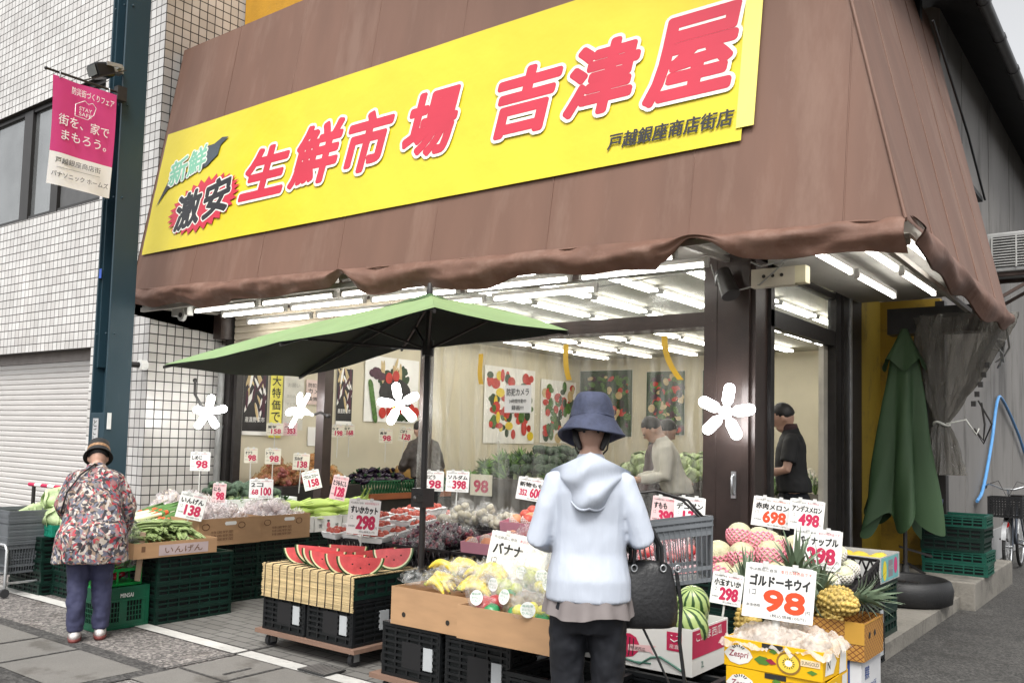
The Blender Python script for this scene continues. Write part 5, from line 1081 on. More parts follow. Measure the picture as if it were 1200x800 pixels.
heap(K_root, 'clear bag of pale roots at the back of the middle crates', 'bagged pale roots', -4.62, -4.1, 5.34, 5.7, .76, .2, 2, .07)
heap(K_red, 'pink wrapped pack of red plums between the peach trays', 'red plum packs', -3.60, -2.85, 4.84, 5.2, .70, .19, 2, .07, rise=.1)
PKT = mat('pink peach tray', (.60, .26, .33), .6, .06)
PEA = mat('peach skin', (.72, .30, .16), .55, .3, 4); PEAR = mat('red peach skin', (.56, .09, .06), .5, .3, 4)
def netted(r, fr, net_col, lo=-1.35, hi=.25, nn=14):
    f = MB(); f.ell((0, 0, r), r, 18, 12, 0, lump(1, .03, 2, 1)); n = MB(); rows = 9
    for sg in (-1, 1):
        for j in range(nn):
            P = []
            for k in range(rows+1): p = lo+(hi-lo)*k/rows; a = 2*math.pi*j/nn+sg*k*(.5*2*math.pi/nn); P.append((1.03*r*math.cos(p)*math.cos(a), 1.03*r*math.cos(p)*math.sin(a), r+1.03*r*math.sin(p)))
            n.tube(P, r*.06, 4, 0, None, False)
    return [('fruit', f, fr), ('foam_net', n, net_col)]
WNET = mat('white foam net', (.76, .72, .68), .6); PNET = mat('pink foam net', (.80, .28, .36), .6)
K_pea = Kind('netted_peach', 'peach', netted(.042, PEA, WNET, nn=12)); K_peb = Kind('netted_peach', 'peach', netted(.042, PEAR, WNET, nn=12))
K_bare = Kind('peach', 'peach', [('peach', MB().ell((0, 0, .04), .04, 14, 10, 0, lump(1, .04, 2, 2)), PEAR)])
def tray(label, loc, w, d, tilt, rz=0): return tag(carton_mb(w, d, .075).build('fruit_tray', PKT, None, loc, (tilt, 0, rz)), label, 'tray')
tray('pink cardboard tray of netted peaches low behind the banana card', (-3.72, 4.92, .69), .50, .40, R(6))
tray('pink cardboard tray of peaches higher up at the woman\'s elbow', (-3.78, 5.52, .80), .60, .44, R(10))
for i in range(12): k = (K_pea, K_pea, K_peb)[i % 3]; k.put((-3.90+.12*(i % 4)+jit(.01), 4.80+.12*(i//4), .695+.013*(i//4)), (jit(.7)+.3, jit(.7), RND.random()*6), 'peach in a white foam net in the low pink tray', 'peaches in the low tray', 1.1)
for i in range(15): k = (K_pea, K_peb, K_bare)[(i*7) % 3]; k.put((-4.02+.115*(i % 5)+jit(.01), 5.38+.13*(i//5), .81+.022*(i//5)), (jit(.6)+.4, jit(.6), RND.random()*6), 'peach in the higher pink tray by the elbow', 'peaches in the high tray', 1.12)
# right of the woman: packed plums under the 390 and 138 cards
for i, x in enumerate((-2.75, -2.4)): stack(K_foldw, x, 5.55, 6, 'under the plum packs left of the pillar', 'folded crates left of the pillar')
heap(K_red, 'pink wrapped pack of fruit under the 138 card', 'wrapped fruit under the 138 card', -2.92, -2.45, 5.2, 5.7, .60, .19, 2, .08, rise=.18)
# ---------------------------------------------------------------- small watermelons in the printed carton
def stripes():
    m, t, b = nodes('striped melon skin'); L = t.links.new; tc = t.nodes.new('ShaderNodeTexCoord'); g = t.nodes.new('ShaderNodeTexGradient'); g.gradient_type = 'RADIAL'; L(tc.outputs['Object'], g.inputs[0])
    n = t.nodes.new('ShaderNodeTexNoise'); n.inputs['Scale'].default_value = 22; L(tc.outputs['Object'], n.inputs['Vector'])
    a = t.nodes.new('ShaderNodeMath'); a.operation = 'MULTIPLY_ADD'; a.inputs[1].default_value = 11; L(g.outputs['Fac'], a.inputs[0]); k = t.nodes.new('ShaderNodeMath'); k.operation = 'MULTIPLY'; k.inputs[1].default_value = .55; L(n.outputs[0], k.inputs[0]); L(k.outputs[0], a.inputs[2])
    f = t.nodes.new('ShaderNodeMath'); f.operation = 'PINGPONG'; f.inputs[1].default_value = .5; L(a.outputs[0], f.inputs[0]); r = t.nodes.new('ShaderNodeValToRGB'); L(f.outputs[0], r.inputs[0])
    r.color_ramp.elements[0].position = .14; r.color_ramp.elements[1].position = .24; r.color_ramp.elements[0].color = (.02, .06, .015, 1); r.color_ramp.elements[1].color = (.36, .46, .17, 1); L(r.outputs[0], b.inputs['Base Color']); b.inputs['Roughness'].default_value = .35; MC['striped melon skin'] = m; return m
K_wm = Kind('small_watermelon', 'watermelon', [('watermelon', MB().ell((0, 0, 0), (.085, .085, .10), 22, 16), stripes())])
def wm_print(mb, F, A):
    mb.flat([(.30, .085), (.31, .13), (.34, .155), (.38, .16), (.415, .145), (.435, .11), (.43, .08), (.40, .05), (.36, .04), (.32, .055)], 2, F, .001)
    for k in range(4): mb.tube([(.33+.022*k, .05+.006*abs(k-2), .0015), (.335+.022*k, .10, .0016), (.34+.02*k, .15-.004*k, .0015)], .003, 4, 1, F)
    mb.flat([(.37, .075), (.49, .085), (.52, .07), (.50, .10), (.53, .12), (.47, .115), (.37, .105)], 4, F, .002); mb.text('特選西瓜', (.385, .083, .085, .018), F, 1, .02, 0, .003)
    mb.b2((.585, .11, 0), (.665, .20, .0012), 2, F); mb.tube([(.605, .165, .0015), (.625, .155, .0016), (.645, .165, .0015)], .003, 4, 0, F); mb.tube([(.607, .185, .0015), (.615, .182, .0015)], .002, 4, 0, F); mb.tube([(.637, .182, .0015), (.645, .185, .0015)], .002, 4, 0, F); mb.text('産直', (.60, .122, .05, .02), F, 0, .02, 0, .0015)
    mb.tube([(.36, .03, .001), (.44, .02, .001), (.50, .06, .001), (.55, .07, .001), (.60, .05, .001), (.67, .02, .001)], .006, 5, 3, F); mb.tube([(.30, .03, .001), (.40, .025, .001), (.5, .03, .001)], .004, 5, 3, F)
    mb.b2((.0, .085, 0), (.40, .215, .0012), 2, A); mb.text('こだま西瓜', (.04, .16, .30, .045), A, 0, .02, 0, .002); mb.text('2L', (.10, .03, .03, .03), A, 3, .02, 0, .002)
carton('printed_carton', 'white and red printed carton of small striped watermelons', (-2.26, 4.22, .33), .72, .42, .225, [mat('white melon carton', (.70, .69, .66), .5, .03), INK, KR, mat('dark green carton print', (.06, .16, .12), .6), mat('pink ribbon print', (.70, .45, .45), .6)], wm_print)
for i, (x, y, z, q) in enumerate(((-2.30, 4.12, .545, (.2, .1, 0)), (-2.12, 4.10, .535, (1.4, .2, .6)), (-1.97, 4.14, .545, (.4, -.3, 0)), (-2.46, 4.16, .54, (.6, .2, 1)), (-2.22, 4.30, .55, (1.2, .1, 2)), (-2.04, 4.30, .565, (.3, .5, 0)), (-2.0, 4.22, .635, (.5, .2, 0)), (-2.4, 4.32, .55, (.2, .5, 3)))): K_wm.put((x, y, z), q, 'small striped watermelon in the white and red carton', 'small striped watermelons', 1.0+jit(.06))
for i, (x, y) in enumerate(((-2.42, 4.25), (-2.0, 4.25))): K_black.put((x, y, .03), R(0), ('black produce crate under the left end of the watermelon carton', 'black produce crate under the right end of the watermelon carton')[i])
# ---------------------------------------------------------------- kiwi cartons
KY_ = mat('golden yellow carton', (.80, .46, .005), .45, .04); KWH = mat('white carton print', (.80, .79, .75), .5)
def kiwi_print(mb, F, A):
    mb.flat([(.0, .052), (.03, .085), (.075, .095), (.115, .075), (.13, .05), (.11, .025), (.07, .01), (.03, .018)], 1, F, .001)
    mb.text('Zespri', (.022, .035, .085, .033), F, 2, .015, .15, .002)
    for k in range(6): a = .5+k*.42; mb.bar((.065+.02*math.cos(a), .072+.012*math.sin(a), .002), (.065+.032*math.cos(a), .072+.022*math.sin(a), .002), .004, .001, 3, F)
    mb.flat([(.135, .045), (.16, .062), (.19, .060), (.215, .042), (.19, .028), (.16, .028)], 4, F, .001); mb.flat([(.185, .05), (.21, .058), (.235, .04), (.21, .034)], 2, F, .002)
    mb.flat([(.285+.052*math.cos(i*.3), .052+.046*math.sin(i*.3)) for i in range(21)], 5, F, .0012); mb.flat([(.285+.044*math.cos(i*.3), .052+.038*math.sin(i*.3)) for i in range(21)], 6, F, .0018); mb.flat([(.285+.016*math.cos(i*.5), .052+.013*math.sin(i*.5)) for i in range(13)], 1, F, .0026)
    for k in range(14): a = k*.449; mb.bar((.285+.019*math.cos(a), .052+.016*math.sin(a), .0026), (.285+.026*math.cos(a), .052+.022*math.sin(a), .0026), .003, .001, 3, F)
    mb.b2((.335, .052, 0), (.415, .078, .0014), 7, F); mb.text('SUNGOLD', (.34, .058, .07, .014), F, 3, .02, 0, .002); mb.flat([(.36, .03), (.38, .04), (.405, .032), (.385, .02)], 4, F, .0012); mb.flat([(.20, .085), (.215, .10), (.24, .09), (.225, .078)], 4, F, .0012)
    mb.flat([(.02, .02), (.04, .09), (.12, .10), (.16, .06), (.12, .015)], 1, A, .001); mb.text('N', (.05, .04, .03, .035), A, 3, .03, 0, .002); mb.flat([(.19, .0), (.28, 0), (.28, .11), (.21, .11)], 1, A, .001)
    mb.b2((.17, .095, 0), (.26, .116, .0012), 3, F)
KM = [KY_, KWH, mat('wine print', (.30, .02, .05), .5), INK, mat('leaf print', (.09, .22, .03), .5), mat('brown kiwi rim print', (.28, .15, .03), .5), mat('gold kiwi print', (.80, .58, .06), .5), mat('cream print', (.78, .62, .4), .5)]
carton('kiwi_carton', 'upper yellow kiwi carton with crumpled plastic on it', (-1.375, 3.82, .508), .425, .30, .118, KM, kiwi_print, R(-1.5)); carton('kiwi_carton', 'lower yellow kiwi carton under the plastic-topped one', (-1.37, 3.825, .387), .425, .30, .118, KM, kiwi_print, R(1))
carton('kiwi_carton', 'yellow kiwi carton at the bottom of its pile of three', (-1.375, 3.82, .266), .425, .30, .118, KM, kiwi_print)
K_black.put((-1.40, 3.9, .03), Q, 'black produce crate under the yellow kiwi cartons')
CRUM = film('crumpled white plastic', (1, .97, .93), .55, .2, (1, 1, 1), .05, 9, (.80, .73, .66))
def crum(u, v):
    x = -.235+.47*u; y = -.163+.326*v; e = max(abs(u-.5), abs(v-.5))*2; z = .645-.05*max(0, e-.72)/.28+.05*mnoise.noise(Vector((u*4, v*4, 1)))+.03*abs(mnoise.noise(Vector((u*9, v*9, 4))))+.018*abs(mnoise.noise(Vector((u*22, v*22, 7))))
    return (x+.02*mnoise.noise(Vector((u*6, v*6, 8))), y+.02*mnoise.noise(Vector((u*6, v*6, 12))), z)
tag(MB().grid(crum, 90, 70).build('plastic_liner', CRUM, None, (-1.375, 3.82, 0)), 'crumpled thin white plastic liner spilling over the upper kiwi carton', 'plastic liner')
K_kiw = Kind('kiwi', 'kiwi', [('kiwi', MB().ell((0, 0, 0), (.03, .03, .036), 12, 9), KIW)])
for i in range(15): K_kiw.put((-1.53+.077*(i % 5), 3.74+.08*(i//5), .585), (1.4, 0, i), 'brown kiwi lying in the upper yellow carton', 'kiwis in the upper carton')
# ---------------------------------------------------------------- pineapples, melons, mangoes
PINE = mat('pineapple skin', (.48, .34, .09), .55, .5, 30, .6, 60); CRN = mat('pineapple crown', (.14, .19, .12), .5, .3, 7)
def pine():
    b = MB(); rows = 11
    b.ell((0, 0, .10), (.062, .062, .10), 18, 12)
    for k in range(rows):
        p = -1.25+2.5*k/(rows-1); n = max(5, int(13*math.cos(p)))
        for j in range(n):
            a = 2*math.pi*(j+.5*(k % 2))/n; c = (.061*math.cos(p)*math.cos(a), .061*math.cos(p)*math.sin(a), .10+.10*math.sin(p)); b.ell((c[0]*.955, c[1]*.955, c[2]), (.0135, .0135, .0115), 6, 4)
    cr = MB(); rn = random.Random(5)
    for i in range(44):
        a = i*2.4; t = .10+1.15*(1-i/44)+rn.uniform(-.1, .1); h = .16+.15*(i/44) if i > 8 else .13+rn.uniform(0, .05); w = .017
        dx, dy = math.cos(a), math.sin(a)
        def lf(u, v): 
            s_ = h*v; ang = t*(.35+.75*v); return (dx*s_*math.sin(ang)-dy*w*(u-.5)*2*(1-v**1.6)+dx*.008, dy*s_*math.sin(ang)+dx*w*(u-.5)*2*(1-v**1.6)+dy*.008, .19+s_*math.cos(ang)+.006*abs(u-.5)*2*(1-v))
        cr.grid(lf, 2, 7)
    return [('fruit', b, PINE), ('crown', cr, CRN)]
K_pin = Kind('pineapple', 'pineapple', pine())
for loc, rot, lb, sc in (((-1.40, 4.98, .60), (0, R(-84), R(-8)), 'pineapple lying on its patterned carton with the crown to the left', 1.08), ((-1.73, 4.98, .46), (.1, -.1, 1), 'pineapple with upright crown behind the big kiwi card', 1.15), ((-1.96, 4.85, .33), (.0, .15, 2), 'pineapple whose dark leaves show at the left edge of the kiwi card', 1.15), ((-1.62, 5.30, .36), (0, R(-16), .4), 'pineapple with tall leaves in front of the 298 pineapple card', 1.15), ((-1.70, 5.27, .585), (0, R(84), R(6)), 'pineapple lying behind the carton with its leaves pointing right', .95)):
    K_pin.put(loc, rot, lb, None, sc)
def pat_carton():
    m, t, b = nodes('orange lattice carton'); L = t.links.new; tc = t.nodes.new('ShaderNodeTexCoord'); mp = t.nodes.new('ShaderNodeMapping'); mp.inputs['Rotation'].default_value = (R(45), R(45), R(45)); L(tc.outputs['Object'], mp.inputs[0])
    sp = t.nodes.new('ShaderNodeSeparateXYZ'); L(tc.outputs['Object'], sp.inputs[0]); ad = t.nodes.new('ShaderNodeMath'); ad.operation = 'ADD'; L(sp.outputs[0], ad.inputs[0]); L(sp.outputs[1], ad.inputs[1])
    outs = []
    for s in (1, -1):
        q = t.nodes.new('ShaderNodeMath'); q.operation = 'MULTIPLY_ADD'; q.inputs[1].default_value = s*1.25; L(sp.outputs[2], q.inputs[0]); L(ad.outputs[0], q.inputs[2])
        k = t.nodes.new('ShaderNodeMath'); k.operation = 'MULTIPLY'; k.inputs[1].default_value = 26; L(q.outputs[0], k.inputs[0]); f = t.nodes.new('ShaderNodeMath'); f.operation = 'PINGPONG'; f.inputs[1].default_value = .5; L(k.outputs[0], f.inputs[0]); outs.append(f)
    mn = t.nodes.new('ShaderNodeMath'); mn.operation = 'MINIMUM'; L(outs[0].outputs[0], mn.inputs[0]); L(outs[1].outputs[0], mn.inputs[1]); r = t.nodes.new('ShaderNodeValToRGB'); L(mn.outputs[0], r.inputs[0])
    r.color_ramp.elements[0].position = .07; r.color_ramp.elements[1].position = .12; r.color_ramp.elements[0].color = (.16, .05, .015, 1); r.color_ramp.elements[1].color = (.48, .24, .05, 1); L(r.outputs[0], b.inputs['Base Color']); b.inputs['Roughness'].default_value = .6; return m
ORP = mat('plain orange print', (.50, .27, .04), .6)
def pc(mb, F, A): 
    mb.b2((-.001+.36, .09, 0), (.462, .205, .002), 1, F); mb.flat([(.09+.065*math.cos(i*.3), .08+.065*math.sin(i*.3)) for i in range(21)], 1, F, .001); mb.tube([(.09+.05*math.cos(i*.33), .08+.05*math.sin(i*.33), .002) for i in range(20)], .005, 4, 2, F); mb.tube([(.09+.025*math.cos(i*.33), .08+.025*math.sin(i*.33), .002) for i in range(20)], .004, 4, 2, F)
    for y in (.10, .2): mb.flat([(y+.018*math.cos(i*.4), .13+.018*math.sin(i*.4)) for i in range(16)], 3, A, .001)
    mb.b2((-.0, .195, .0), (.35, .20, .0015), 1, A)
carton('pineapple_carton', 'orange carton with brown lattice print under the lying pineapple', (-1.60, 5.18, .31), .46, .38, .205, [pat_carton(), ORP, mat('brown lattice print', (.16, .05, .015), .6), INK], pc)
carton('printed_carton', 'white and blue printed carton under the orange pineapple carton', (-1.62, 5.20, .10), .46, .38, .205, [mat('white fruit carton', (.62, .62, .63), .5), mat('blue print', (.03, .07, .25), .5), INK], lambda mb, F, A: (mb.b2((.33, 0, 0), (.40, .205, .001), 1, F), mb.text('果実', (.06, .10, .08, .07), A, 1, .03, 0, .002), mb.text('20玉', (.18, .04, .1, .03), A, 1, .02, 0, .002)))
K_foldw.put((-1.62, 5.2, 0), 0, 'dark folded crate on the ground under the white and blue carton')
for i, z in enumerate((.10, .30)): K_black.put((-1.83, 5.85, z), Q, ('black produce crate on the shop step behind the pineapple carton', 'black produce crate stacked above the one on the shop step')[i], None, (1, 1, .68))
K_black.put((-1.84, 6.34, .10), Q, 'black produce crate on the shop step below the mango carton', None, (1, .6, 1.3))
K_mesh.put((-1.82, 5.88, .505), (R(2), R(-12), Q), 'tilted black lattice crate of white netted melons')
MEL = mat('netted melon skin', (.50, .47, .30), .6, .2, 30, .5, 120); WMEL = mat('white melon skin', (.60, .60, .40), .5, .1, 6)
K_mel = Kind('netted_melon', 'melon', netted(.072, MEL, PNET, -1.4, .28, 16)); K_mwh = Kind('netted_melon', 'melon', netted(.065, WMEL, WNET, -1.4, .4, 16))
mel = [(-2.26, 5.42, .80), (-2.36, 5.38, .68), (-2.34, 5.28, .56), (-2.20, 5.36, .67), (-2.12, 5.46, .77), (-2.05, 5.40, .69), (-1.95, 5.52, .73), (-2.16, 5.30, .58), (-1.98, 5.36, .58), (-2.25, 5.56, .72), (-2.06, 5.62, .72), (-2.2, 5.7, .72), (-1.92, 5.6, .62)]
for i, (x, y, z) in enumerate(mel): K_mel.put((x, y, z), (jit(.5), jit(.5), i*1.1), 'beige melon in a pink foam net in the heap before the pillar', 'pink netted melons', 1.2+jit(.07))
K_mel.put((-2.16, 5.16, .58), (.3, .2, .5), 'greenish bare-topped melon low in front of the pink netted heap', None, 1.05)
for i, x in enumerate((-2.32, -1.98)): stack(K_foldw, x*.97-.06, 5.48, 6, 'under the pink netted melons', 'folded crates under the melons', 0, .03)
for i, (x, y, z) in enumerate(((-1.88, 5.72, .57), (-1.76, 5.70, .55), (-1.86, 5.88, .60), (-1.74, 5.86, .58), (-1.84, 6.03, .62), (-1.73, 6.02, .60), (-1.82, 5.80, .69), (-1.80, 5.95, .71))): K_mwh.put((x, y, z), (jit(.4), jit(.4), i), 'pale melon in a white foam net in the tilted lattice crate', 'white netted melons', .95+jit(.05))
def mg(mb, F, A):
    mb.b2((.02, .01, 0), (.48, .175, .0012), 1, A); mb.flat([(.10+.05*math.cos(i*.3), .085+.07*math.sin(i*.3)) for i in range(21)], 2, A, .002); mb.flat([(.40+.05*math.cos(i*.3), .10+.06*math.sin(i*.3)) for i in range(21)], 3, A, .002); mb.b2((.2, .03, .0), (.32, .15, .002), 4, A); mb.text('MANGO', (.19, .08, .13, .03), A, 0, .03, 0, .003)
carton('mango_carton', 'grey carton of yellow mangoes with a bright printed side panel', (-1.98, 6.86, .50), .56, .52, .185, [mat('grey carton', (.46, .46, .44), .6), mat('turquoise print', (.16, .42, .42), .5), mat('yellow fruit print', (.72, .60, .03), .5), mat('pink fruit print', (.60, .05, .18), .5), mat('grey print block', (.22, .20, .22), .5)], mg)
K_man = Kind('mango', 'mango', [('mango', MB().ell((0, 0, 0), (.085, .05, .04), 14, 10, 0, lump(1, .1, 1.5, 2)), mat('mango skin', (.70, .50, .05), .4, .15, 5))])
for i in range(8): K_man.put((-2.16+.12*(i % 4), 6.72+.2*(i//4), .645), (jit(.2), jit(.2), 1.2+jit(.3)), 'yellow mango in the grey carton', 'mangoes in the grey carton')
for i, z in enumerate((.10, .30)): K_foldw.put((-1.98, 6.86, z), 0, ('dark crate on the step under the mango carton', 'upper dark crate under the mango carton')[i], None, (1.1, .9, 2))
# ---------------------------------------------------------------- crates on the far step, tyre-like tub, bicycle, basket cart
K_gf = Kind('folding_crate', 'crate', [('crate', crate_mb(.58, .44, .115, .03), [mat('bottle green crate', (.006, .075, .05), .4, .15, 9), CRD])])
for i in range(5): (K_gf if i in (0, 1, 4) else K_foldw).put((-1.80+jit(.02), 9.86+jit(.02), .24+i*.116), jit(.05), 'green folded crate piled on the concrete step by the alley', 'crates piled on the alley step', (1, 1, 1) if i in (0, 1, 4) else (1.2, .76, 1.16))
mb = MB(); mb.bar((-2.22, 9.3, .5), (-1.95, 9.42, .42), .05, .02); mb.bar((-2.2, 9.36, .36), (-2.0, 9.36, .25), .04, .02); tag(mb.build('dark_board', BLACK), 'broken dark boards lying against the folded parasol foot', 'boards')
bk = thing('bicycle', 'bicycle with a black front basket parked by the grey alley wall', 'bicycle', (-1.66, 12.55, 0), R(180))
def ring(r, t, m, y, z, ax=None):
    return [(0, y+r*math.cos(i*2*math.pi/32), z+r*math.sin(i*2*math.pi/32)) for i in range(33)]
for y in (.52, -.52):
    w = MB().tube(ring(.31, 0, 0, y, .33), .018, 8, 0, None, False).build('tyre', mat('bicycle rubber', (.02, .02, .02), .7), bk); mb = MB(); mb.tube(ring(.285, 0, 0, y, .33), .012, 6, 0, None, False)
    for i in range(18): a = i*2*math.pi/18; mb.bar((.02*(-1)**i, y, .33), (0, y+.28*math.cos(a), .33+.28*math.sin(a)), .003)
    mb.cyl((-.05, y, .33), (.05, y, .33), .02); mb.build('rim', SILVER, bk); mb = MB(); mb.grid(lambda u, v: ((v-.5)*.05, y+.345*math.cos(.3+2.3*u), .33+.345*math.sin(.3+2.3*u)), 16, 2); mb.build('mudguard', SILVER, bk)
FR = mat('bicycle paint', (.06, .07, .09), .3, .1, metal=.4)
mb = MB(); mb.tube([(0, .40, .80), (0, .12, .48), (0, -.12, .32)], .022, 8); mb.tube([(0, -.12, .32), (0, -.26, .86)], .017, 8)
for s in (-1, 1): mb.tube([(s*.05, .52, .33), (s*.04, .43, .66), (0, .38, .92)], .012, 8); mb.tube([(s*.05, -.52, .33), (s*.02, -.12, .32)], .010, 6); mb.tube([(s*.05, -.52, .33), (s*.02, -.24, .76)], .009, 6)
mb.build('frame', FR, bk)
mb = MB(); mb.tube([(-.28, .16, 1.02), (-.22, .32, 1.06), (-.06, .40, 1.0), (.06, .40, 1.0), (.22, .32, 1.06), (.28, .16, 1.02)], .012, 8); mb.tube([(0, .38, .9), (0, .40, 1.0)], .014, 8)
for s in (-1, 1): mb.tube([(s*.28, .17, 1.02), (s*.30, .06, 1.0)], .017, 8, 1); mb.tube([(s*.2, .36, 1.06), (s*.1, .46, 1.1), (0, .5, .9)], .004, 5, 1)
mb.build('handlebar', [SILVER, BLACK], bk)
mb = crate_mb(.36, .26, .24, .03, .008, True, .03); mb.build('basket', mat('black basket wire', (.012, .012, .013), .4), bk, (0, .58, .68))
MB().box((0, -.27, .88), (.16, .26, .06), 0, None, .2).build('saddle', BLACK, bk); mb = MB(); mb.cyl((0, .62, .60), (0, .66, .60), .035, .04, 14); mb.build('reflector', mat('red reflector', (.5, .01, .01), .2), bk)
mb = MB(); mb.bar((-.10, -.12, .30), (.10, -.12, .34), .015); mb.box((-.13, -.12, .29), (.09, .08, .02)); mb.box((.13, -.12, .36), (.09, .08, .02)); mb.build('pedals', BLACK, bk)
# baskets on their wheeled rack
rk = thing('basket_rack', 'chrome wheeled rack holding the stack of grey baskets', 'rack', (-8.26, 3.72, 0))
mb = MB()
for y in (-.20, .20):
    mb.tube([(-.26, y, .08), (-.26, y, .40), (-.23, y, .44), (.23, y, .44), (.26, y, .40), (.26, y, .08)], .013, 8)
for x in (-.26, .26): mb.tube([(x, -.2, .12), (x, .2, .12)], .01, 8)
mb.build('tube_frame', SILVER, rk)
for x in (-.26, .26):
    for y in (-.2, .2): MB().cyl((x-.012, y, .038), (x+.012, y, .038), .038, .038, 14).build('caster', mat('caster rubber', (.03, .03, .032), .6), rk)
def basket_mb(w=.44, d=.34, h=.24):
    mb = MB(); tp = .86
    for i, z in enumerate((0, .05, .19, .225, h)): 
        q = tp+(1-tp)*z/h; t = .006 if i < 3 else .012
        for s in (-1, 1): mb.box((0, s*d/2*q, z), (w*q, t, .016)); mb.box((s*w/2*q, 0, z), (t, d*q, .016))
    for ax in (0, 1):
        L, D = (w, d) if ax == 0 else (d, w)
        for s in (-1, 1):
            n = int(L/.022)
            for i in range(n+1):
                x = -L/2+L*i/n; a = (x*tp, s*D/2*tp, 0); b = (x, s*D/2, h)
                if ax: a, b = (a[1], a[0], a[2]), (b[1], b[0], b[2])
                mb.bar(a, b, .009, .004, 0, None, (1, 0, 0) if ax == 0 else (0, 1, 0))
            z0, z1 = h-.052, h-.006; q0, q1 = tp+(1-tp)*z0/h, 1; sgn = s
            P = [(-L/2*q0, sgn*D/2*q0, z0), (L/2*q0, sgn*D/2*q0, z0), (L/2, sgn*D/2, z1), (-L/2, sgn*D/2, z1)]; P = [(p[1], p[0], p[2]) for p in P] if ax else P; mb.add(P, [(0, 1, 2, 3)])
    mb.b2((-w/2*tp, -d/2*tp, -.002), (w/2*tp, d/2*tp, .004)); return mb
K_bas = Kind('shopping_basket', 'shopping basket', [('basket', basket_mb(), GREYPL)])
K_bas.put((-8.26, 3.72, .20), 0, 'lowest grey shopping basket hanging in the chrome rack', None, (1.1, 1.1, 1.1))
for i in range(10): K_bas.put((-8.26+jit(.004), 3.72+jit(.004), .26+i*.0245), 0, 'grey shopping basket nested in the stack on the chrome rack', 'nested grey baskets', (1.1, 1.1, 1.0))
mb = MB()
for i in range(14): mb.tube([(-9.8+i*.14, 4.5, .845), (-9.8+(i+1)*.14, 4.5, .845)], .02, 8, i % 2)
tag(mb.build('barrier_pole', [RED, PAPER]), 'red and white striped pole lying level in front of the shutter', 'pole'); 
for x in (-9.7,): tag(MB().tube([(-9.7, 4.5, 0), (-9.7, 4.5, .83)], .02, 8).build('pole_stand', BLACK), 'thin dark stand under the red and white striped pole', 'stand')
# ---------------------------------------------------------------- price cards
PINKP = mat('pink card paper', (.72, .50, .50), .5, .03); CREAMP = mat('cream card paper', (.70, .66, .54), .5, .03); CLIPM = mat('clear card clip', (.6, .6, .58), .3, .1)
SG = [
(-7.6, 5.08, 1.16, .182, .182, 0, 'しめじ', '98', 'white', 'white 98 card on a stick against the tiled side wall', 1),
(-6.45, 4.25, .84, .209, .209, 12, 'いんげん', '138', 'white', 'tilted white 138 card behind the green beans', 1),
(-7.2, 5.03, .88, .12, .176, 3, 'にら', '98', 'pink', 'narrow pink 98 card among the garlic and mushrooms', 0),
(-6.75, 5.16, .94, .212, .172, 0, '2コ', '100', 'white', 'white card reading 68 and 100 above the garlic boxes', 0),
(-8.8, 6.56, 1.18, .152, .172, 0, 'オクラ', '98', 'cream', 'cream 98 card nearest the shutter jamb', 1),
(-8.8, 6.88, 1.17, .186, .186, 0, 'トマト', '98', 'cream', 'cream 98 card in front of the net bags of onions', 1),
(-8.6, 7.15, 1.11, .198, .198, 2, '玉ねぎ', '138', 'cream', 'cream 138 card just left of the front post', 1),
(-7.3, 6.22, .97, .179, .197, -14, 'ブロッコリー', '158', 'white', 'tilted white card over the broccoli beside the post', 0),
(-6.62, 5.99, .93, .151, .235, 10, 'とうもろこし', '128', 'pink', 'tall leaning 128 card at the right end of the corn', 0),
(-9.3, 8.35, 1.5, .177, .165, 0, 'なす', '198', 'cream', 'left card of the pair above the aubergines', 1),
(-9.3, 8.56, 1.51, .155, .167, 0, 'なす', '168', 'cream', 'right card of the pair above the aubergines', 1),
(-9.4, 7.36, 1.5, .211, .155, 0, '里芋', '158', 'cream', 'cream card below the tall yellow paper strip', 1),
(-9.4, 7.61, 1.51, .181, .169, 0, '人参', '353', 'pink', 'pink 353 card below the wall notices', 0),
(-9.2, 9.18, 1.45, .198, .198, 0, '長芋', '98', 'cream', 'cream card below the left corner of the vegetable poster', 1),
(-9.2, 9.59, 1.48, .203, .216, 8, 'ごぼう', '128', 'cream', 'tilted cream card beside the man in the brown jacket', 1),
(-4.83, 4.62, .85, .233, .252, 4, 'すいかカット', '298', 'white', 'white 298 card standing behind the watermelon slices', 1),
(-5.48, 6.1, 1.05, .188, .18, 2, 'ぶどう', '98', 'white', 'white 98 card half hidden by the parasol pole', 1),
(-5.19, 6.1, 1.06, .207, .184, 2, 'ソルダム', '398', 'white', 'white 398 card right of the parasol pole', 1),
(-4.2, 5.85, 1.05, .221, .179, 8, '新物もも', '600', 'white', 'white card reading 352 and 600 over the high peach tray', 0),
(-3.0, 4.05, .76, .33, .30, 10, 'バナナ', '158', 'white', 'large leaning banana card behind the bagged fruit', 0),
(-2.72, 5.3, 1.0, .168, .191, 6, 'すもも', '390', 'pink', 'pinkish 390 card close to the woman\'s arm', 1),
(-2.54, 5.3, 1.01, .198, .187, 3, 'デコポン', '138', 'white', 'white 138 card right of the hatted woman', 1),
(-2.26, 6.0, .99, .259, .2, 6, '赤肉メロン', '698', 'white', 'white 698 melon card in front of the corner pillar', 1),
(-2.02, 6.0, .99, .224, .201, 5, 'アンデスメロン', '498', 'white', 'white 498 melon card below the man in black', 1),
(-1.72, 5.3, .85, .271, .231, 4, 'パイナップル', '298', 'white', 'white 298 card behind the pineapple leaves', 1),
(-1.98, 4.6, .67, .166, .166, 8, '小玉すいか', '298', 'white', 'white 298 card below the grey shopping basket', 1),
(-1.39, 3.78, .82, .293, .227, 5, 'ゴルドーキウイ', '98', 'white', 'big white 98 card standing on the yellow kiwi cartons', 1),
]
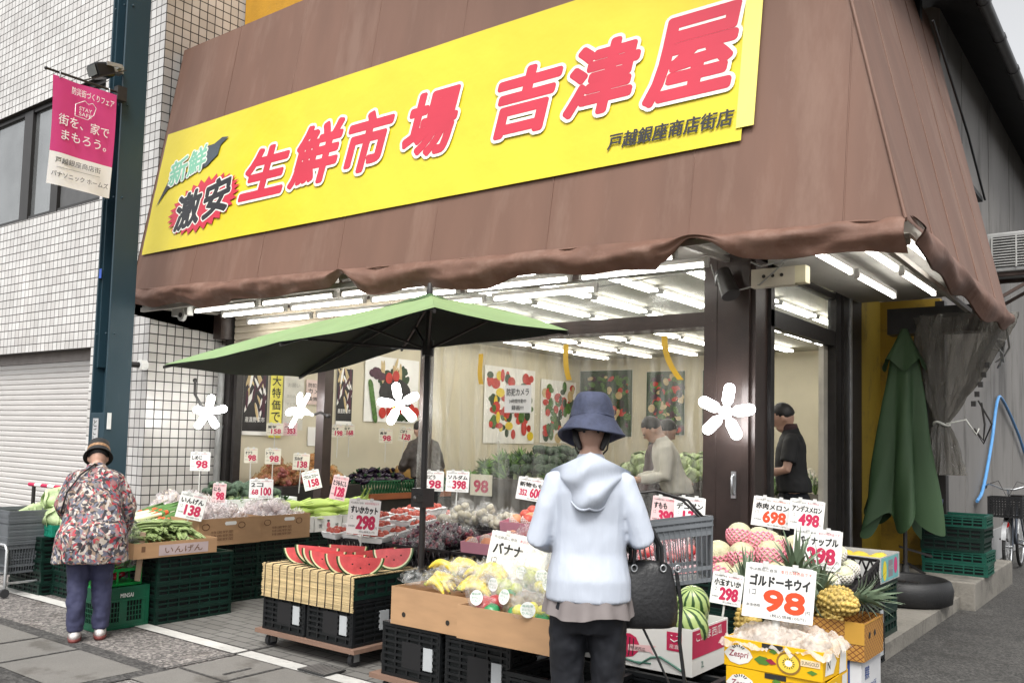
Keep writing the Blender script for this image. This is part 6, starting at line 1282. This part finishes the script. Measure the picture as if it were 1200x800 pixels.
for X, Y, Z_, w, h, ro, ti, pr, st, lb, pole_ in SG:
    rz = math.atan2(-X, Y)+R(RND.uniform(-7, 7)); big_ = w > .25
    t = thing('price_card', lb, 'price card', (X, Y, Z_), (R(-5), R(ro), rz), 'handwritten price cards'); mb = MB()
    mb.b2((-w/2, -.002, -h/2), (w/2, .002, h/2)); M0 = frame((-w/2, -.0022, -h/2), (1, 0, 0), (0, 0, 1)); RM = 2
    if pr in ('698',) or (pr == '98' and big_): RM = 3
    e = .0009
    mb.text('今は商品に自信 ', (w*.05, h*.87, w*.40, h*.06), M0, 1, .015, 0, e); mb.text('本日の特売品です', (w*.50, h*.87, w*.44, h*.065), M0, RM, .015, 0, e)
    mb.text(ti, (w*.08, h*.60, w*(.84 if len(ti) > 3 else .5), h*.20), M0, 1, .02, 0, e, h*.010, 6)
    if ti in ('2コ', '新物もも'):
        mb.text('68' if ti == '2コ' else '352', (w*.12, h*.2, w*.26, h*.26), M0, 2, 0, 0, e, h*.014, 8); mb.text(pr, (w*.5, h*.16, w*.42, h*.40), M0, 2, 0, 0, e, h*.018, 8)
    elif ti != 'バナナ':
        mb.text(pr, (w*.30, h*.16, w*.56, h*.37), M0, RM, 0, 0, e, h*.024, 8)
    mb.text('1コ', (w*.08, h*.42, w*.09, h*.10), M0, 1, .01, 0, e); mb.text('本体価格', (w*.05, h*.2, w*.2, h*.06), M0, 1, .01, 0, e); mb.text('円', (w*.89, h*.16, w*.06, h*.08), M0, 1, .02, 0, e)
    mb.text('(税込価格%d円)' % int(int(pr)*1.08), (w*.40, h*.035, w*.5, h*.075), M0, 1, .01, 0, e)
    mb.build('card', [PAPER if st == 'white' else PINKP if st == 'pink' else CREAMP, INK, RED, ORANGE], t)
    mb = MB(); 
    for x in (-w*.22, w*.2): mb.b2((x-.012, -.006, h/2-.012), (x+.012, .006, h/2+.014))
    mb.b2((-w*.45, .0025, h/2-.004), (w*.45, .006, h/2+.004)); mb.build('clip', CLIPM, t)
    if pole_: q_ = .006 if not (pr in ('698', '98') and big_) else .018; MB().tube([(0, .008+q_, h/2-.01), (0, .012+q_, -h/2-.28)], q_, 8).build('stick', mat('pale card stick', (.55, .55, .52), .4), t)
# ---------------------------------------------------------------- people
SKIN = mat('skin', (.50, .30, .22), .5, .06, 8); HAIR = mat('black hair', (.012, .010, .010), .5, .3, 40, stretch=(6, 6, 1))
def person(label, loc, rz, H, lean, nod, armL, armR, top, legs, shoes, hair=True, hair_len=0., turn=0., vox=.011, feet=((-.09, 0), (.09, 0)), sleeve='long', pants_w=1., toph=(.86, .20), bulk=1., fold=(.11, .018), slim=1.):
    """builds one figure facing +y of its own frame; returns the Empty and its joint mapping"""
    t = thing('person', label, 'person', loc, rz); t.scale = (H/1.6*slim, H/1.6, H/1.6)
    L = R(lean); hz = .84
    def tr(p):
        x, y, z = p
        if z <= hz: return Vector((x, y, z))
        k = min(1, (z-hz)/.12); a = L*k; return Vector((x, (z-hz)*math.sin(a)+y*math.cos(a), hz+(z-hz)*math.cos(a)-y*math.sin(a)))
    nk = Vector((0, .0, 1.37)); N = Matrix.Rotation(R(-nod), 4, 'X') @ Matrix.Rotation(turn, 4, 'Z')
    def hd(p): return tr(nk)+ (Matrix.Rotation(-L*.75, 3, 'X') @ (N.to_3x3() @ (Vector(p)-nk)))
    def mapped(mb, f): mb.v = [tuple(f(v)) for v in mb.v]; return mb
    def merge(a, b): a.add(b.v, b.f, 0, True); return a
    body = MB()
    tor = MB(); tor.loft([(0, 0, .74, .13, .10), (0, -.01, .82, .165, .115), (0, 0, .95, .145, .10), (0, .01, 1.08, .15, .10), (0, 0, 1.22, .165, .105), (0, -.01, 1.31, .15, .085), (0, -.01, 1.35, .07, .06), (0, 0, 1.42, .05, .055)], 20)
    merge(body, mapped(tor, tr))
    h = MB(); h.ell((0, .0, 1.495), (.074, .094, .112), 20, 16, 0, lambda d: 1-.10*max(0, -d.z)*(1-max(0, d.y))); h.ell((0, .03, 1.425), (.052, .058, .05), 14, 10)
    h.ell((0, .096, 1.475), (.013, .022, .018), 8, 6); h.capsule((0, .085, 1.51), (0, .103, 1.472), .009, .012, 8); h.ell((0, .082, 1.428), (.026, .012, .009), 8, 6)
    for s in (-1, 1): h.ell((s*.076, .0, 1.485), (.012, .02, .032), 8, 8); h.ell((s*.03, .082, 1.515), (.024, .012, .010), 8, 6)
    merge(body, mapped(h, hd))
    J = {}
    for s, arm in ((-1, armL), (1, armR)):
        sh = tr((s*.158, -.005, 1.275)); el, wr = Vector(arm[0]), Vector(arm[1]); J[s] = (sh, el, wr)
        a = MB(); a.tube([sh+Vector((-s*.05, 0, .01)), sh, sh.lerp(el, .5), el, el.lerp(wr, .4), wr], [.05, .052, .044, .037, .036, .024], 12); merge(body, a)
        d = (wr-el).normalized(); px = d.cross(Vector((0, 0, 1))).normalized(); up_ = px.cross(d).normalized()
        hb = MB(); hb.capsule(wr, wr+d*.075, .026, .034, 10); q = wr+d*.08
        for k, (o_, ln) in enumerate(((-.029, .055), (-.010, .068), (.010, .072), (.029, .064))):
            p0 = q+px*o_-d*.01; p1 = p0+d*ln*.55-up_*.010; p2 = p1+d*ln*.4-up_*.022; hb.capsule(p0, p1, .0095, .009, 8); hb.capsule(p1, p2, .009, .0075, 8)
        p0 = wr+d*.03+px*(-s)*.02; p1 = p0+px*(-s)*.03+d*.028-up_*.008; p2 = p1+d*.03-up_*.012; hb.capsule(p0, p1, .012, .010, 8); hb.capsule(p1, p2, .010, .008, 8); merge(body, hb)
    for s, f in zip((-1, 1), feet):
        a = MB(); a.tube([(s*.085, -.005, .82), (s*.09, 0, .70), ((s*.09+f[0])/2, f[1]*.5+.015, .43), (f[0], f[1]-.01, .25), (f[0], f[1]-.01, .06)], [.078, .074, .050, .045, .032], 14); a.ell((f[0], f[1]+.06, .035), (.04, .115, .035), 12, 8); merge(body, a)
    fuse(body.build('body', SKIN, t), vox*.8, 2)
    ey = MB()
    for s in (-1, 1): ey.ell(tuple(hd((s*.03, .090, 1.50))), (.010, .007, .006), 8, 6)
    ey.build('eyes', INK, t)
    if hair:
        hr = MB(); hr.ell((0, -.014, 1.515), (.084, .096, .108), 20, 14, 0, lambda d: 1+.03*mnoise.noise(d*7) if d.z > -.25+.6*max(0, d.y) else .84)
        if hair_len: hr.ell((0, -.05, 1.44-hair_len/2), (.075, .05, .08+hair_len/2), 14, 10)
        mapped(hr, hd).build('hair', HAIR, t)
    # trousers
    tp = MB(); tp.loft([(0, -.005, .70, .155, .115), (0, -.01, .80, .185, .135), (0, -.005, .88, .150, .11)], 20)
    mapped(tp, tr)
    for s, f in zip((-1, 1), feet): w = pants_w; tp.tube([(s*.08, -.005, .84), (s*.09, -.005, .70), ((s*.09+f[0])/2, f[1]*.5+.012, .45), (f[0], f[1]-.01, .25), (f[0], f[1]-.008, .075)], [.098*w, .097*w, .078*w, .070*w, .064*w], 16)
    folds(fuse(tp.build('trousers', legs, t), vox*1.1, 3), .07, .026)
    for s, f in zip((-1, 1), feet):
        mb = MB(); mb.loft([(f[0], f[1]+.045, .0, .050, .135), (f[0], f[1]+.045, .028, .052, .137)], 20, 1, None, True, 2.4); mb.loft([(f[0], f[1]+.045, .028, .048, .132), (f[0], f[1]+.04, .06, .046, .120), (f[0], f[1]+.005, .09, .042, .07), (f[0], f[1]-.008, .115, .04, .052)], 20, 0, None, True, 2.4); mb.build('shoe', shoes, t)
    # top
    z0, w0 = toph; tb = MB(); b = bulk
    dp = .15 if z0 < .7 else .140
    tb.loft([(0, -.012, z0, w0*b, dp*b), (0, -.012, z0+.08, (w0-.005)*b, dp*b)]+([(0, -.02, .82, .225*b, dp*b)] if z0 < .7 else [])+[(0, .0, 1.0, .178*b, .130*b), (0, .005, 1.12, .178*b, .128*b), (0, -.005, 1.24, .180*b, .122*b), (0, -.01, 1.31, .165*b, .098*b), (0, -.01, 1.355, .085*b, .074*b), (0, -.005, 1.40, .062*b, .066*b)], 24)
    mapped(tb, tr)
    for s in (-1, 1):
        sh, el, wr = J[s]; tb.tube([sh+Vector((-s*.07, 0, .035)), sh, sh.lerp(el, .5)]+([el, el.lerp(wr, .5), wr] if sleeve == 'long' else [sh.lerp(el, .75)]), [.055*b, .064*b, .064*b]+([.060*b, .056*b, .046*b] if sleeve == 'long' else [.066*b]), 14)
    folds(fuse(tb.build('top', top, t), vox, 3), *fold)
    t['_'] = 0; del t['_']
    return t, tr, hd
# the hatted woman in front
JAC = mat('pale blue jacket', (.46, .50, .575), .55, .04, 3, 1.6, 7, stretch=(1, 1, .3)); TAU = mat('taupe tunic', (.19, .165, .16), .7, .08, 5); NVY = mat('near black trousers', (.004, .005, .009), .8, .2, 8); DEN = mat('navy hat cotton', (.042, .050, .088), .8, .25, 24, .35, 70)
wm, tr, hd = person('woman in a navy bucket hat and pale blue hooded jacket seen from behind', (-1.908, 3.069, 0), R(31), 1.60, 4, 9, ((-.235, -.02, 1.06), (-.17, .22, 1.02)), ((.24, -.01, 1.07), (.20, .21, 1.05)), JAC, NVY, [mat('black shoe', (.02, .02, .02), .5), WHITE], True, 0, 0, .009, ((-.085, .0), (.105, -.03)), 'long', .92, (.822, .202), .97, (.2, .014), .87)
mb = MB(); mb.lathe([(.001, 1.655), (.05, 1.653), (.078, 1.640), (.090, 1.61), (.093, 1.575), (.096, 1.545), (.098, 1.540), (.115, 1.515), (.137, 1.478), (.140, 1.468), (.137, 1.466), (.112, 1.505), (.094, 1.53), (.088, 1.545)], 48)
mb.v = [tuple(hd((1.1*x*(1+.03*math.sin(3*math.atan2(y, x)+1)), y*1.12-.01, z+.010*math.sin(2*math.atan2(y, x)+.5)*(z < 1.52)))) for x, y, z in mb.v]; mb.tube([hd((1.1*.1405*math.cos(k*.1496), .157*math.sin(k*.1496)-.01, 1.472+.010*math.sin(2*k*.1496+.5))) for k in range(43)], .0045, 6)
mb.tube([hd((1.1*.0965*math.cos(k*.1496), .106*math.sin(k*.1496)-.01, 1.545)) for k in range(43)], .004, 6)
ht = folds(mb.build('bucket_hat', DEN, wm), .06, .020); sb = ht.modifiers.new('sub', 'SUBSURF'); sb.levels = sb.render_levels = 1
for s in (-1, 1): MB().tube([hd((s*.088, .03, 1.50)), hd((s*.075, .05, 1.43)), hd((s*.03, .07, 1.39))], .004, 6).build('chin_strap', BLACK, wm)
def hood(u, v):
    x = (u-.5)*2; sp = .19-.03*v; dep = .185*(1-abs(x)**2.0)+.03; z = 1.375-.025*abs(x)*2-dep*v+.02*(1-abs(x)); y = -.055-.075*(1-abs(x)**2)-.036*math.sin(math.pi*v)**.8*(1-abs(x)**3)-.012*math.sin(v*9+x*4)-.02*v
    return tuple(tr((x*sp*(1-.25*v*abs(x)), y+.05*abs(x)**2, z)))
mb = MB(); mb.grid(hood, 30, 18); mb.grid(lambda u, v: tuple(Vector(hood(u, v))+Vector((0, .02, .004))), 30, 18); mb.tube([hood(k/24, 1) for k in range(25)], .005, 6)
folds(mb.build('hood', JAC, wm), .10, .006)
mb = MB(); mb.grid(lambda u, v: ((.172+.036*v)*(1+.035*math.sin(u*2*math.pi*11+1.5*math.sin(u*9)))*math.cos(2*math.pi*u), (.122+.036*v)*(1+.05*v*math.sin(u*2*math.pi*11+1.5*math.sin(u*9)))*math.sin(2*math.pi*u)-.005, .91-.145*v+.008*math.sin(u*25)*v), 120, 12); folds(mb.build('tunic_hem', TAU, wm), .1, .012)
hn = MB()
for s in (-1, 1): hn.tube([hd((s*.072, -.02, 1.50)), hd((s*.066, -.035, 1.455)), hd((s*.05, -.045, 1.41))], [.022, .020, .010], 10)
hn.tube([hd((0, -.075, 1.51)), hd((0, -.070, 1.475)), hd((0, -.058, 1.45))], [.05, .042, .02], 12, 0, None, True, .4)
hn.build('nape_hair', HAIR, wm)
wm_M = Matrix.LocRotScale(Vector((-1.925, 3.072, 0)), Matrix.Rotation(R(31), 3, 'Z'), None)
def wl(p): return tuple(wm_M @ Vector(p))
# handbag, basket
hb = thing('handbag', 'black leather handbag hanging from the woman\'s right arm', 'handbag', wl((.245, .08, .70)), R(31+12))
LEA = mat('black leather', (.014, .014, .015), .38, .2, 12, .25, 60)
mb = MB(); mb.loft([(0, 0, .0, .12, .055), (0, 0, .02, .135, .07), (0, 0, .12, .135, .068), (0, 0, .22, .115, .045), (0, 0, .275, .10, .022)], 26, 0, None, True, 2.6); o = folds(mb.build('bag_body', LEA, hb), .12, .02); sb = o.modifiers.new('sub', 'SUBSURF'); sb.levels = sb.render_levels = 1
for y in (-.03, .03): MB().tube([(-.06, y, .25), (-.055, y*1.1, .33), (-.02, y*.6, .40), (.02, y*.6, .40), (.055, y*1.1, .33), (.06, y, .25)], .008, 8).build('handle', LEA, hb)
mb = MB(); mb.tube([(.12, -.02, .24), (.14, -.03, .10), (.135, -.03, -.05), (.16, -.03, -.22), (.185, -.03, -.36), (.19, -.02, -.40)], .008, 8, 0, None, True, .4); mb.tube([(-.03, .04, .05), (.05, -.02, -.12), (.11, -.03, -.25), (.14, -.03, -.36)], .005, 6); mb.build('long_strap', LEA, hb)
mb = MB()
for x in (-.06, .06, .12):
    mb.tube([(x+.012*math.cos(k*.7), -.045, .245+.014*math.sin(k*.7)) for k in range(10)], .003, 6)
mb.build('ring', SILVER, hb)
bs = thing('shopping_basket', 'dark grey shopping basket held on the woman\'s right forearm', 'shopping basket', wl((.30, .27, .855)), (R(-4), R(-8), R(31+6)))
basket_mb(.48, .33, .25).build('basket', GREYPL, bs)
for y in (-.03, .03): MB().tube([(-.235, y, .245), (-.17, y*2, .33), (-.05, y*.6, .385), (.05, y*.6, .385), (.17, y*2, .33), (.235, y, .245)], .006, 8).build('carry_handle', BLACK, bs)
# the stooping woman at the left
PATM, t_, b_ = nodes('patchwork print cloth'); L_ = t_.links.new; tc_ = t_.nodes.new('ShaderNodeTexCoord'); nn_ = t_.nodes.new('ShaderNodeTexNoise'); nn_.inputs['Scale'].default_value = 9; L_(tc_.outputs['Object'], nn_.inputs['Vector'])
mxv = t_.nodes.new('ShaderNodeMix'); mxv.data_type = 'VECTOR'; mxv.inputs[0].default_value = .12; L_(tc_.outputs['Object'], mxv.inputs[4]); L_(nn_.outputs['Color'], mxv.inputs[5])
vo = t_.nodes.new('ShaderNodeTexVoronoi'); vo.inputs['Scale'].default_value = 52; L_(mxv.outputs[1], vo.inputs['Vector']); sc_ = t_.nodes.new('ShaderNodeSeparateColor'); L_(vo.outputs['Color'], sc_.inputs[0]); rp_ = t_.nodes.new('ShaderNodeValToRGB'); rp_.color_ramp.interpolation = 'CONSTANT'; L_(sc_.outputs[0], rp_.inputs[0])
cols = ((.04, .035, .04), (.12, .12, .16), (.46, .40, .34), (.05, .045, .05), (.26, .18, .13), (.36, .035, .05), (.13, .14, .18), (.50, .45, .41), (.025, .02, .025), (.28, .13, .13), (.20, .18, .17))
el_ = rp_.color_ramp.elements
while len(el_) < len(cols): el_.new(.5)
for i, c in enumerate(cols): el_[i].position = i/len(cols); el_[i].color = (*c, 1)
L_(rp_.outputs[0], b_.inputs['Base Color']); b_.inputs['Roughness'].default_value = .7
LNV = mat('navy cotton trousers', (.035, .038, .085), .75, .12, 6)
ol, tr2, hd2 = person('stooping elderly woman in a patterned jacket and black banded hat seen from behind', (-6.05, 3.22, 0), R(60), 1.42, 30, 16, ((-.25, .22, 1.02), (-.17, .40, .86)), ((.27, .20, 1.0), (.24, .32, .78)), PATM, LNV, [mat('white shoe', (.70, .66, .64), .6), mat('maroon sole', (.16, .035, .03), .6)], True, .0, 0, .011, ((-.09, -.02), (.10, .05)), 'long', 1.06, (.60, .245), 1.22, (.12, .030), .93)
mb = MB(); mb.lathe([(.001, 1.64), (.06, 1.638), (.085, 1.625), (.092, 1.575), (.094, 1.535), (.120, 1.495), (.122, 1.488), (.09, 1.51)], 36); mb.v = [tuple(hd2((x, y*1.1-.01, z))) for x, y, z in mb.v]; hh = mb.build('hat', mat('black felt hat', (.018, .018, .018), .8), ol)
mb = MB(); mb.lathe([(.0945, 1.543), (.0957, 1.553), (.0950, 1.566), (.0938, 1.570)], 36); mb.v = [tuple(hd2((x, y*1.1-.01, z))) for x, y, z in mb.v]; mb.build('hat_band', mat('tan woven band', (.30, .17, .085), .7, .35, 60), hh)
MB().tube([tr2(p) for p in ((.05, .16, 1.28), (.06, 0, 1.385), (-.02, -.12, 1.36), (-.12, -.165, 1.24), (-.21, -.14, 1.10), (-.25, -.02, .98))], .013, 8, 0, None, True, .5).build('bag_strap', BLACK, ol)
# people inside
BLK = mat('black polo cloth', (.010, .010, .011), .75, .2, 8); WSH = mat('off white shirt', (.60, .58, .52), .7, .05); BRJ = mat('brown black jacket', (.04, .03, .024), .6, .5, 14)
SH0 = [mat('black shoe', (.02, .02, .02), .5), BLACK]
m1, tr3, hd3 = person('man in a black polo shirt standing inside the side door, looking down', (-2.80, 7.95, .115), R(112), 1.72, 3, 24, ((-.22, .06, 1.05), (-.12, .26, 1.0)), ((.22, .06, 1.05), (.14, .28, .98)), BLK, NVY, SH0, True, 0, 0, .011, sleeve='short')
mb = MB(); mb.lathe([(.066, 1.375), (.070, 1.40), (.062, 1.43), (.058, 1.428)], 24); mb.v = [tuple(tr3(v)) for v in mb.v]; mb.build('collar', mat('dark maroon collar', (.035, .010, .012), .7), m1)
person('person in an off white shirt bending behind the vinyl curtain', (-3.78, 7.62, .115), R(125), 1.62, 18, 25, ((-.23, .14, 1.02), (-.12, .34, .98)), ((.23, .14, 1.02), (.12, .34, .98)), WSH, NVY, SH0, True, 0, 0, .014)
person('dark haired woman in dark red behind the vinyl curtain', (-4.22, 7.95, .115), R(-60), 1.58, 8, 25, ((-.22, .06, 1.05), (-.12, .28, 1.0)), ((.22, .06, 1.05), (.12, .28, 1.0)), mat('dark maroon top', (.05, .018, .018), .7, .2), NVY, SH0, True, .12, 0, .014)
person('person in a brown and black jacket behind the parasol pole', (-7.42, 8.15, .115), R(75), 1.56, 16, 20, ((-.26, .14, 1.02), (-.17, .34, .96)), ((.26, .12, 1.0), (.20, .30, .90)), BRJ, NVY, SH0, True, 0, 0, .013, bulk=1.15, fold=(.08, .03))
# ---------------------------------------------------------------- produce tables deeper in the shop
for i, (x0, x1, y0, y1, z, lb) in enumerate(((-6.9, -5.2, 8.0, 9.2, 1.0, 'dark produce table of leafy greens behind the vinyl curtain'), (-6.6, -4.9, 11.2, 12.4, .95, 'tall produce table of greens near the far wall'), (-4.4, -3.3, 10.2, 11.4, .85, 'produce table inside beyond the side door'))):
    mb = MB(); mb.b2((x0, y0, .116), (x1, y1, z-.12)); mb.b2((x0-.03, y0-.03, z-.12), (x1+.03, y1+.03, z)); tag(mb.build('produce_table', mat('dark table skirt', (.06, .05, .04), .7, .2)), lb, 'table')
heap(K_greens, 'bunch of leafy greens on the table behind the vinyl curtain', 'greens behind the vinyl curtain', -6.75, -5.35, 8.1, 9.1, .98, .2, 3, .09, lambda: (jit(1.3), jit(1.3), RND.random()*6), (.6, .95))
heap(K_broc, 'dark green head on the table behind the vinyl curtain', 'green heads behind the vinyl curtain', -6.0, -5.35, 8.1, 9.0, 1.05, .16, 3, .1, None, (1.2, 1.6))
heap(K_cab, 'pale cabbage on the tall table near the far wall', 'cabbages near the far wall', -6.4, -5.1, 11.3, 12.3, .95, .24, 2, .15)
heap(K_gbag, 'clear bag of greens on the table beyond the side door', 'bagged greens beyond the side door', -4.25, -3.45, 10.35, 11.2, .85, .28, 1, .1)
for i, (x, y) in enumerate(((-6.4, 8.1), (-5.7, 8.1))):
    mb = MB(); mb.b2((-.16, -.003, -.12), (.16, .003, .12)); mb.text('98', (-.1, -.08, .2, .13), frame((0, -.004, 0), (1, 0, 0), (0, 0, 1)), 1, 0, 0, .001, .008, 6)
    tag(mb.build('price_card', [CREAMP, RED], None, (x, y-.16, .92)), ('cream card at the left of the greens behind the vinyl', 'cream card at the right of the greens behind the vinyl')[i], 'price card')
for i, x in enumerate((-5.6, -4.75, -3.9, -3.2)): K_mesh.put((x, 7.35, .116), 0, ('black lattice crate on the shop floor below the notice card', 'black lattice crate on the shop floor behind the hatted woman', 'black lattice crate on the shop floor behind the 138 card', 'black lattice crate on the shop floor against the pillar')[i], None, (1.2, 1.2, 3))
